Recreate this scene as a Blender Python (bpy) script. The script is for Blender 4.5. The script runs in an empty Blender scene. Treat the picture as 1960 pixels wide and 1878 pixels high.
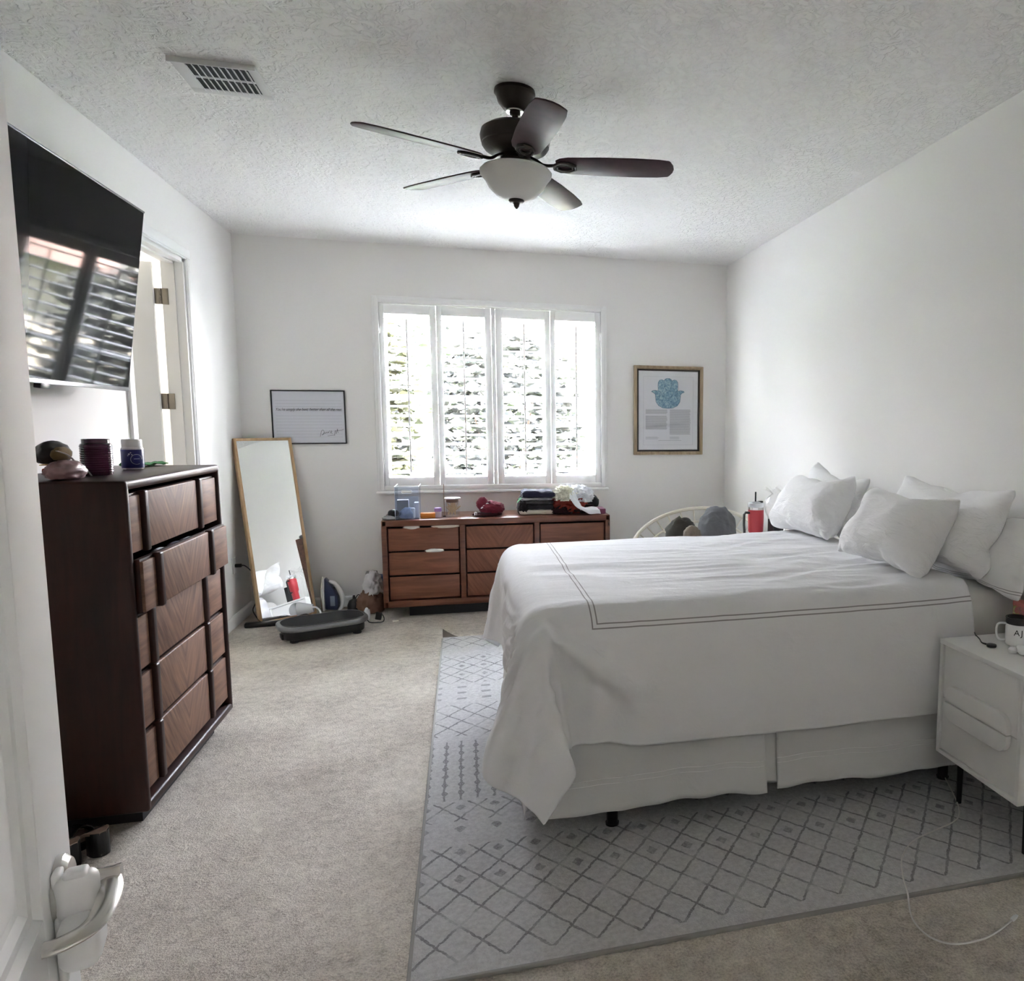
import bpy, bmesh, math, random
import numpy as np
from mathutils import Vector, Matrix, noise
PI = math.pi
C = bpy.context.scene.collection
random.seed(7)

# ------------------------------------------------------------------ room measures (metres)
XL, XR, YB, YF, H = -1.638, 2.26, 6.372, 0.10, 2.862
CAM_H = 1.4868

# ------------------------------------------------------------------ node helper
class E:
    """small expression wrapper over Math nodes"""
    def __init__(s, nt, sock): s.nt = nt; s.s = sock
    def _m(s, op, b=None, c=None, clamp=False):
        n = s.nt.nodes.new('ShaderNodeMath'); n.operation = op; n.use_clamp = clamp
        for i, v in enumerate((s, b, c)):
            if v is None: continue
            if isinstance(v, E): s.nt.links.new(v.s, n.inputs[i])
            else: n.inputs[i].default_value = v
        return E(s.nt, n.outputs[0])
    def __add__(s, o): return s._m('ADD', o)
    def __sub__(s, o): return s._m('SUBTRACT', o)
    def __mul__(s, o): return s._m('MULTIPLY', o)
    def __truediv__(s, o): return s._m('DIVIDE', o)
    def fract(s): return s._m('FRACT')
    def abs(s): return s._m('ABSOLUTE')
    def mn(s, o): return s._m('MINIMUM', o)
    def mx(s, o): return s._m('MAXIMUM', o)
    def lt(s, o): return s._m('LESS_THAN', o)
    def gt(s, o): return s._m('GREATER_THAN', o)
    def clamp(s): return s._m('ADD', 0.0, clamp=True)
    def between(s, a, b): return s.gt(a) * s.lt(b)
    def soft(s, edge, w):            # 1 below edge, falls to 0 over w
        return (((s * -1.0) + (edge + w)) / w).clamp()

MATS = {}
def new_mat(name):
    m = bpy.data.materials.new(name); m.use_nodes = True
    nt = m.node_tree; b = nt.nodes['Principled BSDF']
    MATS[name] = m
    return m, nt, b
def mat(name, col, rough=.5, metal=0, spec=.5, bump=None, var=None, trans=0, ior=1.45, alpha=1, coat=0, sheen=0, sss=0, emit=None, coords='Object'):
    """bump=(scale, strength, detail); var=(scale, amount)"""
    m, nt, b = new_mat(name)
    b.inputs['Base Color'].default_value = (*col, 1)
    b.inputs['Roughness'].default_value = rough
    b.inputs['Metallic'].default_value = metal
    b.inputs['Specular IOR Level'].default_value = spec
    b.inputs['Transmission Weight'].default_value = trans
    b.inputs['IOR'].default_value = ior
    b.inputs['Alpha'].default_value = alpha
    b.inputs['Coat Weight'].default_value = coat
    b.inputs['Sheen Weight'].default_value = sheen
    if emit:
        b.inputs['Emission Color'].default_value = (*emit[0], 1); b.inputs['Emission Strength'].default_value = emit[1]
    tc = nt.nodes.new('ShaderNodeTexCoord')
    if var:
        n = nt.nodes.new('ShaderNodeTexNoise'); n.inputs['Scale'].default_value = var[0]; n.inputs['Detail'].default_value = 4
        nt.links.new(tc.outputs[coords], n.inputs['Vector'])
        r = nt.nodes.new('ShaderNodeMapRange'); r.inputs[1].default_value = .3; r.inputs[2].default_value = .7
        r.inputs[3].default_value = 1 - var[1]; r.inputs[4].default_value = 1 + var[1] * .6
        nt.links.new(n.outputs[0], r.inputs[0])
        mx = nt.nodes.new('ShaderNodeVectorMath'); mx.operation = 'SCALE'; mx.inputs[0].default_value = col
        nt.links.new(r.outputs[0], mx.inputs['Scale']); nt.links.new(mx.outputs[0], b.inputs['Base Color'])
    if bump:
        n = nt.nodes.new('ShaderNodeTexNoise'); n.inputs['Scale'].default_value = bump[0]; n.inputs['Detail'].default_value = bump[2] if len(bump) > 2 else 3
        nt.links.new(tc.outputs[coords], n.inputs['Vector'])
        bp = nt.nodes.new('ShaderNodeBump'); bp.inputs['Strength'].default_value = bump[1]; bp.inputs['Distance'].default_value = bump[3] if len(bump) > 3 else .01
        nt.links.new(n.outputs[0], bp.inputs['Height']); nt.links.new(bp.outputs[0], b.inputs['Normal'])
    return m
def tex_noise(nt, vec, scale, detail=3, rough=.5, dist=0):
    n = nt.nodes.new('ShaderNodeTexNoise'); n.inputs['Scale'].default_value = scale
    n.inputs['Detail'].default_value = detail; n.inputs['Roughness'].default_value = rough; n.inputs['Distortion'].default_value = dist
    if vec is not None: nt.links.new(vec, n.inputs['Vector'])
    return n
def ramp(nt, fac, stops):
    r = nt.nodes.new('ShaderNodeValToRGB'); e = r.color_ramp.elements
    while len(e) < len(stops): e.new(.5)
    for k, (p, c) in enumerate(stops): e[k].position = p; e[k].color = (*c, 1)
    nt.links.new(fac, r.inputs[0]); return r
def mapping(nt, vec, scale, rot=(0, 0, 0)):
    m = nt.nodes.new('ShaderNodeMapping'); m.inputs['Scale'].default_value = scale; m.inputs['Rotation'].default_value = rot
    nt.links.new(vec, m.inputs[0]); return m.outputs[0]
def bump_node(nt, height, strength, dist, b):
    bp = nt.nodes.new('ShaderNodeBump'); bp.inputs['Strength'].default_value = strength; bp.inputs['Distance'].default_value = dist
    nt.links.new(height, bp.inputs['Height']); nt.links.new(bp.outputs[0], b.inputs['Normal']); return bp
def mixc(nt, fac, a, b_):
    m = nt.nodes.new('ShaderNodeMix'); m.data_type = 'RGBA'
    if hasattr(fac, 's'): fac = fac.s
    nt.links.new(fac, m.inputs[0])
    for i, v in ((6, a), (7, b_)):
        if isinstance(v, tuple): m.inputs[i].default_value = (*v, 1)
        else: nt.links.new(v, m.inputs[i])
    return m.outputs[2]

# ------------------------------------------------------------------ materials
WALL = mat('wall_paint', (.805, .795, .775), .9, spec=.2, bump=(160, .12, 3, .004))
TRIM = mat('white_trim', (.83, .83, .82), .45)
def ceiling_mat():
    m, nt, b = new_mat('knockdown_ceiling')
    tc = nt.nodes.new('ShaderNodeTexCoord')
    n1 = tex_noise(nt, tc.outputs['Object'], 19, 4, .5, 2.0)
    r = ramp(nt, n1.outputs[0], [(.43, (0, 0, 0)), (.56, (1, 1, 1))])
    n2 = tex_noise(nt, tc.outputs['Object'], 90, 3)
    h = E(nt, r.outputs[0]) + E(nt, n2.outputs[0]) * .3
    bump_node(nt, h.s, .9, .006, b)
    b.inputs['Base Color'].default_value = (.85, .845, .83, 1); b.inputs['Roughness'].default_value = .95
    b.inputs['Specular IOR Level'].default_value = .1
    return m
CEIL = ceiling_mat()
def carpet_mat():
    m, nt, b = new_mat('beige_carpet')
    tc = nt.nodes.new('ShaderNodeTexCoord'); o = tc.outputs['Object']
    big = tex_noise(nt, o, 2.2, 4, .6); fine = tex_noise(nt, o, 130, 3, .7); mid = tex_noise(nt, o, 28, 3, .6, .5)
    f = E(nt, big.outputs[0]) * .30 + E(nt, fine.outputs[0]) * .42 + E(nt, mid.outputs[0]) * .28
    r = ramp(nt, f.s, [(.36, (.29, .25, .21)), (.5, (.57, .515, .445)), (.64, (.78, .72, .63))])
    nt.links.new(r.outputs[0], b.inputs['Base Color'])
    h = E(nt, fine.outputs[0]) + E(nt, mid.outputs[0]) * .8
    bump_node(nt, h.s, .9, .012, b)
    b.inputs['Roughness'].default_value = 1; b.inputs['Specular IOR Level'].default_value = .05; b.inputs['Sheen Weight'].default_value = .15
    return m
CARPET = carpet_mat()
def rug_mat():
    m, nt, b = new_mat('trellis_rug')
    tc = nt.nodes.new('ShaderNodeTexCoord')
    wob = tex_noise(nt, tc.outputs['Object'], 34, 3, .7)
    wob2 = tex_noise(nt, mapping(nt, tc.outputs['Object'], (1, 1, 1), (0, 0, 1.1)), 31, 3, .7)
    sp = nt.nodes.new('ShaderNodeSeparateXYZ'); nt.links.new(tc.outputs['Object'], sp.inputs[0])
    x = E(nt, sp.outputs[0]) + (E(nt, wob.outputs[0]) - .5) * .018
    y = E(nt, sp.outputs[1]) + (E(nt, wob2.outputs[0]) - .5) * .018
    X = (x - .016) / .128; Y = (y - 2.213) / .157
    def line(t, w): return ((t + 100.5).fract() - .5).abs().soft(w, .012)
    brk = E(nt, tex_noise(nt, tc.outputs['Object'], 9, 2).outputs[0])
    fade = ((brk - .3) * 4.0).clamp()
    L = line(X + Y, .036).mx(line(X - Y, .036))
    zone_l = y.between(1.98, 2.57).mx(y.between(2.735, 2.885)).mx(y.between(3.52, 3.93)).mx(y.between(4.26, 4.78)).mx(y.between(4.95, 5.2))
    L = L * zone_l * (fade * .75 + .25)
    # diamond motif in the cell centres
    cx = ((X + 100.0).fract() - .5).abs(); cy = ((Y + 100.5).fract() - .5).abs()
    md = cx * 1.0 + cy * 1.0
    mot = md.soft(.15, .02) * (E(nt, wob.outputs[0]) * 2.2 - .45).clamp()
    zone_m = y.between(2.33, 2.40).mx(y.between(2.47, 2.56)).mx(y.between(2.61, 2.70)).mx(y.between(2.76, 2.86)).mx(y.between(4.26, 4.80))
    # chains of beads
    bx = (((x - .016) / .064 + 100.0).fract() - .5).abs()
    bx2 = (((x - .016) / .064 + 100.5).fract() - .5).abs()
    by = ((y / .074 + 100.5).fract() - .5).abs()
    bead = ((bx2 * 1.5 + by * .8) - .23).abs().soft(.06, .05).mx(bx2.soft(.05, .03))
    zone_c = y.between(2.90, 3.46)
    # dashes
    dx = (((x - .016) / .128 + 100.0).fract() - .5).abs()
    dash = dx.soft(.17, .03) * ((((y - 4.06) / .09) + 100.0).fract() - .5).abs().soft(.12, .05)
    zone_d = y.between(3.98, 4.22)
    tot = L.mx(mot * zone_m).mx(bead * zone_c * .9).mx(dash * zone_d * .7)
    fuzz = tex_noise(nt, tc.outputs['Object'], 170, 3, .7)
    tot = (tot * (E(nt, fuzz.outputs[0]) * 2.6 - .35).clamp() * .82).clamp()
    bigv = tex_noise(nt, tc.outputs['Object'], 60, 4, .7)
    base = ramp(nt, bigv.outputs[0], [(.3, (.43, .425, .43)), (.7, (.60, .59, .59))])
    col = mixc(nt, tot, base.outputs[0], (.15, .145, .15))
    nt.links.new(col, b.inputs['Base Color'])
    h = E(nt, fuzz.outputs[0]) + E(nt, bigv.outputs[0]) * .6
    bump_node(nt, h.s, .7, .008, b)
    b.inputs['Roughness'].default_value = 1; b.inputs['Specular IOR Level'].default_value = .05
    return m
RUG = rug_mat()
def wood_mat(name, dark, light, axis='z', rough=.3, vgrain=None, scale=9, coat=.2):
    m, nt, b = new_mat(name)
    tc = nt.nodes.new('ShaderNodeTexCoord'); o = tc.outputs['Object']
    if vgrain is not None:       # chevron veneer, grain runs up and out from the centre line
        sp = nt.nodes.new('ShaderNodeSeparateXYZ'); nt.links.new(o, sp.inputs[0])
        u = (E(nt, sp.outputs[vgrain[0]]) - vgrain[1]).abs(); z = E(nt, sp.outputs[2])
        t = z - u * 1.55
        cb = nt.nodes.new('ShaderNodeCombineXYZ'); nt.links.new((t * 10.0).s, cb.inputs[0]); nt.links.new((z * 1.0 + u * .9).s, cb.inputs[1])
        n = tex_noise(nt, cb.outputs[0], 3.0, 5, .6)
    else:
        sc = {'z': (scale, scale, .8), 'x': (.8, scale, scale), 'y': (scale, .8, scale)}[axis]
        n = tex_noise(nt, mapping(nt, o, sc), 3.2, 6, .62, .6)
    r = ramp(nt, n.outputs[0], [(.30, dark), (.68, light)])
    nt.links.new(r.outputs[0], b.inputs['Base Color'])
    b.inputs['Roughness'].default_value = rough; b.inputs['Specular IOR Level'].default_value = .35; b.inputs['Coat Weight'].default_value = coat; b.inputs['Coat Roughness'].default_value = .18
    return m
CH_DARK = wood_mat('dark_walnut', (.014, .0035, .0025), (.036, .009, .005), rough=.42, coat=0)
CH_V = wood_mat('chevron_walnut', (.07, .030, .017), (.22, .115, .068), vgrain=(1, 0.0), rough=.58, coat=0)
CH_S = wood_mat('figured_walnut', (.09, .042, .024), (.22, .115, .07), 'y', rough=.58, coat=0)
DR_DARK = wood_mat('dresser_walnut', (.085, .03, .018), (.19, .075, .042), 'x', rough=.35)
DR_FR = wood_mat('dresser_front_walnut', (.13, .046, .025), (.24, .095, .05), 'x', rough=.4, coat=.05)
OAK = wood_mat('light_oak', (.40, .25, .13), (.58, .40, .23), 'z', rough=.5, coat=0)
FR_WOOD = wood_mat('frame_wood', (.25, .18, .11), (.46, .36, .24), 'z', rough=.5, coat=0)
def cloth_mat(name, col, stripes=False, rough=.9, weave=.25, wr=None, trans=0):
    m, nt, b = new_mat(name)
    tc = nt.nodes.new('ShaderNodeTexCoord')
    b.inputs['Base Color'].default_value = (*col, 1)
    b.inputs['Roughness'].default_value = rough; b.inputs['Specular IOR Level'].default_value = .15; b.inputs['Sheen Weight'].default_value = .1
    n = tex_noise(nt, tc.outputs['Object'], 55, 5, .7)
    n2 = tex_noise(nt, mapping(nt, tc.outputs['Object'], (1, 2.2, 1.5)), 9, 3, .55, .9)
    h = E(nt, n.outputs[0]) * .25 + E(nt, n2.outputs[0]) * (1.0 if wr is None else wr)
    bump_node(nt, h.s, weave, .012, b)
    if stripes:
        uv = nt.nodes.new('ShaderNodeUVMap'); sp = nt.nodes.new('ShaderNodeSeparateXYZ'); nt.links.new(uv.outputs[0], sp.inputs[0])
        u = E(nt, sp.outputs[0]); v = E(nt, sp.outputs[1])
        tot = None
        for (x0, y0, y1) in stripes:
            # distance inside a three-sided rectangle: left u=x0, near v=y0, far v=y1
            d = (u - x0).mn(v - y0).mn((v * -1.0) + y1)
            for off in (0.0, .017):
                l = (d - off).abs().soft(.0017, .0012)
                tot = l if tot is None else tot.mx(l)
        nt.links.new(mixc(nt, tot * .8, col, (.16, .15, .145)), b.inputs['Base Color'])
    return m
LINEN = cloth_mat('white_linen', (.78, .78, .78))
PILLOW = cloth_mat('white_pillowcase', (.84, .84, .84), weave=.6, wr=1.5)
DUVET = cloth_mat('white_duvet_with_stripe', (.74, .74, .75), stripes=[(.41, 2.455, 4.03)])
SHAM = cloth_mat('white_sham_with_stripe', (.79, .79, .79), stripes=[(.048, .048, .512)], weave=.3)
SKIRT = cloth_mat('white_bed_skirt_cotton', (.60, .60, .59), weave=.2)
BLACK = mat('black_plastic', (.012, .012, .013), .35)
BLACKM = mat('black_matte', (.02, .02, .022), .7)
BLACKMETAL = mat('black_metal', (.015, .015, .016), .4, metal=.6)
GUNMETAL = mat('gunmetal_plastic', (.22, .22, .23), .28, metal=.8)
CHROME = mat('satin_nickel', (.62, .60, .57), .22, metal=1)
HINGE = mat('aged_nickel', (.30, .27, .23), .38, metal=1)
BRONZE = mat('dark_bronze', (.040, .033, .028), .42, metal=.7, bump=(60, .1))
BLADE = mat('dark_cherry_blade', (.045, .018, .022), .50, spec=.45, var=(20, .3))
FROST = mat('frosted_glass', (.80, .79, .75), .55, trans=.25, spec=.4)
WHITEP = mat('white_plastic', (.80, .80, .80), .4)
WHITEL = mat('white_lacquer', (.74, .735, .72), .4)
DOORP = mat('door_paint', (.76, .77, .775), .62, spec=.3)
PAPER = mat('white_paper', (.80, .80, .82), .8)
def glass(name, col=(1, 1, 1), rough=.02):
    m, nt, b = new_mat(name)
    nt.nodes.remove(b)
    g = nt.nodes.new('ShaderNodeBsdfGlossy'); g.inputs['Roughness'].default_value = rough
    t = nt.nodes.new('ShaderNodeBsdfTransparent'); t.inputs['Color'].default_value = (*col, 1)
    lw = nt.nodes.new('ShaderNodeLayerWeight'); lw.inputs[0].default_value = .5; fa = E(nt, lw.outputs['Facing'])
    fr = (fa * fa * fa * .55 + .04)
    mx = nt.nodes.new('ShaderNodeMixShader')
    nt.links.new(fr.s, mx.inputs[0]); nt.links.new(t.outputs[0], mx.inputs[1]); nt.links.new(g.outputs[0], mx.inputs[2])
    nt.links.new(mx.outputs[0], nt.nodes['Material Output'].inputs[0])
    return m
GLASS = glass('clear_glass')
DIMWALL = mat('hall_light_absorber', (.30, .29, .27), .9)  # unseen hall walls kept dark to soak up bounce light
PLEX = glass('clear_acrylic', (.86, .90, .97), .08)
FROSTP = mat('cloudy_plastic', (.85, .87, .90), .25, alpha=.45)
SCREEN = mat('tv_screen', (.008, .008, .009), .045, spec=.035)
MIRROR = mat('mirror_silver', (.93, .94, .93), .005, metal=1)

# ------------------------------------------------------------------ mesh helpers
def nb(): return bmesh.new()
def _new(bm, verts): return verts
def add_box(bm, x0, x1, y0, y1, z0, z1, bev=0, seg=2, mtx=None):
    t = bmesh.new(); bmesh.ops.create_cube(t, size=1)
    for v in t.verts: v.co = Vector((x0 + (v.co.x + .5) * (x1 - x0), y0 + (v.co.y + .5) * (y1 - y0), z0 + (v.co.z + .5) * (z1 - z0)))
    if bev > 0:
        bmesh.ops.bevel(t, geom=t.edges[:], offset=min(bev, .49 * min(abs(x1 - x0), abs(y1 - y0), abs(z1 - z0))), segments=seg, profile=.5, affect='EDGES')
    merge(bm, t, mtx)
def merge(bm, t, mtx=None):
    if mtx is not None: bmesh.ops.transform(t, matrix=mtx, verts=t.verts)
    me = bpy.data.meshes.new('tmp'); t.to_mesh(me); t.free(); bm.from_mesh(me); bpy.data.meshes.remove(me)
def add_lathe(bm, prof, n=32, mtx=None, cap=True):
    t = bmesh.new(); rings = []
    for r, z in prof:
        rings.append([t.verts.new((r * math.cos(2 * PI * i / n), r * math.sin(2 * PI * i / n), z)) for i in range(n)] if r > 1e-6 else [t.verts.new((0, 0, z))])
    for a, b in zip(rings, rings[1:]):
        for i in range(n):
            j = (i + 1) % n
            if len(a) == 1 and len(b) == 1: continue
            if len(a) == 1: t.faces.new((a[0], b[j], b[i]))
            elif len(b) == 1: t.faces.new((a[i], a[j], b[0]))
            else: t.faces.new((a[i], a[j], b[j], b[i]))
    if cap:
        for r_, rv in ((rings[0], True), (rings[-1], False)):
            if len(r_) > 2: t.faces.new(r_[::-1] if rv else r_)
    bmesh.ops.recalc_face_normals(t, faces=t.faces[:])
    merge(bm, t, mtx)
def add_cyl(bm, x, y, z0, z1, r, n=24, mtx=None): 
    m = Matrix.Translation((x, y, 0)); m = mtx @ m if mtx is not None else m
    add_lathe(bm, [(r, z0), (r, z1)], n, m)
def smooth_path(pts, k=6):
    P = [Vector(p) for p in pts]; out = []
    for i in range(len(P) - 1):
        p0 = P[max(i - 1, 0)]; p1 = P[i]; p2 = P[i + 1]; p3 = P[min(i + 2, len(P) - 1)]
        for s in range(k):
            t = s / k
            out.append(.5 * ((2 * p1) + (-p0 + p2) * t + (2 * p0 - 5 * p1 + 4 * p2 - p3) * t * t + (-p0 + 3 * p1 - 3 * p2 + p3) * t ** 3))
    out.append(P[-1]); return out
def add_tube(bm, pts, r, n=8, k=6, smooth=True, closed=False, mtx=None, flat=1.0):
    P = smooth_path(pts, k) if smooth else [Vector(p) for p in pts]
    t = bmesh.new(); rings = []; up = Vector((0, 0, 1)); last = None
    for i, p in enumerate(P):
        d = (P[min(i + 1, len(P) - 1)] - P[max(i - 1, 0)])
        if closed and i in (0, len(P) - 1): d = P[1] - P[-2]
        d.normalize()
        a = d.cross(up) if last is None else (last - d * last.dot(d))
        if a.length < 1e-4: a = d.cross(Vector((1, 0, 0)))
        a.normalize(); last = a; b = d.cross(a)
        rr = r(i / (len(P) - 1)) if callable(r) else r
        rings.append([t.verts.new(p + a * rr * math.cos(2 * PI * j / n) + b * rr * flat * math.sin(2 * PI * j / n)) for j in range(n)])
    for a, b in zip(rings, rings[1:]):
        for j in range(n): t.faces.new((a[j], a[(j + 1) % n], b[(j + 1) % n], b[j]))
    if not closed: t.faces.new(rings[0][::-1]); t.faces.new(rings[-1])
    bmesh.ops.recalc_face_normals(t, faces=t.faces[:])
    merge(bm, t, mtx)
def add_prism(bm, poly, z0, z1, mtx=None, bev=0):
    """poly in local xy, extruded z0..z1"""
    t = bmesh.new()
    a = [t.verts.new((x, y, z0)) for x, y in poly]; b = [t.verts.new((x, y, z1)) for x, y in poly]; n = len(poly)
    t.faces.new(a[::-1]); t.faces.new(b)
    for i in range(n): t.faces.new((a[i], a[(i + 1) % n], b[(i + 1) % n], b[i]))
    bmesh.ops.recalc_face_normals(t, faces=t.faces[:])
    if bev: bmesh.ops.bevel(t, geom=t.edges[:], offset=bev, segments=2, profile=.5, affect='EDGES')
    merge(bm, t, mtx)
def add_text(bm, text, size, mtx, shear=0, ext=.0008, spacing=1.0, maxw=None):
    cu = bpy.data.curves.new('txt', 'FONT'); cu.body = text; cu.size = size; cu.shear = shear; cu.extrude = ext; cu.space_character = spacing; cu.align_x = 'CENTER'
    ob = bpy.data.objects.new('txt', cu); C.objects.link(ob); bpy.context.view_layer.update()
    me = bpy.data.meshes.new_from_object(ob.evaluated_get(bpy.context.evaluated_depsgraph_get()))
    t = bmesh.new(); t.from_mesh(me)
    if maxw:
        xs = [v.co.x for v in t.verts]; w = max(xs) - min(xs)
        for v in t.verts: v.co.x *= maxw / w
    bpy.data.objects.remove(ob); bpy.data.curves.remove(cu); bpy.data.meshes.remove(me)
    merge(bm, t, mtx)
def obj(name, bm, m, parent=None, smooth=True, label=None, angle=40):
    if id(bm) in LUMPS: angle = 179; LUMPS.discard(id(bm))
    me = bpy.data.meshes.new(name); bm.to_mesh(me); bm.free()
    if m: me.materials.append(m)
    if smooth:
        for p in me.polygons: p.use_smooth = True
        try: me.set_sharp_from_angle(angle=math.radians(angle))
        except Exception: pass
    o = bpy.data.objects.new(name, me); C.objects.link(o)
    if parent is not None: o.parent = parent
    if label: o['label'] = label
    return o
def tag(o, label, cat, group=None, kind=None):
    o['label'] = label; o['category'] = cat
    if group: o['group'] = group
    if kind: o['kind'] = kind
    return o
def thing(name, label, cat, loc=(0, 0, 0), rot=(0, 0, 0), group=None):
    o = bpy.data.objects.new(name, None); C.objects.link(o); o.empty_display_size = .1
    o.location = loc; o.rotation_euler = rot
    return tag(o, label, cat, group)
def struct(name, bm, m, parent=None, label=None):
    o = obj(name, bm, m, parent)
    if parent is None:
        o['kind'] = 'structure'
        if label: o['label'] = label
    return o
def fbm(v, s=1.0, o=3):
    return noise.fractal(Vector(v) * s, 1.0, 2.0, o)
LUMPS = set()
def lump(bm, cx, cy, cz, rx, ry, rz, seed=0, amp=.25, freq=3.0, sub=4, flat=True, rot=0):
    """crumpled cloth or stuffed shape sitting on z = cz"""
    LUMPS.add(id(bm))
    t = bmesh.new(); bmesh.ops.create_icosphere(t, subdivisions=sub, radius=1)
    for v in t.verts:
        d = v.co.normalized()
        q = d * freq + Vector((seed * 7.1, seed * 3.3, seed))
        f = 1 + amp * (1 - abs(noise.noise(q)) * 2.2) * .6 + amp * .5 * noise.noise(q * 2.7)
        p = Vector((d.x * rx, d.y * ry, d.z * rz)) * f
        if flat: p.z = max(p.z + rz * .75, 0.0 + .15 * rz * (d.z + 1))
        c, s = math.cos(rot), math.sin(rot)
        v.co = Vector((cx + p.x * c - p.y * s, cy + p.x * s + p.y * c, cz + p.z))
    merge(bm, t)
def dec(s, shape):
    nx, ny = shape; a = np.array(s, dtype=np.int64).reshape(3, nx, ny).transpose(1, 2, 0)
    return np.cumsum(np.cumsum(a, axis=1), axis=0) / 1000.0
def catmull(a, k, axis):
    """resample a grid k times finer along one axis"""
    a = np.moveaxis(a, axis, 0); n = len(a); t = np.linspace(0, n - 1, (n - 1) * k + 1); i = np.minimum(t.astype(int), n - 2); f = (t - i).reshape(-1, *([1] * (a.ndim - 1)))
    g = lambda j: a[np.clip(j, 0, n - 1)]
    p0, p1, p2, p3 = g(i - 1), g(i), g(i + 1), g(i + 2)
    r = .5 * (2 * p1 + (p2 - p0) * f + (2 * p0 - 5 * p1 + 4 * p2 - p3) * f * f + (3 * p1 - p0 - 3 * p2 + p3) * f ** 3)
    return np.moveaxis(r, 0, axis)
def grid_mesh(name, a, m, parent=None, uv=None, thick=0):
    nx, ny = a.shape[:2]
    me = bpy.data.meshes.new(name)
    me.from_pydata([tuple(map(float, v)) for v in a.reshape(-1, 3)], [], [(i * ny + j, (i + 1) * ny + j, (i + 1) * ny + j + 1, i * ny + j + 1) for i in range(nx - 1) for j in range(ny - 1)])
    me.materials.append(m)
    if uv is not None:
        l = me.uv_layers.new(name='UVMap'); flat = uv.reshape(-1, 2)
        for lp in me.loops: l.data[lp.index].uv = flat[lp.vertex_index]
    for p in me.polygons: p.use_smooth = True
    o = bpy.data.objects.new(name, me); C.objects.link(o)
    if parent is not None: o.parent = parent
    if thick:
        s = o.modifiers.new('thickness', 'SOLIDIFY'); s.thickness = thick; s.offset = -1
    return o

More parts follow.
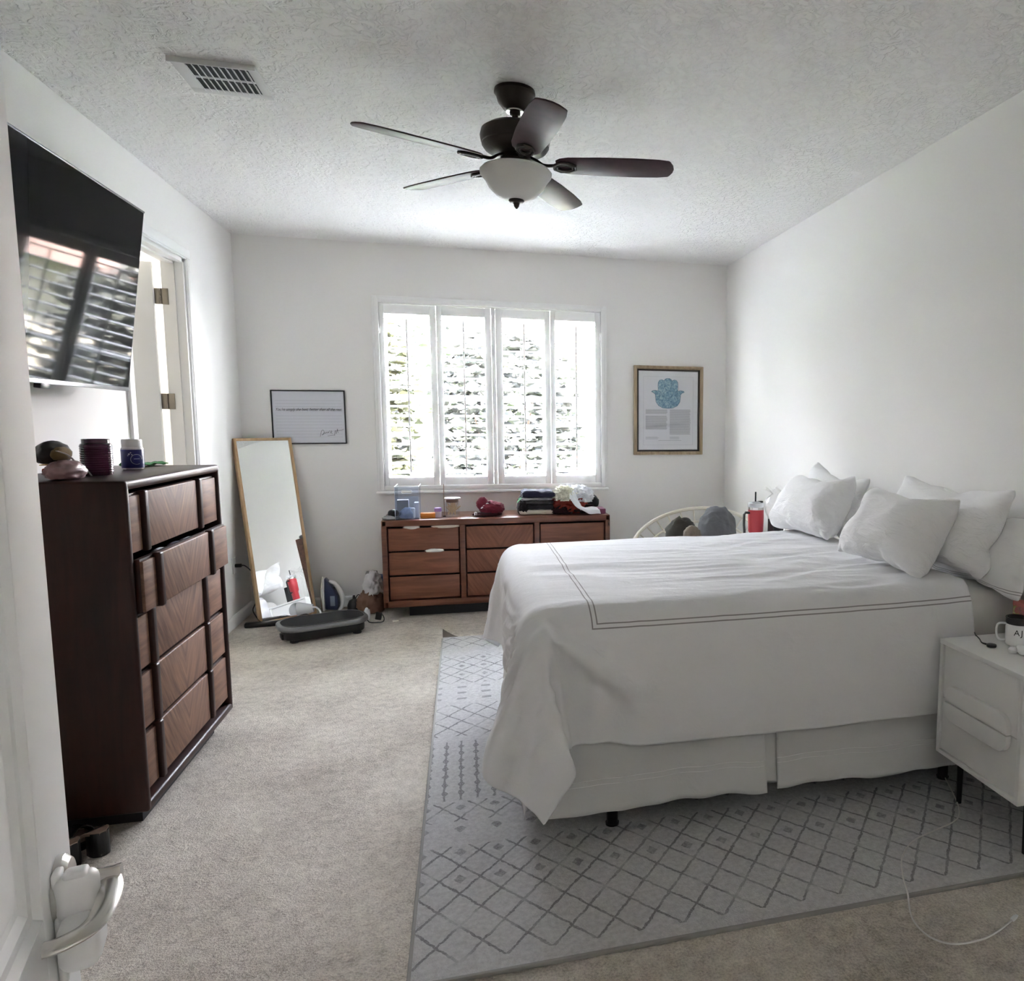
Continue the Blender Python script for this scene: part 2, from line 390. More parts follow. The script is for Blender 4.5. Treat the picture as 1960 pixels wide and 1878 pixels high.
# ------------------------------------------------------------------ draped cloth and pillow shapes: millimetre grids as differences
DUVET_DATA = [
222,-20,-24,-28,-28,-25,-25,-28,-9,4,5,3,14,35,36,24,1,0,-6,-2,0,6,1,4,-1,-3,2,-2,0,0,0,0,0,1,1,-1,-1,1,0,0,1,-1,0,0,0,1,-2,-4,-15,-25,-28,-2,32,33,12,-25,-35,-30,-1,22,30,31,14,1,
5,3,-1,-1,0,0,-8,-4,-2,0,-4,-1,1,-3,2,-2,1,-3,4,-3,3,-3,0,3,-3,2,0,0,1,0,-1,-1,-1,0,2,-1,0,0,-1,1,0,0,1,-2,2,2,2,2,1,-2,-1,1,-7,-3,1,7,12,4,1,-1,13,0,0,8,3,-3,0,1,-8,-5,0,0,-4,-2,
-1,-1,-1,1,-1,0,-1,3,-2,-1,1,-2,1,2,-1,0,0,-1,0,2,-1,2,-2,0,0,1,0,0,-1,-1,1,1,1,-1,3,2,0,0,0,-1,-8,-2,2,12,10,3,-1,0,11,1,3,-2,8,2,-3,1,-2,-7,2,-2,-5,-5,1,-2,-2,0,3,1,-1,-2,0,0,-1,
3,-1,-2,1,0,-1,1,2,-3,1,-1,2,-1,1,-3,1,0,2,1,-3,1,-1,3,1,4,0,-1,0,-2,-7,-3,7,15,4,1,-1,1,18,-5,-3,2,1,9,0,1,-2,-6,-3,1,-5,-4,-2,-2,0,0,0,3,-2,-1,0,-1,2,-1,0,1,0,-2,1,1,-1,0,0,0,-2,
2,0,1,0,0,-1,0,0,-1,1,0,4,1,2,0,1,-6,-7,0,12,11,3,0,0,0,25,-5,-5,-2,0,2,8,-3,3,-6,-5,3,-3,-9,0,-3,0,-1,2,0,0,0,-1,0,0,-1,0,1,-1,3,-1,-2,0,2,0,-1,2,-1,-2,1,-1,0,0,1,1,-1,0,0,3,3,1,
0,-1,-4,-7,3,15,8,0,-1,2,-6,22,3,-4,-5,-3,0,7,2,0,-4,-6,2,-2,-7,-3,-1,-1,1,-1,0,2,-3,1,1,-2,2,0,-1,-1,1,-1,2,-1,-1,1,0,0,-1,2,-1,0,1,-1,0,0,1,-2,-1,4,3,2,-1,0,-7,-4,9,13,3,1,2,-7,
-19,1,15,8,-2,-6,-3,-2,11,-2,1,-6,-2,3,-10,-3,-3,1,0,2,-1,-2,2,-2,0,1,-1,0,-1,2,-1,1,-1,0,1,-2,2,-1,0,-1,1,0,0,0,-1,0,1,-1,3,-2,4,2,2,-3,-7,0,14,7,2,1,-7,-23,-18,-27,15,20,14,1,-6,
-5,6,6,-3,-6,0,2,-8,-7,-2,-1,1,0,1,0,-1,0,0,0,0,1,-1,1,-1,0,-1,2,-1,0,1,-2,2,0,0,0,-1,1,0,-1,0,1,-3,2,4,2,1,-2,-9,5,16,3,1,-6,-27,-18,-4,-37,3,7,17,24,8,-4,-6,8,3,-5,-4,4,-4,-12,
-3,2,-1,1,0,0,-1,1,0,-1,0,0,1,-1,0,0,1,-1,0,2,-3,2,0,-2,1,0,0,0,-1,2,-1,1,0,-1,2,6,0,-5,-8,15,9,2,-8,-32,-14,-1,-1,-37,0,0,3,9,24,24,-8,-2,10,-3,-4,-2,4,-19,2,-1,1,-1,1,0,1,-1,-1,
1,0,0,0,0,0,0,0,0,0,-1,1,0,-1,3,-2,0,0,1,0,-1,1,-1,1,-2,1,9,0,-10,-1,17,3,-10,-34,-9,1,8,10,-7,-5,-4,-4,-4,-2,6,30,9,3,2,-9,-1,4,-1,-8,1,0,0,0,0,-1,0,1,0,0,0,0,0,0,0,0,0,0,0,0,0,0,
-1,1,0,0,-1,1,0,-1,1,0,1,-3,4,2,-9,17,-3,-10,-30,3,14,16,12,10,36,-3,-3,-4,-3,-5,-6,-7,9,12,0,-6,4,-2,0,-1,0,1,0,0,0,0,0,0,0,0,0,0,0,0,0,0,0,0,0,0,0,0,0,0,0,0,0,0,-1,0,0,0,0,2,-2,
0,3,-4,-4,-15,15,12,5,1,-1,0,32,0,1,1,-1,0,-1,-2,-9,-10,20,4,-10,2,5,2,-1,-1,0,0,0,1,0,0,0,0,0,0,0,0,0,0,0,0,0,0,0,0,0,0,0,0,0,0,1,-1,0,0,0,0,0,0,-3,1,-1,4,-1,-1,-2,0,1,-1,32,-2,
-5,-6,-1,-7,-5,-4,4,11,-2,10,8,3,3,-1,0,0,0,0,0,-1,0,0,0,0,0,0,0,0,0,0,0,1,0,-1,0,0,0,0,0,0,0,0,0,1,0,0,0,0,0,1,-1,-1,0,0,-1,0,1,-1,-1,-1,9,-1,0,2,0,6,7,8,5,-6,6,-2,2,3,0,1,0,-1,0,
0,0,0,0,0,0,0,0,0,0,0,0,0,0,-1,0,1,0,0,0,0,0,0,0,0,0,0,0,0,0,0,1,0,0,-1,-1,1,0,0,-1,1,-1,0,16,5,4,5,3,4,1,0,-7,3,2,1,0,1,1,0,-1,1,0,0,0,0,0,0,0,0,0,0,0,0,0,0,0,0,0,0,0,0,0,0,0,0,0,
0,0,0,0,0,0,0,0,0,0,-1,1,-1,1,-1,0,0,0,-1,34,1,3,0,1,-1,1,-5,0,4,-3,4,-1,0,0,1,0,0,0,0,0,0,0,0,0,0,0,0,0,0,0,0,0,0,0,0,0,0,0,0,0,0,0,0,0,0,0,0,0,0,0,0,0,0,0,0,-1,0,1,-1,0,0,39,-1,
0,1,-1,1,-4,-2,5,-1,0,2,0,-1,1,0,0,0,0,0,0,0,0,0,0,0,0,0,0,0,0,0,0,0,0,0,0,0,0,0,0,0,-1,1,-1,0,0,0,0,1,0,0,-1,1,-1,1,0,0,-1,1,0,0,38,1,0,-1,1,-3,-2,4,0,-1,2,-1,0,1,0,-1,1,0,0,-1,0,
0,0,0,0,0,0,0,0,0,0,0,0,0,0,0,0,0,0,0,0,0,1,-1,1,0,0,0,0,-1,0,1,0,0,0,-1,1,0,0,-1,0,1,39,0,-1,1,-1,-3,2,1,0,-1,2,0,0,0,-1,1,0,0,-1,1,0,0,0,0,0,0,0,0,0,0,0,0,0,0,0,0,0,0,0,0,0,0,0,
0,0,0,0,0,0,0,0,0,0,-1,1,0,-1,1,0,0,0,-1,39,-1,1,-1,-2,1,1,0,-1,1,0,1,0,-1,1,0,0,-1,1,0,0,0,0,0,0,0,0,0,0,0,0,0,0,0,0,0,0,0,0,0,0,0,0,0,0,0,0,0,0,0,0,-1,1,0,-1,1,0,-1,0,1,0,0,38,1,
0,-2,-1,2,1,-1,0,1,0,-1,0,1,0,0,-1,1,0,0,0,0,0,0,0,0,0,0,0,0,0,0,0,0,0,0,0,0,0,0,0,0,0,0,0,0,0,0,0,0,0,0,-1,1,0,0,0,0,0,-1,1,0,39,0,-1,0,0,1,-1,0,0,1,0,0,0,0,0,-1,1,0,0,0,0,0,0,-1,
0,0,0,0,0,1,-1,0,0,0,0,0,0,0,0,0,0,0,0,0,0,0,0,1,0,0,0,0,0,0,0,-1,1,0,0,0,-1,0,39,-1,-1,0,2,0,-1,0,1,0,0,0,0,0,-1,1,0,0,0,0,0,-1,0,1,0,0,0,0,0,-1,1,0,0,0,0,0,0,0,0,0,0,0,0,0,0,0,0,
-1,0,0,1,0,0,-1,1,0,-1,1,0,0,0,0,39,0,0,0,0,-1,1,0,-1,0,1,-1,0,0,1,0,0,0,0,-1,0,1,0,0,0,0,0,0,0,0,0,0,0,0,0,0,0,0,0,0,0,0,0,0,0,0,0,0,0,0,-1,1,0,0,-1,1,0,-1,0,1,0,0,39,0,-1,1,-1,1,
-1,0,1,0,-1,1,0,0,0,0,-1,0,0,1,0,0,0,0,0,0,0,0,0,0,0,0,0,0,0,0,0,0,0,0,0,0,0,0,0,0,0,0,0,0,0,0,0,0,0,-1,1,0,0,-1,1,0,39,-1,1,0,0,-1,0,1,0,0,0,0,0,0,0,-1,1,0,0,0,0,0,0,0,0,0,0,0,0,
0,0,0,0,0,0,0,0,0,0,0,0,0,0,0,0,0,0,0,0,0,0,-1,1,0,0,0,0,0,0,0,-1,0,39,0,0,-1,1,-1,1,0,0,0,0,0,0,0,-1,1,0,0,0,0,0,0,0,0,0,0,0,-1,0,0,0,0,0,0,0,0,0,0,0,0,0,0,0,0,1,0,0,0,0,0,0,0,-1,
1,0,0,-1,1,0,0,0,0,39,0,-1,1,-1,1,0,0,0,0,0,-1,0,0,1,0,0,0,0,0,0,-1,0,0,0,0,0,1,0,0,0,0,0,0,0,0,0,0,0,0,0,0,0,0,-1,0,0,1,0,0,0,0,0,-1,1,0,0,-1,1,0,0,0,39,-1,1,0,0,0,0,-1,0,0,0,1,0,
0,0,0,0,0,0,-1,0,1,0,0,0,0,0,0,0,0,0,0,0,0,0,0,0,0,0,0,0,0,0,0,0,0,0,-1,0,1,0,0,0,0,-1,1,0,0,-1,0,1,0,38,1,0,0,0,-1,0,1,0,0,0,0,0,0,0,0,0,-1,0,1,0,0,0,0,0,0,0,0,0,0,0,0,0,0,0,0,0,
0,0,0,0,0,0,0,0,0,0,0,0,-1,0,1,0,0,0,-1,1,0,0,0,-1,1,39,0,0,-1,0,1,0,0,0,0,0,0,0,0,0,-1,0,1,0,0,0,0,0,0,0,0,0,0,0,0,0,0,0,0,0,0,0,0,0,0,0,0,0,0,0,0,0,0,0,0,0,-1,1,0,0,0,-1,1,0,0,0,
-1,40,-1,0,0,0,0,0,0,0,0,0,0,-1,0,0,1,0,0,0,0,0,0,0,0,0,0,0,0,0,0,-1,0,0,0,0,0,0,0,1,-1,1,-1,0,0,1,0,0,0,0,0,0,0,-1,1,0,0,0,-1,1,0,0,0,38,1,0,0,0,0,0,0,-1,0,0,0,1,0,0,0,0,0,0,0,0,
0,-1,0,0,0,0,0,0,0,1,0,0,0,0,0,0,0,-1,1,-1,1,0,0,-1,0,0,0,1,0,0,0,0,-1,1,0,0,0,0,0,0,0,39,0,-1,1,-1,0,0,0,1,0,0,0,0,0,0,0,0,0,-1,0,0,0,1,0,0,0,0,0,0,0,0,0,0,0,0,0,0,0,0,0,0,0,0,0,
0,0,0,0,-1,1,0,0,0,0,-1,1,0,0,-1,1,0,0,40,-1,0,-1,1,0,0,0,0,0,0,0,0,0,0,0,-1,0,1,0,0,0,0,0,0,0,0,0,0,0,0,0,0,0,0,0,0,0,0,0,0,0,0,0,0,0,0,0,0,-1,0,1,0,0,0,-1,1,0,0,-1,1,0,39,0,0,0,
0,0,0,0,0,0,0,0,0,-1,0,0,1,0,0,0,0,0,0,0,0,0,0,0,0,0,0,0,0,0,0,0,0,0,0,0,0,0,0,0,0,0,0,0,0,0,0,-1,0,1,0,0,-1,1,0,0,-1,1,38,1,0,0,0,0,0,0,0,0,0,-1,0,1,0,0,0,0,0,0,0,0,0,0,0,0,0,0,0,
0,0,0,0,0,0,0,0,0,0,0,0,0,0,0,0,0,0,0,0,0,0,0,0,-1,1,0,0,0,0,0,0,0,39,0,0,0,0,0,0,-1,0,0,0,1,0,0,0,0,0,0,0,0,0,0,0,0,-1,0,0,0,0,0,0,0,0,0,0,0,0,0,0,0,0,0,0,0,1,0,0,0,0,0,0,0,0,0,
-1,1,0,-1,1,0,0,-1,39,-1,0,0,0,0,0,1,0,0,0,0,0,0,0,0,0,0,-1,0,0,0,0,0,1,0,0,0,0,0,0,0,0,0,0,0,0,0,0,0,0,0,0,0,-1,0,0,0,0,0,1,0,0,0,0,-1,1,0,-1,1,0,0,39,0,0,0,0,0,0,0,0,0,0,0,0,0,
-1,0,0,0,1,0,0,0,0,0,0,0,0,0,0,0,0,0,0,0,0,0,0,0,0,0,0,0,0,0,0,0,0,0,0,0,-1,0,0,1,0,0,0,0,0,0,0,0,39,0,0,0,0,0,0,0,0,0,0,-1,0,0,1,0,0,0,0,0,0,0,0,0,0,0,0,0,0,0,0,0,0,0,0,0,0,0,0,0,
0,0,0,0,0,0,0,0,0,0,0,0,0,-1,1,0,-1,1,0,-1,1,0,39,0,0,0,0,0,0,0,0,0,-1,1,0,0,0,0,0,0,0,0,0,0,0,0,0,0,0,0,0,0,0,0,0,0,0,0,0,0,0,0,0,0,0,0,0,0,0,0,0,0,0,0,0,0,-1,1,0,0,0,0,0,0,39,0,
0,0,0,-1,0,0,0,0,1,0,0,0,0,0,0,0,0,0,0,0,0,0,-1,0,0,0,0,0,0,0,0,0,0,1,-1,0,0,1,0,0,0,0,0,0,0,0,0,0,0,0,0,0,0,0,0,-1,1,0,0,0,39,0,-1,0,0,1,0,0,0,0,0,0,0,0,0,0,0,-1,0,0,0,0,0,0,1,0,
0,0,0,0,0,0,0,0,0,-1,1,0,0,-1,0,0,0,0,0,0,0,0,0,0,0,0,0,1,0,-1,1,0,0,0,0,0,39,0,0,0,0,0,0,0,0,0,0,0,0,-1,0,0,0,1,0,0,0,0,0,0,0,0,0,0,0,0,0,0,0,0,0,0,0,0,0,0,0,0,0,0,0,0,0,0,0,0,0,
0,0,-1,1,0,0,0,-1,1,-1,1,39,-1,1,0,0,0,0,0,0,0,0,-1,0,1,0,0,0,0,0,0,0,0,0,0,0,0,0,0,0,0,0,0,0,0,0,0,0,0,0,0,0,0,0,0,0,0,0,0,0,0,0,0,0,0,-1,1,-1,1,0,0,0,0,39,0,0,0,-1,1,-1,1,0,-1,0,
1,0,0,0,0,0,0,0,0,0,0,0,0,0,0,0,0,0,0,0,0,0,0,0,0,0,0,0,0,0,0,0,0,0,0,0,0,0,0,0,0,0,0,0,0,0,0,0,0,0,0,39,0,0,-1,1,-1,1,-1,0,1,0,0,0,0,0,0,0,0,0,0,0,0,0,0,0,0,0,0,0,0,0,0,0,-1,1,0,
0,0,0,0,0,0,0,0,0,0,0,0,0,0,-1,0,0,0,1,0,0,-1,1,-1,1,0,38,1,-1,1,0,0,0,0,0,0,0,0,0,-1,0,0,0,1,0,0,-1,0,0,0,0,0,0,0,0,0,0,0,0,1,-1,0,0,0,0,0,0,0,0,0,0,1,-1,0,0,0,1,0,0,0,0,-1,1,0,0,
0,0,0,39,0,0,0,-1,0,0,0,1,0,0,0,-1,1,0,0,0,-1,0,0,1,0,0,0,0,0,0,0,0,0,0,0,0,0,0,0,0,0,0,0,0,0,0,0,0,-1,1,0,0,0,0,0,0,0,0,0,-1,1,-1,1,0,-1,39,-1,1,-1,1,0,0,0,-1,0,0,0,1,0,0,0,0,0,0,
0,0,0,0,0,0,0,0,0,0,0,0,0,0,0,0,0,0,0,0,0,0,0,0,0,0,0,0,0,0,0,0,0,-1,1,-1,1,0,0,0,0,-1,1,39,0,0,0,0,0,-1,0,0,1,0,0,0,0,0,0,0,0,0,0,0,0,0,0,0,0,0,0,0,0,0,0,0,0,0,0,0,0,0,0,0,0,0,0,
0,0,0,0,0,0,0,0,0,0,0,0,0,-1,1,-1,1,0,38,1,-1,1,0,-1,1,0,0,-1,0,1,0,0,0,0,0,0,0,0,0,0,0,0,0,0,0,0,0,0,0,0,0,0,0,0,0,0,0,0,0,0,0,0,0,0,0,0,0,0,0,0,0,0,0,-1,1,0,-1,1,0,0,39,-1,1,0,
-1,1,0,0,0,0,0,-1,0,0,0,0,0,1,0,0,0,0,-1,0,0,1,-1,1,-1,0,1,-1,1,-1,0,0,1,-1,0,0,0,0,1,0,0,0,-1,0,0,1,-1,0,1,-1,1,0,-1,0,1,0,-1,0,38,1,0,-1,1,0,-1,0,0,0,0,1,0,0,0,0,0,-1,0,0,0,0,1,
0,0,-1,1,-1,1,0,-1,1,-1,1,0,0,-1,1,0,0,0,0,-1,0,0,0,1,0,0,-1,1,0,0,0,-1,0,1,0,0,-1,1,0,39,0,-1,1,0,-1,1,0,0,0,0,-1,0,0,1,0,0,0,0,0,0,0,0,0,0,0,0,0,0,0,0,0,0,0,0,0,0,0,0,0,0,0,0,0,
0,0,0,0,0,0,0,0,0,-1,1,0,-1,1,-1,1,0,0,2343,23,20,9,-6,-16,-15,6,33,37,37,37,33,10,11,27,37,38,37,38,37,37,38,37,38,37,38,37,38,38,37,38,38,37,38,37,38,38,37,38,38,37,38,38,37,38,
37,38,34,28,25,34,17,14,31,24,12,21,34,23,7,8,-17,2,3,8,11,5,-2,-9,-7,-1,0,0,3,5,-3,2,0,0,0,-1,1,0,-1,1,0,0,0,0,0,0,0,0,0,0,0,0,0,0,0,0,0,0,0,0,0,0,1,-1,1,2,1,-1,1,1,2,-2,3,4,-2,
-6,0,1,-18,-1,2,8,10,9,1,-8,-9,0,0,0,0,4,1,0,1,-1,0,1,0,0,0,0,0,0,0,0,0,0,0,0,0,0,0,1,-1,0,0,0,0,0,0,0,0,0,0,0,1,1,0,2,1,1,0,-3,5,5,-7,-5,3,1,-19,1,1,0,10,10,10,-4,-13,-3,0,0,1,4,
0,2,-1,1,0,0,-1,1,0,0,-1,1,0,0,0,0,0,0,0,0,0,0,0,0,0,0,0,0,0,0,0,0,0,0,0,3,0,-1,1,3,0,-3,5,2,-6,-1,2,-2,-13,-5,-2,1,1,16,11,-1,-8,-6,0,-1,0,4,2,0,1,0,0,0,0,0,0,0,0,0,0,0,0,0,0,0,0,
0,0,0,0,0,0,0,0,0,0,0,0,0,0,0,1,0,2,0,-3,7,-4,1,7,-3,-4,-1,1,-5,3,-12,-7,-2,0,3,16,10,-8,-8,-2,1,-2,4,2,2,0,-1,1,-1,1,-1,1,0,0,0,0,0,0,0,0,0,0,0,0,0,0,0,1,-1,0,0,0,0,0,0,0,0,1,1,1,
0,2,2,-3,4,2,-7,0,1,-9,-13,18,-14,-13,-6,-3,0,7,18,1,-12,-2,0,-1,3,3,1,-1,1,0,0,0,0,0,0,0,0,0,0,0,0,0,0,0,0,0,0,0,0,0,0,0,1,-1,0,0,0,0,0,0,1,1,1,1,4,-3,7,-4,-3,-2,-5,-15,-12,32,-7,
-15,-16,-8,-4,0,13,15,-11,-5,0,0,0,5,1,0,0,-1,1,-1,1,0,-1,1,0,-1,1,0,-1,1,0,0,0,0,0,0,0,0,0,0,0,0,0,1,-1,0,0,0,1,1,0,3,1,1,4,-6,-2,-6,-15,-9,9,24,6,-1,-15,-20,-8,-4,5,14,3,-10,-1,
2,-2,5,1,1,-1,1,0,0,0,0,0,0,0,0,0,0,0,0,0,0,0,0,0,0,0,0,0,0,0,0,0,0,0,0,0,0,0,3,0,3,0,3,0,-3,-7,-15,-10,18,4,10,5,8,7,-6,-23,-15,-3,6,10,-5,1,0,0,4,1,-1,1,0,-1,1,0,-1,1,0,-1,1,0,0,
0,0,0,0,0,0,0,0,0,0,1,-1,0,1,-1,0,0,0,1,-1,0,1,1,4,-1,5,-4,-7,-14,-6,16,2,4,8,-1,1,4,9,6,-20,-21,3,12,-6,-1,0,2,4,0,0,0,-1,1,0,-1,1,0,0,0,0,0,0,0,0,0,0,0,0,0,0,0,0,0,0,0,0,0,0,1,
-1,0,0,1,1,0,5,0,1,-3,-18,-4,11,-3,-11,-5,26,0,0,-1,-2,-2,8,-11,-26,2,2,-3,2,2,1,0,1,0,1,0,-1,1,0,0,-1,1,0,0,0,0,0,0,0,0,0,0,1,-1,0,0,0,0,0,1,-1,0,1,-1,1,-1,1,2,0,1,-1,-21,-5,-1,
-6,-1,7,9,-1,4,5,5,6,5,3,5,-5,-24,-7,-2,5,-2,0,2,0,0,0,0,1,0,0,0,0,0,0,0,0,0,0,0,0,0,0,0,0,0,0,0,1,-1,0,0,1,-1,0,1,0,0,1,1,0,2,-21,-13,7,9,9,9,6,1,-22,3,2,3,4,6,7,8,13,9,-6,-23,-4,
0,0,0,0,0,0,0,0,0,0,0,0,0,0,0,0,0,0,0,0,0,0,0,0,1,-1,0,0,1,-1,0,0,1,-1,0,0,1,0,0,2,-4,0,15,4,3,3,0,-1,2,10,5,5,5,3,3,3,3,-2,-11,-17,16,-9,-12,0,-2,0,0,0,0,0,0,0,0,0,0,0,0,0,0,0,0,
0,0,0,0,0,0,0,0,0,0,0,0,0,0,1,-1,0,0,0,0,-1,-1,8,1,2,1,1,1,1,5,36,0,1,-1,-1,-3,-6,-10,-13,-17,17,7,-16,8,-1,0,0,0,0,0,-1,0,0,0,0,0,0,0,0,0,0,0,0,0,0,0,0,0,0,0,0,0,0,0,0,0,0,0,0,0,
0,-1,0,0,0,-1,-1,1,-3,2,3,-3,32,-4,-2,-5,-5,-7,-4,-8,-15,7,22,-6,1,-6,1,0,0,-1,0,0,1,-1,0,0,1,-1,0,0,0,1,-1,0,0,1,-1,0,0,0,0,0,0,0,0,0,0,0,0,0,0,0,0,-1,0,1,0,0,-2,-5,2,-1,-3,0,16,
-1,-7,-4,-3,0,-4,-13,1,18,9,-10,-5,5,-2,0,0,1,-1,0,0,1,-1,0,0,1,-1,0,0,0,0,0,0,0,0,0,0,0,0,0,0,0,0,0,0,0,0,0,0,0,-1,1,0,-1,0,1,0,0,-2,-3,0,-2,4,-3,-1,0,1,-4,-11,-2,13,13,-1,-10,4,
-4,1,1,-1,0,1,-1,0,0,0,0,0,0,0,0,0,0,0,0,0,0,0,0,0,0,1,-1,0,0,0,0,0,0,-1,1,0,0,0,0,0,0,0,1,-1,1,-2,-1,1,-4,0,-1,0,2,-2,-9,-7,10,13,5,-8,-3,-1,2,-1,0,0,0,0,1,-1,0,1,-1,0,0,1,-1,0,0,
1,-1,0,0,0,0,0,0,-1,1,0,0,0,0,0,0,0,0,0,0,0,0,0,0,0,-1,1,-1,1,0,-3,2,-1,1,0,-1,-6,-7,4,10,10,-2,-8,1,0,-1,0,0,1,-1,0,0,0,0,0,0,0,0,0,0,0,0,0,0,0,0,1,-1,0,0,1,-1,0,0,0,0,0,0,0,0,0,
-1,1,0,0,0,0,0,0,1,-1,0,0,1,0,0,1,-5,-9,2,7,10,3,-3,-5,-1,1,-1,1,-1,0,0,0,0,1,-1,0,1,-1,0,0,0,0,0,0,0,0,0,0,0,0,0,-1,1,0,0,0,0,0,0,0,0,0,0,0,0,0,0,0,0,0,0,1,0,0,-1,0,-1,1,-9,-2,4,
9,6,0,-5,-4,1,0,0,0,0,0,1,-1,0,0,0,0,0,0,0,0,1,-1,0,0,0,0,0,0,0,0,0,0,0,0,0,0,0,0,0,0,0,0,0,0,0,0,0,0,0,0,-1,2,-1,0,-1,0,0,-7,-3,2,7,6,3,-2,-6,0,0,0,0,0,0,0,0,0,0,0,0,0,0,0,0,0,0,
0,0,0,1,-1,0,0,0,0,0,0,0,0,0,0,0,0,-1,1,0,0,0,0,0,0,0,0,0,0,0,-2,1,2,-1,-1,-1,-6,1,4,5,5,0,-4,-3,-1,2,-1,1,-1,0,0,0,0,0,0,0,0,0,1,-1,0,0,0,0,0,0,0,0,0,0,0,0,0,0,0,0,0,0,0,0,0,0,-1,
1,0,-1,0,1,0,0,0,0,0,1,-2,2,-1,-3,0,0,3,4,4,-2,-3,-2,1,-1,0,0,0,0,0,0,1,-1,0,1,-1,0,0,0,0,0,0,0,0,0,0,0,0,0,0,0,0,0,0,0,0,0,0,0,0,0,0,0,0,1,-1,0,0,0,0,0,1,-1,-1,1,-2,-1,-3,3,4,4,1,
-3,-3,0,-1,1,0,0,0,0,0,0,0,0,0,0,0,0,0,0,0,0,0,0,0,0,0,0,0,0,0,0,0,0,0,0,0,0,0,0,0,0,0,0,0,-1,1,0,0,0,0,0,0,0,0,0,-1,-3,2,1,4,3,-1,-3,-1,-1,1,-1,0,0,0,1,-1,0,0,0,0,0,0,0,0,0,0,0,0,
0,0,0,0,0,0,0,0,0,0,0,0,0,0,0,0,0,0,0,0,0,0,0,0,0,0,0,0,0,-1,1,1,-1,-1,-2,1,3,3,0,-1,-1,-3,1,0,0,0,-1,1,0,0,0,0,0,0,0,0,0,0,0,0,0,1,-1,0,0,0,0,0,0,0,0,0,0,0,0,0,0,0,0,0,0,0,0,0,0,
0,0,0,0,0,0,1,-2,1,-1,-1,0,0,3,2,0,-1,-3,0,0,0,0,0,1,-1,0,0,0,0,0,0,0,0,0,0,1,-1,0,0,0,0,0,0,0,0,0,0,0,0,0,0,-1,1,0,0,0,0,0,0,0,0,0,0,0,0,0,0,0,-1,2,-2,2,-1,0,2,1,1,0,-2,0,-2,1,0,
0,0,0,0,0,0,0,0,1,-1,0,1,-1,0,0,0,0,0,0,0,0,0,0,0,0,0,0,0,0,0,0,0,0,0,0,0,0,0,0,0,0,0,0,0,0,0,0,0,0,1,-2,-1,1,0,2,2,-1,-2,-1,1,-1,0,0,0,0,0,0,0,0,0,0,0,0,0,0,0,0,0,0,0,0,0,0,0,0,0,
0,0,0,0,0,0,0,0,0,-1,1,0,-1,1,0,0,0,0,0,0,0,1,-1,0,0,0,0,0,1,1,1,-1,-1,0,-1,0,-1,1,0,0,0,0,0,0,0,0,0,0,0,0,0,0,0,0,0,0,0,0,0,0,0,0,0,0,0,0,0,0,0,0,0,0,0,0,0,0,0,0,0,0,0,0,0,-1,1,0,
0,0,1,0,-1,3,0,0,-1,0,-1,0,1,-2,1,0,0,0,0,1,-1,0,0,0,0,0,0,0,0,0,0,0,0,0,0,0,0,0,0,0,0,0,0,0,0,0,0,0,0,0,0,0,0,-1,1,0,0,0,0,0,0,0,-1,1,-1,0,2,-1,2,-1,0,-2,0,1,-2,1,-1,1,0,0,0,0,0,
0,0,0,0,0,0,0,0,0,0,0,0,0,0,0,0,0,0,0,0,0,0,0,0,0,0,0,0,0,0,0,0,0,0,0,-1,1,1,-1,1,0,0,-1,1,0,1,1,0,-1,-1,-1,1,0,1,0,0,0,-1,0,0,0,0,0,0,0,0,0,0,0,0,0,0,0,0,0,0,0,0,0,0,0,0,0,0,0,0,
0,0,0,0,0,0,0,0,0,0,0,0,0,-1,0,0,0,0,1,0,0,1,1,0,-1,0,-1,0,0,-1,1,0,-1,1,1,-1,0,0,0,0,0,0,0,0,0,0,0,0,0,0,0,0,0,0,0,0,0,0,0,0,0,0,0,0,0,0,0,0,0,0,0,0,0,1,-1,0,1,-1,0,0,0,0,1,0,0,0,
-1,0,1,0,-2,3,-3,1,0,0,0,0,0,0,0,0,0,0,0,0,0,0,0,0,0,0,0,0,0,0,0,0,0,0,0,0,0,0,0,0,0,0,0,0,0,-1,1,0,0,-1,1,0,1,-1,0,2,-3,1,0,1,1,0,0,-1,-1,-1,1,-1,2,-1,0,0,0,0,0,1,-1,0,0,0,0,1,-1,
0,1,-1,0,0,0,0,0,0,0,0,0,0,0,0,0,0,0,0,0,0,0,0,0,0,0,0,0,0,0,1,-2,2,-1,-1,2,-1,1,0,1,-1,0,-1,0,1,-1,-1,1,0,0,0,0,0,0,0,0,0,1,-1,0,0,0,0,0,0,0,1,-1,0,0,0,0,0,0,0,0,0,0,0,0,0,0,0,0,
0,0,0,0,0,0,0,0,0,1,-1,0,1,-2,1,0,1,-1,0,1,-1,0,-1,2,-1,0,0,0,0,0,0,0,0,0,0,0,0,0,0,0,0,0,0,0,0,0,0,1,-1,0,0,0,0,0,0,0,0,0,0,0,0,0,0,0,0,0,0,0,0,0,0,0,0,0,-1,1,0,1,0,1,-2,0,1,-1,1,
-1,1,-1,0,0,0,0,0,0,0,0,0,0,0,0,0,0,0,0,0,0,0,0,0,0,0,0,1,-1,0,0,0,0,0,0,0,0,0,0,0,0,0,0,0,0,0,0,-1,1,1,-1,0,1,-1,1,0,0,0,-2,1,0,0,0,0,0,0,0,0,0,0,0,0,0,0,0,0,0,0,0,0,0,0,0,0,0,0,
0,0,0,0,0,0,0,0,0,0,0,0,0,0,0,0,0,0,0,0,0,0,0,1,0,-2,2,-2,0,1,0,2,-2,1,-1,-1,2,-1,0,0,-2,2,1,-1,0,1,-1,0,1,-1,0,1,-1,0,0,0,0,0,0,0,0,0,0,0,0,0,0,0,1,-1,0,0,0,0,0,0,0,0,0,0,0,0,0,0,
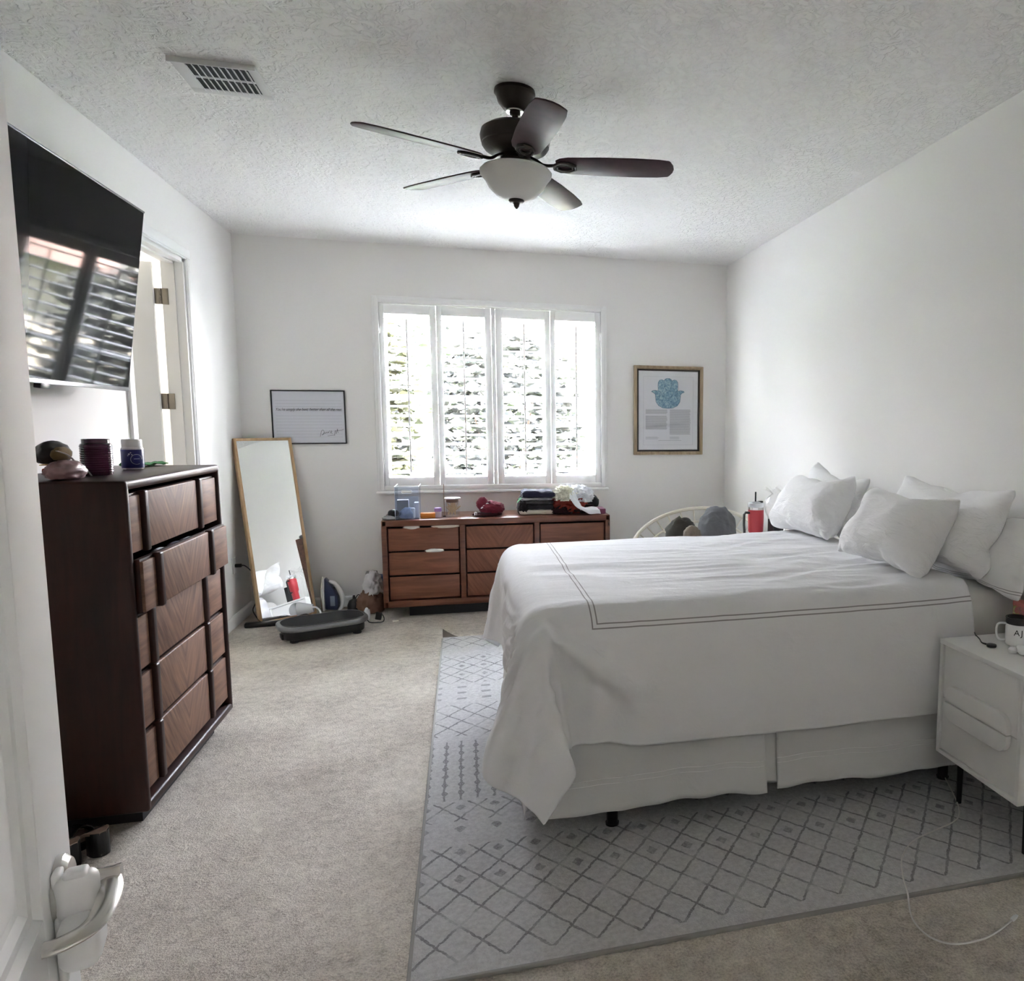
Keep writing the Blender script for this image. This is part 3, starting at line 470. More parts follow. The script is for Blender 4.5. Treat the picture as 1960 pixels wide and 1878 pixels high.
0,1,-1,-1,1,0,1,-1,1,0,2,-2,-1,-1,0,1,0,0,1,-1,0,1,-1,0,0,0,0,0,0,0,0,0,1,-1,0,0,0,0,0,0,0,0,0,0,0,0,0,0,0,1,-1,0,0,0,0,0,0,0,0,0,0,0,1,0,-2,3,-2,0,0,0,1,0,1,-1,-2,1,-1,1,0,0,0,0,
0,0,0,0,0,0,0,0,0,0,0,0,0,0,0,1,-1,0,0,0,0,0,0,0,0,0,0,0,0,-1,1,0,0,0,0,0,0,1,-1,0,0,0,1,-2,1,0,0,0,0,0,0,1,0,2,-2,-2,0,1,0,0,1,-1,0,0,0,0,1,-1,0,1,-1,0,0,0,0,0,0,0,0,0,1,-1,0,0,0,
0,0,0,0,0,0,1,-1,0,0,0,0,0,0,0,0,0,0,0,0,-2,2,0,0,1,-1,0,1,0,1,0,0,-3,-1,1,0,2,-1,0,0,0,1,-1,0,0,0,0,0,0,1,-1,0,1,-1,0,0,0,0,0,0,1,-1,0,0,0,0,0,0,0,0,0,0,0,0,0,0,0,0,0,0,2,-2,0,0,
-2,2,0,-1,1,0,0,1,1,3,-4,-2,0,1,0,0,0,0,0,0,0,0,0,0,0,0,0,0,0,0,0,0,0,0,0,0,0,0,0,0,0,0,0,0,0,0,0,0,0,1,-1,0,0,0,0,0,0,0,1,-2,2,-2,2,-1,0,0,0,2,-1,-1,2,0,2,-5,-2,3,-1,1,0,-1,1,0,0,
0,1,-1,0,0,0,0,0,0,0,0,0,1,-1,0,0,0,0,0,0,1,-1,0,0,0,0,0,0,0,0,0,0,0,0,0,0,0,1,-1,-1,1,2,-4,3,0,-2,0,0,1,-1,3,1,1,-7,-1,3,0,0,1,-1,0,0,0,0,0,0,1,-1,0,1,-1,0,0,0,0,0,0,1,-1,0,0,0,0,
0,0,1,-1,0,0,0,0,0,0,1,-1,0,1,-1,0,0,-1,0,2,-3,3,-1,0,0,0,0,1,-1,-1,5,0,-2,-6,3,1,1,-1,0,0,1,-1,0,0,0,0,0,0,0,0,0,1,-1,0,0,0,0,0,0,0,0,0,0,0,0,0,0,1,-1,0,0,0,0,0,0,0,0,0,1,-3,2,0,
-1,2,0,-2,1,0,2,-3,1,0,0,4,2,-4,-6,4,0,0,0,0,0,0,0,1,-1,0,1,-1,0,0,0,0,0,0,0,0,0,0,0,1,-1,0,1,-1,0,0,0,0,0,0,1,-1,0,0,0,0,0,1,-2,0,2,-1,-1,2,-3,2,-1,0,0,1,-1,2,-3,1,3,3,-6,-2,2,1,
-1,0,0,0,0,0,0,0,0,0,0,0,0,0,0,0,1,-1,0,1,-1,0,0,0,0,0,0,1,-1,0,0,0,0,0,0,1,-1,0,0,1,-3,1,0,0,4,-4,-1,2,1,2,-2,1,0,-3,2,-1,1,2,3,-5,-1,1,0,1,-1,1,-1,0,1,-1,0,0,0,1,-1,0,0,0,0,0,0,
0,0,0,0,0,0,0,0,0,0,0,1,-1,0,0,0,0,0,0,0,0,-1,1,1,0,-2,0,2,-1,1,-1,0,-1,2,2,-2,0,0,1,0,1,-2,2,-1,-1,0,0,0,0,0,0,0,0,0,0,0,0,1,-1,0,0,0,0,0,0,1,-1,0,1,-1,0,0,0,0,0,0,0,0,0,0,0,1,-1,
-2,2,-1,0,0,0,2,-1,-1,-1,1,1,-1,0,1,0,-1,-1,2,-1,1,-1,0,0,0,0,0,0,0,0,0,1,-1,0,0,0,0,0,0,1,-1,0,0,0,0,0,0,0,0,0,0,0,0,0,0,1,-1,0,0,0,0,0,-1,0,0,1,-1,2,-2,1,0,2,0,0,-1,0,-1,-1,1,1,
-1,0,1,1,0,-2,0,0,1,-1,0,0,0,0,0,0,1,-1,0,0,0,0,0,0,1,-1,0,0,0,0,0,0,1,-1,0,0,0,0,0,0,1,-1,0,0,-3,1,2,-1,1,-1,1,1,-2,178,22,22,22,23,24,23,20,10,6,5,6,3,-1,-3,0,0,1,0,0,0,0,1,0,0,
0,0,0,0,0,0,0,0,0,0,0,0,0,0,0,0,0,0,0,0,0,-1,1,1,2,3,-2,-6,-7,-7,-7,-5,-6,-13,-18,-20,-21,32,-1,0,0,0,-1,0,2,4,1,0,1,1,-1,1,0,0,-1,1,0,0,0,-1,0,0,0,0,0,0,0,0,0,0,0,0,0,0,0,0,0,0,0,
0,0,0,0,1,-1,0,0,0,0,0,0,0,1,-1,-2,-2,-1,-1,0,32,0,0,-1,-1,1,0,1,3,2,1,-2,2,1,0,-1,1,0,-1,1,0,0,0,0,0,0,0,0,0,0,0,0,0,0,0,0,0,0,0,0,0,0,0,0,0,0,0,0,-1,0,0,0,0,0,0,0,0,-3,-2,-1,0,1,
31,1,-1,1,-1,-1,0,0,4,2,-1,1,1,1,0,1,-1,1,0,-1,0,1,0,0,0,0,0,0,0,0,0,0,0,0,0,0,0,0,0,0,0,0,0,0,0,0,0,0,0,-1,0,0,0,0,0,0,-2,-2,-1,-1,1,-1,32,-1,1,0,0,-1,0,0,1,3,1,0,1,2,0,0,0,-1,1,
0,0,-1,0,0,0,0,1,0,0,0,0,0,0,0,0,0,0,0,-1,0,0,0,0,0,0,0,0,0,0,0,0,1,-2,1,0,0,-1,-3,-2,1,-1,0,29,3,0,-1,1,-1,-1,0,1,4,2,-2,2,1,0,0,1,0,-1,1,0,0,0,0,0,0,-1,0,0,0,0,0,0,0,0,0,0,0,1,0,
0,0,0,0,0,0,0,0,0,0,-1,0,0,0,0,0,-4,-2,0,0,0,-3,25,3,3,1,0,0,-1,0,0,2,3,0,0,2,1,0,-1,1,0,-1,1,0,0,0,0,0,0,0,0,0,0,0,0,0,0,0,0,0,0,0,0,0,0,0,0,0,0,0,0,-1,0,0,0,0,0,-2,-2,-1,0,-1,-4,
-4,17,6,4,4,0,1,0,-1,0,2,2,1,-2,4,1,0,0,-1,1,0,-1,0,0,1,0,0,0,0,0,0,0,0,0,0,0,0,0,0,0,0,0,0,0,-1,0,0,0,0,0,1,-1,0,0,0,0,-3,-2,-1,-1,-3,-4,-4,10,4,6,6,5,1,0,-1,-1,1,4,0,0,2,1,0,1,0,
0,0,0,0,0,-1,0,0,0,0,0,1,0,-1,0,0,0,0,0,0,0,0,0,0,0,1,0,0,0,0,0,-1,0,0,0,0,-1,-3,-1,-1,-3,-7,-4,0,8,0,2,4,8,6,4,0,-2,1,4,0,-1,1,4,0,0,0,-1,1,0,0,0,0,0,0,0,0,0,-1,0,1,0,0,0,0,0,0,0,
0,0,0,0,0,0,0,0,0,0,0,-1,0,1,-1,-2,-2,-2,-4,-8,-2,0,-1,8,0,0,1,1,7,10,5,0,-3,3,3,0,-1,4,1,-1,1,0,-1,1,0,0,0,0,0,0,0,0,0,0,0,0,0,0,0,0,0,0,0,0,0,0,0,0,0,0,-1,1,0,-2,0,1,0,-4,-1,-6,
-7,-1,-1,-2,-2,6,0,0,0,2,1,2,9,10,1,1,4,0,-2,1,2,1,0,0,0,-1,0,0,0,0,0,0,0,0,0,0,0,0,0,0,0,0,0,0,0,0,0,0,0,0,0,0,1,-1,0,0,0,-1,-6,2,-8,-7,-3,-3,-3,-2,-3,0,1,0,1,-1,1,0,3,7,12,7,4,
-7,2,2,1,-1,-1,0,1,0,0,0,0,0,0,0,0,0,0,0,0,0,0,0,0,0,0,0,0,0,0,0,0,0,0,0,0,0,-1,2,-1,-3,3,-12,-8,-4,-3,-1,-1,0,0,1,-1,1,-1,0,-1,0,-1,-2,-1,5,15,6,1,-1,1,-1,0,0,-1,0,0,0,0,0,0,0,0,
0,0,0,0,0,0,0,0,0,0,0,0,0,0,0,0,0,0,0,0,0,1,0,1,1,-7,-9,-4,-1,1,-1,0,0,0,-2,-1,-2,-1,-1,-1,-1,-2,2,3,-10,-9,14,14,4,0,1,0,0,0,0,0,0,0,0,0,0,0,0,0,0,0,0,0,0,0,0,0,0,0,0,0,0,0,0,0,0,
0,0,0,0,1,-3,-6,1,0,0,0,1,0,-1,2,-9,0,0,0,1,1,1,3,-1,-7,4,-3,13,-3,1,-1,0,0,0,0,0,0,0,0,0,0,0,0,0,0,0,0,0,0,0,0,0,0,0,0,0,0,0,0,0,0,0,0,0,0,0,-2,2,1,-1,0,0,0,-1,1,1,-1,-8,1,1,2,0,
1,0,-1,-8,4,-1,5,1,4,-1,0,0,0,0,0,0,0,0,0,0,0,0,0,0,0,0,0,0,0,0,0,0,0,0,0,0,0,0,0,0,0,0,0,0,0,0,0,0,0,0,0,1,-1,0,0,0,-1,-4,0,1,0,0,0,0,-6,2,2,-5,9,2,-2,1,0,0,0,0,0,0,0,0,0,0,0,0,0,
0,0,0,0,0,0,0,0,0,0,0,0,0,0,0,0,0,0,0,0,0,0,0,0,0,0,1,0,-1,0,1,-1,-1,1,-3,0,0,0,0,-1,-3,-1,5,-3,2,4,-2,2,0,0,0,0,0,0,0,0,0,0,0,0,0,0,0,0,0,0,0,0,0,0,0,0,0,0,0,0,0,0,0,0,0,0,0,0,0,
1,-1,0,0,0,0,0,0,0,1,-1,-3,0,0,-1,1,-2,-4,5,1,-3,5,0,2,-1,0,0,0,0,1,-1,0,0,0,0,0,0,0,0,0,0,0,0,0,0,0,0,0,0,0,0,0,0,0,0,0,0,0,0,0,0,0,0,0,0,0,0,0,1,-1,0,0,0,-3,0,0,1,-2,-3,2,2,-2,1,
4,0,-1,1,1,-1,0,0,-1,1,0,0,0,0,0,0,0,0,0,0,0,0,0,0,0,0,0,0,0,0,0,0,0,0,0,0,0,0,0,0,0,0,0,0,0,0,0,0,0,0,0,0,-3,1,-1,-1,-2,0,4,-1,-1,3,0,1,-1,1,0,0,0,0,0,0,1,-1,0,0,1,-1,0,0,0,0,0,0,
0,0,0,0,0,0,0,0,0,0,0,0,0,0,0,0,0,0,0,0,0,0,0,0,0,0,0,0,0,0,-3,0,0,-2,0,2,2,-2,0,2,1,0,1,-1,-1,1,1,-1,0,0,-1,1,0,0,-1,1,0,0,0,0,0,0,0,0,0,0,0,0,0,0,0,0,0,0,0,0,0,0,0,0,0,0,0,0,0,0,
1,-1,0,1,-1,0,-2,-1,0,-1,0,3,-1,-1,1,2,0,-1,0,1,0,0,-1,1,0,0,0,0,0,0,0,0,0,0,0,0,0,0,0,0,0,0,0,0,0,0,0,0,0,0,0,0,0,0,0,0,0,0,0,1,-1,0,0,0,0,0,0,0,-3,1,-2,0,2,0,-1,1,1,0,1,0,0,0,1,
-1,0,0,0,0,0,0,0,0,0,0,0,0,0,0,0,0,0,0,0,0,0,0,0,0,0,0,0,0,0,0,0,0,0,0,0,0,0,0,0,0,0,0,0,0,0,1,-2,-1,1,0,1,0,-1,1,1,0,0,0,0,0,-1,1,0,0,0,0,0,0,0,0,0,0,0,1,-1,0,0,0,0,0,0,0,0,0,0,0,
0,0,0,1,-1,0,0,0,0,0,0,0,0,0,0,1,-1,0,0,0,0,0,-2,0,-1,1,0,0,0,1,1,0,0,0,0,0,1,-1,0,1,-1,0,0,0,0,0,0,0,1,-2,1,0,0,0,0,0,0,0,0,0,0,0,0,0,0,-1,1,0,0,0,0,0,0,0,0,0,1,-1,0,0,1,-1,0,0,
-2,-1,1,1,0,0,0,0,1,0,0,0,0,0,0,0,0,-1,1,0,1,-1,0,0,0,0,-1,1,0,0,0,0,0,0,0,0,0,0,0,0,0,0,0,0,0,0,0,0,0,0,0,0,0,0,0,0,0,0,0,0,0,0,-2,1,-1,1,0,0,0,1,0,0,0,0,0,0,-1,1,0,0,0,0,-1,1,0,
0,0,1,-1,0,1,-1,0,0,0,0,0,0,0,0,0,0,0,0,0,0,0,0,0,0,0,0,0,0,0,0,-1,1,0,0,0,0,0,0,-1,-1,1,0,0,0,1,0,0,0,0,0,0,0,1,-1,0,0,0,0,0,0,0,0,0,-1,1,0,-1,1,0,0,0,0,0,0,0,0,0,0,0,0,0,0,0,0,0,
0,0,0,0,0,0,0,1,-1,0,0,0,0,1,-1,-1,0,0,1,0,-1,1,0,0,0,0,0,1,-1,-1,1,0,0,0,0,0,0,1,-1,0,0,0,0,0,0,0,0,0,0,0,0,0,1,-1,0,0,0,0,0,0,0,0,0,0,0,0,0,1,-1,0,0,0,0,0,0,0,0,-1,0,1,-1,0,1,0,
0,0,0,0,0,-1,1,0,0,0,0,0,0,0,0,-1,1,0,0,0,0,0,0,0,0,0,0,0,0,1,-2,1,0,0,0,0,0,0,0,0,0,0,0,0,0,0,0,0,0,0,1,-1,0,0,0,-2,1,0,1,0,0,0,0,0,0,0,0,0,0,1,-1,0,0,0,0,0,0,0,0,0,0,0,0,0,0,0,0,
0,0,0,0,0,0,0,0,0,0,0,0,0,0,0,0,0,0,0,0,0,0,0,0,0,0,0,0,0,0,0,0,0,-1,0,0,1,0,0,0,0,0,0,0,0,0,0,0,0,0,1,-1,0,0,0,0,0,0,0,0,0,0,0,0,0,0,-1,1,0,0,0,0,0,0,0,0,0,0,0,0,0,0,0,0,0,0,0,0,
0,1,-1,0,-1,0,0,1,0,0,0,0,0,0,0,1,-1,0,0,0,1,-1,1,-1,-1,1,0,0,0,0,0,0,0,0,0,0,0,0,0,0,0,0,0,0,0,1,-1,0,0,0,0,0,0,1,-1,0,0,0,0,0,0,0,0,0,0,0,0,0,0,0,0,0,0,0,0,1,-1,-1,1,0,-1,1,-1,1,
-1,2,-1,0,0,0,0,1,-1,0,0,0,0,0,0,0,0,0,0,0,0,0,0,-1,1,0,0,0,1,-1,0,-1,1,0,0,0,0,0,1,-1,0,0,0,0,-1,1,0,0,0,0,0,0,0,0,0,1,0,-1,0,0,0,0,0,-1,1,1,-1,0,0,-1,1,0,0,0,0,0,0,0,0,0,0,1,-1,
0,0,0,0,0,0,0,-1,1,0,0,0,0,0,0,0,0,0,0,0,0,0,1,0,-1,1,-1,1,0,0,0,0,0,0,0,0,0,1,-1,0,0,0,0,0,-1,1,0,0,0,0,0,0,0,0,0,0,1,-1,0,1,-2,1,0,0,0,0,0,0,0,0,0,0,0,0,0,0,0,0,0,0,0,1,-1,0,0,0,
0,0,0,0,0,0,1,-1,0,0,0,0,0,0,1,-1,0,0,0,0,1,-1,0,0,0,0,1,-1,0,0,0,1,-2,1,0,-1,1,0,0,0,0,0,0,0,0,0,0,0,0,0,0,0,0,0,1,-1,0,0,0,1,-1,0,0,0,0,0,1,-1,0,0,0,0,0,0,0,0,-1,1,0,0,0,0,-1,1,
0,0,0,0,-1,1,0,0,0,-1,1,0,1,-1,0,0,0,0,1,-1,0,0,0,0,0,0,0,0,0,0,1,-1,0,0,1,-1,0,0,0,0,0,0,1,-1,0,0,0,0,0,1,-1,0,0,0,0,0,0,0,0,0,0,0,0,0,0,1,-1,0,0,0,0,0,0,0,1,-1,0,0,0,0,-1,1,0,0,
0,0,0,0,0,0,1,-1,0,1,-1,1,-1,0,1,-1,0,0,1,-1,0,0,0,0,0,0,0,0,0,0,0,0,1,0,-1,0,0,0,0,0,0,0,0,-1,2,-1,0,0,0,0,0,0,-2,3,-1,0,0,0,0,0,0,0,0,0,0,0,0,0,0,0,0,0,0,0,0,1,-1,0,1,0,0,0,0,0,
0,1,-1,1,-1,0,0,0,0,0,0,0,1,-1,0,0,0,0,0,0,0,0,-1,1,0,0,0,0,1,-1,0,-1,1,0,0,0,0,0,0,0,0,0,0,0,1,-1,0,1,-1,0,1,-1,1,-1,0,1,-1,0,0,0,0,1,-1,0,0,0,0,0,0,0,0,0,-1,0,0,1,0,0,0,0,0,0,0,
0,0,0,0,0,0,0,-1,1,0,0,0,0,0,0,0,0,0,0,0,0,0,1,-2,2,-2,1,0,1,-1,1,-1,0,1,-1,1,1,-1,1,-1,0,0,0,0,0,1,-1,1,0,-1,0,0,0,0,0,0,0,0,0,0,0,0,0,0,0,0,0,0,0,0,0,1,-1,0,0,0,0,0,0,0,0,0,0,0,
-1,1,-1,1,0,0,0,1,-1,0,1,-1,1,-1,0,1,-1,1,-1,1,-1,1,-1,0,0,0,0,1,-1,0,1,-1,0,0,0,0,0,0,0,0,0,0,0,0,0,0,0,0,0,-1,1,0,0,0,0,0,0,0,1,-1,0,0,0,0,0,0,0,0,1,-1,1,0,-1,1,-1,1,1,-1,1,-1,1,
-1,1,-1,0,0,1,-1,0,0,0,1,-2,1,0,0,0,0,0,0,0,0,0,0,0,0,0,0,0,0,0,0,0,0,1,-1,0,0,0,0,-1,1,0,0,0,0,0,1,-1,0,1,0,-1,1,0,-1,1,-1,0,1,-1,1,-1,1,-1,0,1,-1,0,0,0,0,0,-1,1,0,0,0,0,0,0,0,0,
0,0,0,0,0,1,-1,0,0,0,0,0,1,-2,1,0,0,0,0,0,0,0,0,0,0,0,0,0,2,-2,0,1,-1,1,0,-1,1,1,-1,1,-1,1,-1,1,0,-1,1,-1,1,-1,0,0,1,-1,0,0,0,0,0,0,0,0,0,0,0,0,0,-1,1,0,0,0,0,0,0,0,0,0,0,0,0,0,1,
-1,0,0,0,0,0,0,2,-1,0,-1,1,-1,1,0,-1,0,1,0,0,0,0,-1,1,0,-1,1,-1,1,-1,0,-1,1,0,0,0,0,0,0,0,0,1,-1,0,0,0,0,0,0,0,0,0,0,-1,1,0,0,0,0,0,1,-2,1,0,0,0,1,-1,1,1,-1,0,0,0,0,-1,1,0,1,0,-1,
1,-1,1,0,0,0,0,-1,1,0,0,-1,1,0,-1,0,0,0,0,0,0,0,-1,1,0,0,0,0,0,0,0,0,0,0,0,0,0,0,0,0,0,0,1,-1,0,0,0,-1,2,-1,1,-1,1,0,-1,1,0,0,0,0,0,1,-1,1,0,0,-1,1,0,0,-1,0,0,0,-1,0,1,0,0,0,0,0,0,
0,0,0,0,0,0,0,0,0,0,0,0,0,0,0,0,0,0,0,0,-1,0,1,0,0,0,0,1,-1,2,-1,-1,1,0,0,0,0,0,1,0,-1,1,0,-1,1,0,0,0,0,0,0,1,-2,1,-1,0,0,0,0,0,0,0,0,0,0,0,0,0,0,0,0,0,0,0,0,1,-1,0,0,0,0,0,0,0,0,
0,0,0,0,-1,3,-1,0,0,0,0,0,0,0,0,1,-1,1,0,-1,1,0,0,0,0,0,0,-1,1,0,-2,1,0,0,0,0,0,0,0,0,0,0,0,0,0,0,0,0,0,0,0,0,-1,1,0,0,0,0,0,0,0,0,0,0,0,0,-2,5,-3,0,1,0,0,0,0,0,0,0,1,0,-1,1,-1,0,
1,-1,1,1,-1,0,0,-2,1,0,0,1,-1,0,0,0,0,0,0,0,0,0,1,0,-1,0,0,0,0,0,1,-1,0,0,1,-1,0,0,0,0,1,-1,0,0,1,1,-1,0,0,0,0,0,0,-1,1,1,-1,0,1,-1,1,0,-1,1,0,0,1,-1,1,-1,-1,0,0,-1,2,-1,1,1,-2,0,
0,2,-2,0,-1,0,2,-1,0,0,1,-1,-1,2,-1,1,-2,1,0,0,0,0,0,0,1,0,-1,3,-3,1,0,0,0,0,0,0,0,0,1,-1,0,1,-1,0,1,-1,0,0,1,1,0,1,-2,1,0,0,-1,1,-1,-1,1,0,0,0,0,0,1,0,-1,1,0,0,-2,2,-1,-1,2,-2,2,
0,0,-1,0,1,-2,1,0,0,1,0,0,0,0,-1,0,0,0,0,0,0,0,1,-1,0,1,-1,0,1,0,0,-1,1,1,1,-1,1,0,-1,1,0,-1,0,0,1,-1,1,0,-1,1,0,0,-2,2,-1,1,0,-1,0,1,0,1,-1,0,0,-1,0,1,0,0,-1,1,0,-3,0,1,0,0,-1,1,
0,-1,]
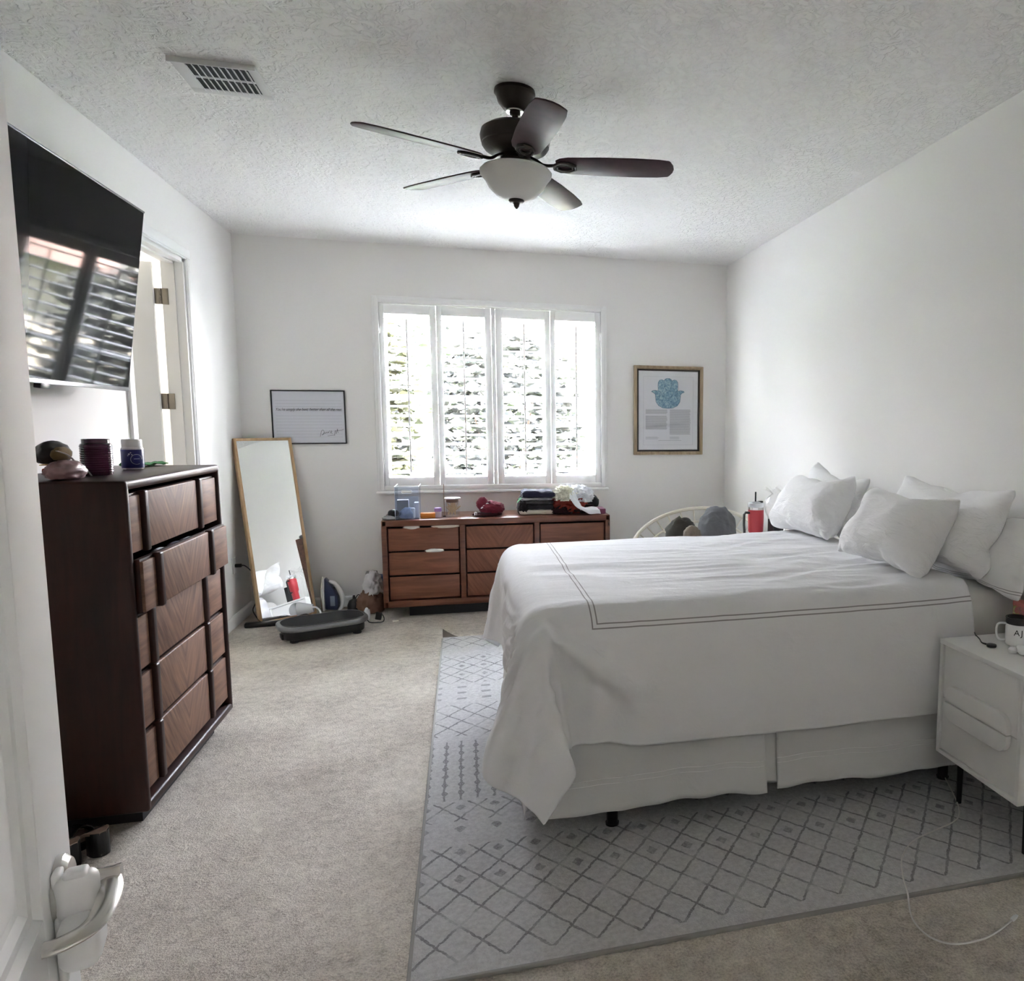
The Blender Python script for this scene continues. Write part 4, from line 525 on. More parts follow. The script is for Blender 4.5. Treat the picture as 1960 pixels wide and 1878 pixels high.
PA_DATA = [
-370,24,18,-9,1,4,5,8,17,-3,-13,-5,-1,-2,3,-20,-18,-12,29,-16,-8,11,3,-6,-1,-3,-1,-3,-1,5,0,-3,2,5,7,13,34,-6,-3,-10,-1,3,-2,-2,-3,-5,11,0,-1,2,-7,12,11,1,34,-4,-8,8,-4,-2,-1,-5,
-6,7,2,0,0,2,2,6,2,1,33,0,-2,-3,0,0,-1,2,-7,4,2,0,3,0,2,0,1,-2,33,-1,1,1,-2,0,-1,0,0,0,0,0,0,2,0,0,0,0,31,2,0,0,1,-1,0,0,0,0,-1,1,0,1,0,-1,-1,0,33,0,0,0,0,1,0,0,-1,0,1,-1,1,-1,1,
-1,-1,-3,34,-2,1,-1,1,0,0,0,1,0,0,0,-1,1,-1,0,0,0,31,2,-1,1,0,1,0,0,0,0,-1,1,0,0,-1,0,0,2,25,4,1,3,0,0,1,0,0,0,0,-1,0,0,-2,2,-2,3,34,-3,3,-1,2,-1,0,0,0,0,0,0,0,-2,1,-1,-1,4,34,0,
-1,0,-1,2,0,0,0,0,0,0,-1,0,0,-3,1,2,33,1,-1,1,0,0,0,0,0,0,0,0,0,0,-2,0,1,-3,33,0,1,0,0,0,0,0,0,0,0,-1,0,-3,2,2,-4,-15,34,-1,0,0,1,0,0,0,0,0,-1,1,-3,1,-3,-5,2,6,31,2,0,0,1,0,0,0,0,
0,0,-1,1,-1,0,0,0,1,34,-3,1,1,0,0,1,0,-1,0,1,-1,1,0,-1,0,1,0,33,0,-1,1,0,0,-1,1,0,0,-1,1,0,0,1,-1,0,1,30,-2,4,1,0,-1,-2,-2,2,1,1,0,0,1,1,-1,-4,2,19,11,2,0,-6,-2,-1,-8,8,5,2,0,1,1,
0,1,0,-9,24,3,1,0,-2,-9,-2,3,1,2,-1,4,1,2,2,3,1,-1,32,-4,-1,-5,-7,2,-13,4,8,-3,2,4,2,0,5,3,2,2,30,2,-9,-7,0,-6,7,4,-16,3,0,-2,4,-4,8,7,7,4,-718,15,20,-1,14,19,16,6,15,-11,-16,-10,
-8,1,-10,-28,-23,-9,29,-18,-9,9,1,-5,5,6,-22,7,0,5,0,11,-10,2,14,8,34,-6,-13,-2,2,6,-7,-3,0,-6,9,1,-1,-7,1,16,6,4,34,-2,1,-1,-5,-2,-4,0,-3,0,3,3,-1,-5,11,2,-1,4,33,0,1,0,-1,-4,1,
-11,7,2,2,-5,4,4,-3,2,2,-2,33,0,0,0,0,0,-2,0,2,-1,0,1,0,1,0,0,-1,0,31,3,-1,0,1,-1,1,0,-2,2,-2,1,0,0,-1,1,0,-1,33,0,1,1,-1,0,0,-1,1,-1,1,0,0,0,1,-2,-1,-3,34,-3,-1,2,1,1,-1,1,0,0,0,
0,0,-1,0,0,0,0,31,0,2,-1,1,0,1,0,0,0,0,0,0,0,-1,1,-1,2,25,3,3,1,0,1,1,0,0,0,0,0,-1,1,0,-1,1,0,34,-2,-1,1,0,1,0,1,0,0,0,0,0,-1,1,-2,1,2,34,0,0,0,0,0,0,0,0,0,0,-1,1,0,-3,2,-1,1,33,1,
-1,0,0,0,1,0,0,0,0,0,-1,-1,1,0,-6,3,33,0,1,-1,1,0,0,0,0,0,0,0,-2,-1,1,-4,1,-14,34,0,-1,1,0,0,0,-1,1,0,0,-1,1,-1,-4,1,2,0,31,2,1,0,0,0,0,0,0,0,0,-1,1,-1,0,-1,-2,4,34,-1,0,1,0,0,0,0,
-1,0,0,1,-1,0,-2,1,0,2,33,0,1,-1,1,0,0,0,-2,1,0,0,0,-1,1,-2,2,1,30,3,0,1,-1,0,-2,-5,6,-1,0,0,2,0,-1,1,-3,1,19,9,-1,6,-4,-5,2,3,-5,2,0,4,-2,4,1,-1,0,-8,24,-2,7,1,0,-7,-10,2,6,-3,4,
1,1,4,1,1,0,2,32,-1,-2,-9,-8,7,-9,2,-2,4,0,4,-1,-3,15,2,1,1,30,-1,-8,-8,-2,-11,7,0,-1,5,-1,-3,8,-4,1,9,9,2,-218,22,11,17,33,33,32,33,24,28,29,32,33,32,15,23,28,30,-16,-2,10,10,-3,
-1,0,-1,2,1,0,1,0,0,17,-2,-2,-9,-2,-6,6,-4,2,0,1,0,2,-1,4,-1,0,0,0,9,-9,-3,3,-1,-10,6,-1,0,0,0,1,4,-1,1,-1,1,0,-6,4,-6,7,-5,3,-8,1,0,0,0,3,0,0,0,1,-1,-3,2,-7,-6,9,-1,-4,-2,-3,-1,0,
1,1,0,1,0,-1,0,1,-6,0,3,10,-5,-3,0,-1,-1,0,0,0,1,-1,0,1,-1,-2,1,0,-7,-4,9,2,2,-9,1,-1,-1,1,-1,1,0,-2,0,1,0,-7,1,3,1,-2,-7,7,-2,0,1,-2,1,0,0,0,-2,-3,0,7,5,12,-13,-1,4,-1,-1,0,0,0,0,
0,-1,0,0,-1,1,-1,3,-1,13,-13,-1,0,2,0,-1,2,-1,0,1,-3,-3,-4,0,4,4,-1,-10,11,1,-1,0,0,0,-1,1,0,-1,2,-3,4,-9,-5,9,-5,4,1,5,-1,-4,0,0,0,0,-1,1,-2,4,-8,-2,-2,2,1,-2,-1,-1,1,3,-2,1,0,0,
1,0,0,-6,-5,11,-6,-8,-1,1,2,-4,1,1,1,-1,0,0,0,-1,2,3,5,-8,9,4,-1,-1,0,2,1,-2,1,0,0,0,0,1,-2,6,6,4,3,-5,-8,6,6,1,-6,1,0,1,0,-1,0,-1,4,-5,2,3,2,3,-6,0,-1,0,6,1,0,0,0,1,0,-1,0,5,-4,1,
2,0,5,-7,0,-2,3,2,0,-1,0,0,-1,2,0,0,4,-2,-4,4,-6,16,-12,3,1,0,0,-2,-1,0,1,-1,0,2,1,6,5,-15,7,-9,5,1,1,-3,0,2,-4,-2,0,1,0,0,3,0,3,7,-23,6,15,6,1,0,-3,-2,0,-1,-1,-1,0,1,3,3,3,4,-10,
14,1,2,-2,2,-3,-3,-5,0,1,0,0,-1,0,2,5,6,-5,1,7,1,1,-2,-2,-15,11,1,1,-1,0,0,-2,1,1,6,32,-9,-22,-15,2,4,8,21,-10,-3,-5,1,1,0,-15,-9,-5,-2,-16,-2,14,5,-2,0,-1,-3,6,2,-2,-1,-2,-2,12,1,
-2,-2,-2,2,-8,5,2,-2,1,0,-1,1,5,-2,2,0,-3,5,2,-9,3,-10,8,-3,-2,1,0,-1,3,1,1,3,-2,1,2,2,-8,-5,7,-3,-4,0,-1,-2,1,3,0,0,-1,1,0,1,2,-5,-3,-9,9,-2,-5,0,-3,1,-2,1,1,0,1,-1,1,-2,0,-3,-1,
3,10,-9,6,-9,2,-1,1,0,-1,1,0,0,0,-2,2,-6,-2,0,-4,6,-7,7,-1,-1,0,-1,1,0,0,1,-2,1,-6,5,-3,-3,3,7,3,-6,-6,1,-3,1,0,0,0,-1,1,1,1,-6,0,11,12,0,-9,-4,4,-4,1,0,0,0,0,0,0,-4,2,2,6,-5,-1,
-12,4,12,1,0,-4,0,0,0,0,0,-2,1,0,-3,0,3,-1,3,4,-10,-2,2,5,-1,0,0,-1,0,1,-2,-1,-6,3,3,-5,5,-3,6,-1,-2,-1,1,-1,0,1,1,-1,3,-9,5,-3,-4,1,-3,1,2,-3,2,0,0,0,0,0,0,-1,-4,7,0,-12,-3,-1,0,
0,-4,6,-2,1,-1,1,0,0,0,0,1,-9,-1,17,6,-1,1,-2,2,-2,1,1,0,0,0,0,-1,3,3,5,3,-5,5,-8,5,3,-4,5,-1,-1,1,0,0,0,0,1,0,5,1,4,-3,-6,6,-5,4,-3,4,1,-1,0,0,-1,1,0,-1,-6,6,-3,8,5,-13,6,3,-1,1,
-1,0,0,-1,1,0,0,1,4,-8,2,4,-6,12,-4,-1,0,0,0,-2,0,0,0,0,0,3,4,-1,0,-7,7,4,2,-14,7,-2,-4,3,-4,0,-1,0,0,1,4,9,-1,1,-23,7,7,14,-1,1,2,-13,4,0,0,-1,1,0,-1,7,5,2,-10,2,7,7,-1,3,-8,-2,0,
0,0,0,0,0,0,1,7,3,-5,3,4,3,0,-4,3,-6,1,-1,2,-1,-1,0,0,1,2,3,-1,-2,2,6,-1,0,-1,-2,4,2,-3,-1,1,3,-19,2,5,3,0,-27,2,-7,-2,-3,0,1,0,-3,1,3,-1,-4,22,-10,3,26,1,-6,-14,-11,2,-1,-1,-2,1,
-2,2,1,0,1,-1,11,16,2,0,-2,-16,3,-6,-3,0,-4,-2,3,1,-1,1,3,-1,21,0,6,0,-1,0,-16,-2,1,-2,3,-7,1,5,-2,6,0,12,-3,5,-5,-1,2,-1,-2,-6,-5,0,0,1,0,-4,4,-1,6,2,4,1,1,1,0,-3,0,-3,0,-3,-1,1,
-2,2,2,-1,2,3,-1,0,5,0,0,1,3,-10,0,3,-4,1,-1,2,-2,6,0,-2,2,1,-3,-2,0,0,-7,9,-4,-4,7,-4,2,-2,-1,-1,6,4,-1,-1,3,0,-3,-1,5,-1,-2,1,-1,-2,0,-3,6,1,-2,2,0,1,-4,-5,5,-2,-2,-2,3,1,-8,13,
-8,6,-10,7,5,5,-3,-1,-2,3,-3,1,0,-2,2,-5,8,-11,8,-12,13,-5,5,-5,8,0,-10,-1,2,0,5,-1,-7,5,-4,1,-2,8,-4,3,-8,6,1,3,-8,1,-2,-1,0,2,4,-9,5,2,-1,2,-6,0,8,3,-6,-3,-2,2,0,1,-5,1,2,6,-6,
-1,6,-7,5,-4,-3,-3,5,-1,18,-2,2,1,0,2,-2,-3,5,3,-4,5,-4,5,-8,-4,-2,0,2,0,2,2,3,-5,-2,5,-3,2,0,2,2,-7,7,-3,-3,-3,2,4,-7,0,0,5,5,-3,3,-3,6,-6,5,-3,-7,5,-1,-2,-3,-4,5,1,-3,5,4,3,-5,4,
-4,5,-5,-1,1,-7,2,3,-2,-1,6,-1,4,1,1,3,5,-3,-1,-2,-1,1,-5,-3,-6,-5,9,17,-8,-2,5,10,0,2,8,-10,-2,-4,1,-4,-2,-4,0,-5,-14,-4,6,12,4,3,8,2,-8,3,-1,4,-5,0,-5,-6,-8,-4,5,1,14,4,6,3,-1,5,
-3,-2,3,-1,-1,-2,-1,-3,-7,-6,-5,-18,27,16,11,-3,4,-3,-5,5,3,-1,1,0,-4,1,-7,-6,-15,8,-12,0,4,0,-4,-3,9,8,-1,-3,-1,0,5,-23,4,4,-6,0,26,6,1,1,3,-2,0,0,0,5,-3,-1,-8,11,-3,-15,-20,1,0,
19,8,1,-3,5,-1,2,1,-3,2,-3,-1,-1,-10,-7,-11,0,10,-6,7,9,2,4,0,2,-2,1,-5,1,1,-9,-1,-7,-4,0,1,3,1,3,10,-1,5,-2,-2,-4,9,-8,-2,-3,-6,-4,-5,-1,0,5,-2,6,-2,6,2,-5,2,2,-6,1,-7,5,-5,-1,1,
1,1,-4,11,-5,4,-3,4,1,-3,3,-4,-1,-3,2,-4,-1,3,0,2,5,-7,2,3,1,1,-2,1,-3,2,-3,2,-6,3,0,-4,-2,0,-3,1,8,-3,5,-6,4,0,1,0,0,2,-3,-4,-1,5,0,-4,5,3,-4,5,-1,2,-3,-1,2,-5,5,-9,4,1,3,-6,-5,
10,-1,-9,-1,1,8,0,-1,3,-4,5,-8,2,1,-3,1,3,3,-5,-3,11,2,-2,-10,4,-1,3,1,-3,3,-3,-1,-4,2,-2,-1,0,2,-5,0,4,2,-4,5,-3,0,3,-3,5,-7,5,-3,-1,1,-1,-1,-2,6,-7,2,-1,1,3,-1,1,-1,-3,3,0,-4,1,
2,-2,0,5,-9,4,-1,0,0,-2,1,1,2,-1,-5,1,13,7,-2,2,1,-4,5,-1,-4,2,-1,-4,1,-3,5,5,4,0,-7,-3,0,0,-2,6,-9,3,0,-4,1,2,0,-1,3,-2,3,0,1,0,4,-4,3,-5,5,-8,-1,3,-1,-1,-4,2,0,1,-5,5,-2,6,-4,5,
-3,-2,1,0,1,1,-13,4,3,-1,0,2,4,-6,3,7,-1,-5,2,-1,-1,-3,-2,-11,13,-6,0,2,4,3,5,-1,-2,6,17,-25,0,5,-15,-2,-1,5,-8,3,0,4,-2,7,6,9,0,-15,-4,11,-12,-10,3,-11,-5,-1,3,-2,1,2,2,6,-1,11,7,
6,1,-5,-12,-10,-7,8,-7,0,0,1,1,1,0,-2,14,4,13,4,-18,-5,-4,-6,-1,-1,7,-10,-3,4,0,-2,4,0,2,4,7,28,]
PB_DATA = [
-344,-7,-3,4,5,6,8,9,17,0,-14,-7,-7,-6,-2,6,-17,-22,30,-8,-2,-5,4,3,-5,3,-4,-2,0,-1,-2,3,-6,-2,6,18,22,4,1,-2,-1,-6,-2,-8,-3,16,8,-6,-2,-2,4,-5,12,4,20,8,1,0,-8,-1,1,1,-11,-5,14,2,
2,4,0,3,2,1,34,-1,0,0,-3,-1,-1,-3,2,-2,-11,4,9,1,5,1,-1,1,29,4,0,0,1,-3,-1,-2,-1,-3,1,7,0,1,1,-1,1,0,30,0,2,1,0,1,-1,-1,1,-4,2,1,2,0,0,0,-1,0,34,-1,1,0,0,0,0,0,-1,0,1,0,-1,1,0,-2,
-1,0,33,1,-2,1,1,0,-1,1,0,0,0,0,0,0,-1,0,0,-1,34,-1,1,0,-1,0,1,0,0,0,0,0,0,0,-1,1,-1,1,34,0,0,-1,0,0,1,0,0,0,-1,1,0,-1,1,-1,1,-1,34,-4,1,2,1,0,0,0,0,0,0,0,-1,-2,-1,4,-1,0,31,0,0,3,
-1,1,0,0,0,0,0,0,-1,1,0,-3,1,1,29,3,-2,-2,4,1,0,1,0,0,0,-1,1,0,0,-1,-2,1,28,2,2,1,0,0,1,0,0,0,0,0,0,-1,1,-1,0,-4,32,1,1,0,0,0,0,0,0,0,0,0,-1,1,-3,1,-1,-5,34,-1,1,-1,0,1,-1,0,1,-1,
0,0,1,-1,-1,-8,0,6,29,4,0,1,0,-1,2,-1,-1,1,0,-1,-1,-1,-1,2,-1,-4,31,1,1,0,0,1,-1,0,0,0,-1,1,-1,1,0,0,-2,1,32,-1,1,1,0,-2,1,1,-1,-3,2,0,1,1,0,0,0,-1,33,0,0,0,-3,-3,2,-5,-3,7,1,-3,4,
-1,3,1,0,-1,34,-1,-1,-2,-10,5,-7,-3,8,-3,-1,6,1,2,0,5,0,0,34,-3,-4,-12,-4,-6,-7,10,7,5,-6,3,2,0,6,3,4,0,34,-8,-9,-1,0,-23,16,5,-10,5,9,-8,4,7,1,1,5,6,-715,1,7,16,20,33,2,1,16,-11,
-18,-5,-17,-14,-8,2,-21,-23,30,2,-8,-9,3,-3,0,9,-13,4,2,0,-4,-3,-1,3,8,10,22,5,3,-2,-8,-3,0,-11,3,8,7,-8,4,2,2,-10,7,13,20,2,4,1,-2,1,-5,-3,2,-6,0,6,1,3,3,2,4,1,34,-4,-1,3,1,-3,-2,
0,-5,-9,10,0,5,4,0,1,0,0,29,0,3,1,-1,1,-1,-5,-3,3,-6,10,1,1,1,0,-1,1,30,2,1,0,1,0,-2,1,-1,0,1,0,1,0,-1,-1,1,0,34,-1,0,1,-1,-1,2,-1,0,0,1,-1,0,0,-1,1,0,-2,33,1,0,0,0,0,0,0,0,0,-1,1,
0,0,0,0,-1,-1,34,0,-1,-1,1,1,0,0,0,0,0,0,-1,0,1,-1,1,0,34,-1,1,1,-2,1,-1,1,0,0,0,-1,1,0,-1,1,-1,0,34,-1,0,-1,1,0,1,0,0,0,0,0,0,-1,1,-2,0,1,31,-2,2,2,1,0,0,0,0,0,0,0,-1,0,0,1,-1,0,
29,2,4,-2,1,0,0,0,0,0,0,0,-1,-1,1,-3,2,0,28,1,-3,4,2,1,1,0,0,0,0,-1,0,0,-5,1,0,0,32,1,0,0,-1,1,0,1,0,0,-1,1,0,-1,-1,0,-2,-4,34,-2,1,-1,2,0,0,-1,1,-1,1,-1,0,1,-1,1,-3,-1,29,5,-2,2,
0,-1,0,1,-1,1,-1,-1,2,-2,1,-6,-1,1,31,-1,3,0,0,1,0,-1,0,-1,1,1,-1,0,-1,1,-2,1,32,1,-1,1,1,-2,0,-2,1,1,0,-1,-1,2,1,0,1,-2,33,0,-1,0,-2,-5,0,-2,4,-2,4,3,-2,1,1,-1,0,1,34,-1,-1,-1,-6,
-13,-5,15,-6,6,-5,5,5,1,-1,5,2,-1,34,-3,-2,-8,-11,-4,7,-6,6,-1,10,-2,-1,7,4,0,2,0,34,-7,-9,-7,0,-5,3,3,-4,8,-5,-6,9,0,5,5,5,5,-258,32,33,33,32,33,32,32,28,9,29,32,32,33,33,20,13,
23,15,-13,-2,-2,0,-2,0,-2,-2,17,-2,-3,-1,-1,-1,10,11,-9,17,-8,-9,-4,-1,2,0,2,4,1,3,-1,-2,-1,0,0,-2,-1,-8,7,5,-6,-1,-1,1,0,3,4,0,-3,3,-1,1,-5,-1,0,5,-2,-7,4,-2,0,0,-1,0,-3,2,7,-1,1,
-4,-2,-4,3,18,-15,-1,-4,2,-2,-1,1,-1,4,0,-1,1,0,-1,-4,5,-4,-1,12,-12,5,-5,1,-2,0,1,1,0,2,-1,-1,-4,5,-8,0,-3,-4,8,-2,-1,-1,3,0,-1,0,1,-1,1,0,2,-11,0,-6,6,-3,3,-5,2,-2,-2,1,0,0,0,0,
0,-3,-2,4,0,7,-1,4,-4,1,-1,1,0,-1,1,0,0,1,-1,0,-2,-1,5,-3,0,0,3,-4,-3,4,0,0,0,0,0,-1,-1,-3,1,9,-7,-5,4,9,-5,0,-2,-7,0,1,0,0,-1,1,1,6,1,-7,-2,-3,12,-14,5,-1,-1,-1,1,-1,0,-1,1,0,0,
-1,3,-8,-3,5,6,-4,-14,2,8,2,-1,1,-1,1,0,-1,1,0,0,4,5,-17,-14,6,9,-1,-3,2,1,0,0,0,0,1,-1,1,-4,-3,1,17,-8,3,1,4,-2,2,0,-1,1,0,0,0,1,-1,-8,1,-6,1,2,-6,0,1,4,-2,1,0,0,0,-1,1,0,-1,-1,9,
3,-6,3,1,-3,-3,0,3,-2,1,0,0,1,-2,1,0,13,-3,0,10,-13,10,3,-2,3,-2,2,-1,0,-1,0,1,-1,4,-2,5,7,-2,-12,-1,4,11,-2,1,-1,1,-1,0,-1,0,0,1,5,1,1,3,-8,6,3,0,0,1,-1,0,-1,-2,1,-1,0,0,2,4,2,4,
-6,2,5,1,3,-2,1,-3,-2,0,-1,-1,1,-1,0,4,8,2,-3,5,6,0,-2,-6,-6,1,1,2,-1,1,-1,1,-1,1,3,7,0,5,0,3,1,-8,-6,2,2,-3,2,1,-2,-1,2,0,2,7,-11,0,2,2,3,17,12,-1,-4,-20,-4,-1,2,1,0,-13,-20,-10,
15,-8,-3,-7,0,-1,-1,-7,2,22,-9,0,-2,-1,0,3,15,-5,17,-9,-4,-6,-3,0,0,6,2,-2,5,-4,1,1,-2,7,-4,-5,-8,5,-1,1,0,0,2,1,-3,2,-1,4,2,-1,0,-1,-9,5,5,-9,-3,4,2,-2,-1,1,3,-2,8,-2,-1,0,-3,-3,
4,-5,18,-9,-9,2,-5,1,0,-1,0,3,0,3,0,-2,-2,-3,-3,4,-1,6,0,-8,4,-1,-1,0,1,0,2,-2,-1,1,-5,1,1,-4,-3,-1,7,-1,-4,0,2,0,-1,1,-1,1,0,1,0,-1,-1,-14,6,-5,-1,0,2,-2,-1,1,0,0,0,0,1,-4,3,0,-4,
10,-1,6,-1,3,-7,1,-1,-1,1,0,0,0,0,1,-2,-3,5,-2,0,7,-5,-2,1,-1,0,0,0,0,0,1,-1,-1,3,-1,-7,-1,4,-3,0,-2,-2,2,1,0,0,0,0,-1,0,3,-4,-4,2,0,12,2,-7,-2,-4,-1,0,0,0,0,0,0,1,-5,0,3,-4,1,6,
-9,10,-4,-4,1,0,0,0,0,0,0,-2,1,-1,-11,3,2,-14,0,1,1,16,-4,0,0,0,0,0,0,3,-1,4,10,-1,-3,-8,6,-4,6,-4,5,-1,0,0,0,0,1,-1,4,3,-13,-3,-3,2,-4,2,-1,1,-1,0,1,0,0,0,0,0,2,2,-2,-1,3,3,-2,-9,
6,1,1,1,-1,0,0,0,-1,1,-1,0,15,6,0,-13,0,13,-1,3,-2,-1,1,0,-1,0,1,-1,1,-4,7,7,1,-12,10,0,5,-5,3,-1,-1,0,0,0,-1,1,0,4,4,-2,5,-8,2,9,0,1,-4,-1,0,-1,1,0,1,-2,1,3,0,12,-4,-6,5,-1,1,6,
-3,-1,-3,1,-1,-1,-1,2,-1,-1,4,2,9,-3,4,5,2,-2,-5,-4,2,-2,0,0,1,0,-1,2,0,0,9,0,6,-1,1,0,-4,-4,2,1,-3,1,0,-3,1,0,1,2,7,3,-2,1,-1,0,4,-2,0,6,-18,3,2,2,1,2,-9,-1,6,-6,-22,-4,-3,3,-1,1,
-1,-1,11,-12,2,-3,2,-4,14,1,24,2,4,-20,-8,-1,-5,-2,1,-3,13,4,-7,-3,-3,4,2,23,2,5,-13,5,-11,-13,1,0,0,-6,-1,10,-1,-1,9,-4,15,2,2,0,0,-8,2,-7,-5,2,-6,1,1,-7,-3,12,-2,17,1,3,-1,-1,-2,
0,-5,3,-7,-8,1,0,-5,2,11,0,5,1,5,-4,7,-4,3,-5,6,-6,3,-5,-2,-2,-3,5,-2,8,-1,7,-6,5,-5,3,-6,2,-3,-3,-4,8,1,-2,-1,-2,6,-5,2,-2,8,-1,3,1,-1,3,-5,5,-3,-5,0,3,1,0,-2,-2,6,0,-2,1,-2,0,0,
-3,2,-3,0,-1,1,2,0,3,-7,2,-1,4,1,-2,-1,-1,0,1,-4,-3,5,1,-3,-1,1,-5,9,-1,6,-2,-8,5,1,-2,7,-3,3,-1,-8,-1,3,4,-3,2,-1,0,-9,-1,9,-1,1,4,-8,4,0,-1,2,4,-2,-4,5,-4,-4,6,0,-3,1,1,-1,-4,4,
-6,-3,12,-3,-2,2,-2,3,-2,8,-9,2,1,-1,-2,-2,1,0,2,1,-7,6,0,4,-4,-3,5,-4,0,-2,2,2,0,4,-2,1,1,3,-2,0,2,-4,6,0,-2,-4,3,-3,7,-3,2,-2,3,-3,0,1,3,0,2,-2,-1,3,2,-4,-3,3,0,-6,-1,0,-1,4,-1,
-3,2,5,-5,3,5,-3,-2,6,-1,0,-12,4,0,-3,-1,3,1,0,4,-3,7,-1,-2,0,2,0,3,-8,2,-4,-4,3,0,-3,3,10,-5,6,-2,1,2,4,0,-4,-1,-4,-3,-2,0,-2,1,4,1,0,9,5,-2,5,2,-7,-1,6,-7,2,-10,-4,-1,-1,-1,2,6,
4,9,-3,9,0,-2,4,0,-7,1,-3,1,-11,-9,-1,-2,9,12,10,1,-3,1,3,-3,-1,4,-1,-3,1,-5,-5,-10,-10,3,18,7,2,3,5,1,-6,4,3,-8,4,1,-4,0,-4,-10,-18,2,-1,2,1,-2,7,-5,2,4,-22,6,-1,3,2,0,-6,2,2,-6,
22,6,14,-3,0,3,-8,-10,14,7,-4,1,2,-3,-5,-4,-25,2,-5,9,9,12,2,-2,3,1,-4,-5,7,-2,-2,-3,6,-12,-13,5,14,-4,0,7,0,2,5,-4,6,-1,-2,-1,-2,-10,-4,-13,1,0,2,10,-2,-5,9,6,-1,6,5,-8,1,-7,-6,
-1,-8,3,-4,-1,1,7,-2,10,-4,-1,9,4,-3,2,-9,0,-5,-5,-3,-1,4,-4,4,2,6,-8,3,6,-3,2,0,5,-6,-4,1,-6,2,1,-5,3,0,-5,4,7,2,-8,4,-1,1,-8,5,-1,3,-2,-2,-1,3,1,1,1,0,-2,1,4,-4,3,-2,4,-4,2,-8,6,
0,-3,-2,0,-2,1,-3,8,-2,2,2,-5,0,-3,7,-2,3,-5,-2,4,-6,-1,0,3,1,-3,2,1,2,-4,-1,5,-2,1,-6,7,-2,-5,3,-2,3,-2,3,3,0,-7,-1,6,2,-5,-2,0,9,-7,-3,2,0,4,-7,2,-1,3,-4,7,-2,-3,2,3,-2,3,-9,2,3,
-2,1,-4,5,-6,5,1,0,-3,2,1,-5,3,0,-1,2,1,-5,0,0,1,0,3,1,-13,7,1,-3,-2,6,-5,0,6,-4,6,4,0,-1,-2,2,2,-5,5,-7,1,1,1,-2,-6,8,-4,9,-1,-4,0,5,3,-3,-2,0,-2,0,0,-1,1,-4,4,-3,3,1,3,0,0,-3,-1,
0,3,-6,1,-1,-3,5,-6,3,2,-8,4,-2,1,7,3,-4,-1,2,-6,2,-6,3,5,-9,1,-4,2,6,-4,1,-2,5,3,4,0,-5,1,-6,9,-7,-2,-7,5,0,-2,0,-3,7,3,6,-2,3,1,0,-12,0,-6,1,-7,1,1,-1,6,4,-3,1,5,-2,15,-2,-1,-3,
1,-4,-11,-10,-5,9,-4,4,-5,4,7,-1,-1,12,1,6,-2,-2,-12,-8,-6,-3,3,-2,1,-1,6,-2,-1,8,7,-1,5,8,3,-28,-4,-9,1,1,2,-4,2,6,-7,3,3,-4,5,2,4,25,]
SKY = 15.0
SUN = 165.0
CLOSET = 5.0
HALL = 0.05
EXPO = 3.05
# ================================================================== THE ROOM
bm = nb(); add_box(bm, -3.3, 3.0, -2.6, YB + .15, -.12, 0); struct('floor', bm, CARPET, label='beige looped carpet floor')
bm = nb(); add_box(bm, -3.3, 3.0, -2.6, YB + .15, H, H + .15); struct('ceiling', bm, CEIL, label='white knockdown textured ceiling')
def wall_with_hole(name, axis, p0, p1, a0, a1, hole, label):
    """wall slab between p0..p1 thick, running a0..a1, with one rectangular hole (h0,h1,z0,z1)"""
    bm = nb(); h0, h1, z0, z1 = hole
    for (s0, s1, b0, b1) in ((a0, h0, 0, H), (h1, a1, 0, H), (h0, h1, z1, H), (h0, h1, 0, z0)):
        if s1 - s0 < 1e-4 or b1 - b0 < 1e-4: continue
        if axis == 'x': add_box(bm, s0, s1, p0, p1, b0, b1)
        else: add_box(bm, p0, p1, s0, s1, b0, b1)
    return struct(name, bm, WALL, label=label)
WX0, WX1, WZ0, WZ1 = -.628, 1.128, .972, 2.408        # clear opening of the window
wall_with_hole('wall_back', 'x', YB, YB + .15, XL - .12, XR + .12, (WX0, WX1, WZ0, WZ1), 'off-white wall with the shuttered window')
DY0, DY1, DZ = 4.47, 5.335, 2.462                      # closet doorway in the left wall
wall_with_hole('wall_left', 'y', XL - .12, XL, YF - .12, YB, (DY0, DY1, 0, DZ), 'off-white wall behind the television')
bm = nb(); add_box(bm, XR, XR + .12, YF - .12, YB, 0, H); struct('wall_right', bm, WALL, label='off-white wall behind the bed head')
wall_with_hole('wall_front', 'x', YF - .12, YF, XL, XR, (-.30, 1.95, 0, 2.60), 'unseen off-white wall, its doorway widened to cut bounce light')  # unseen opening made wide so less light bounces onto the near bed side
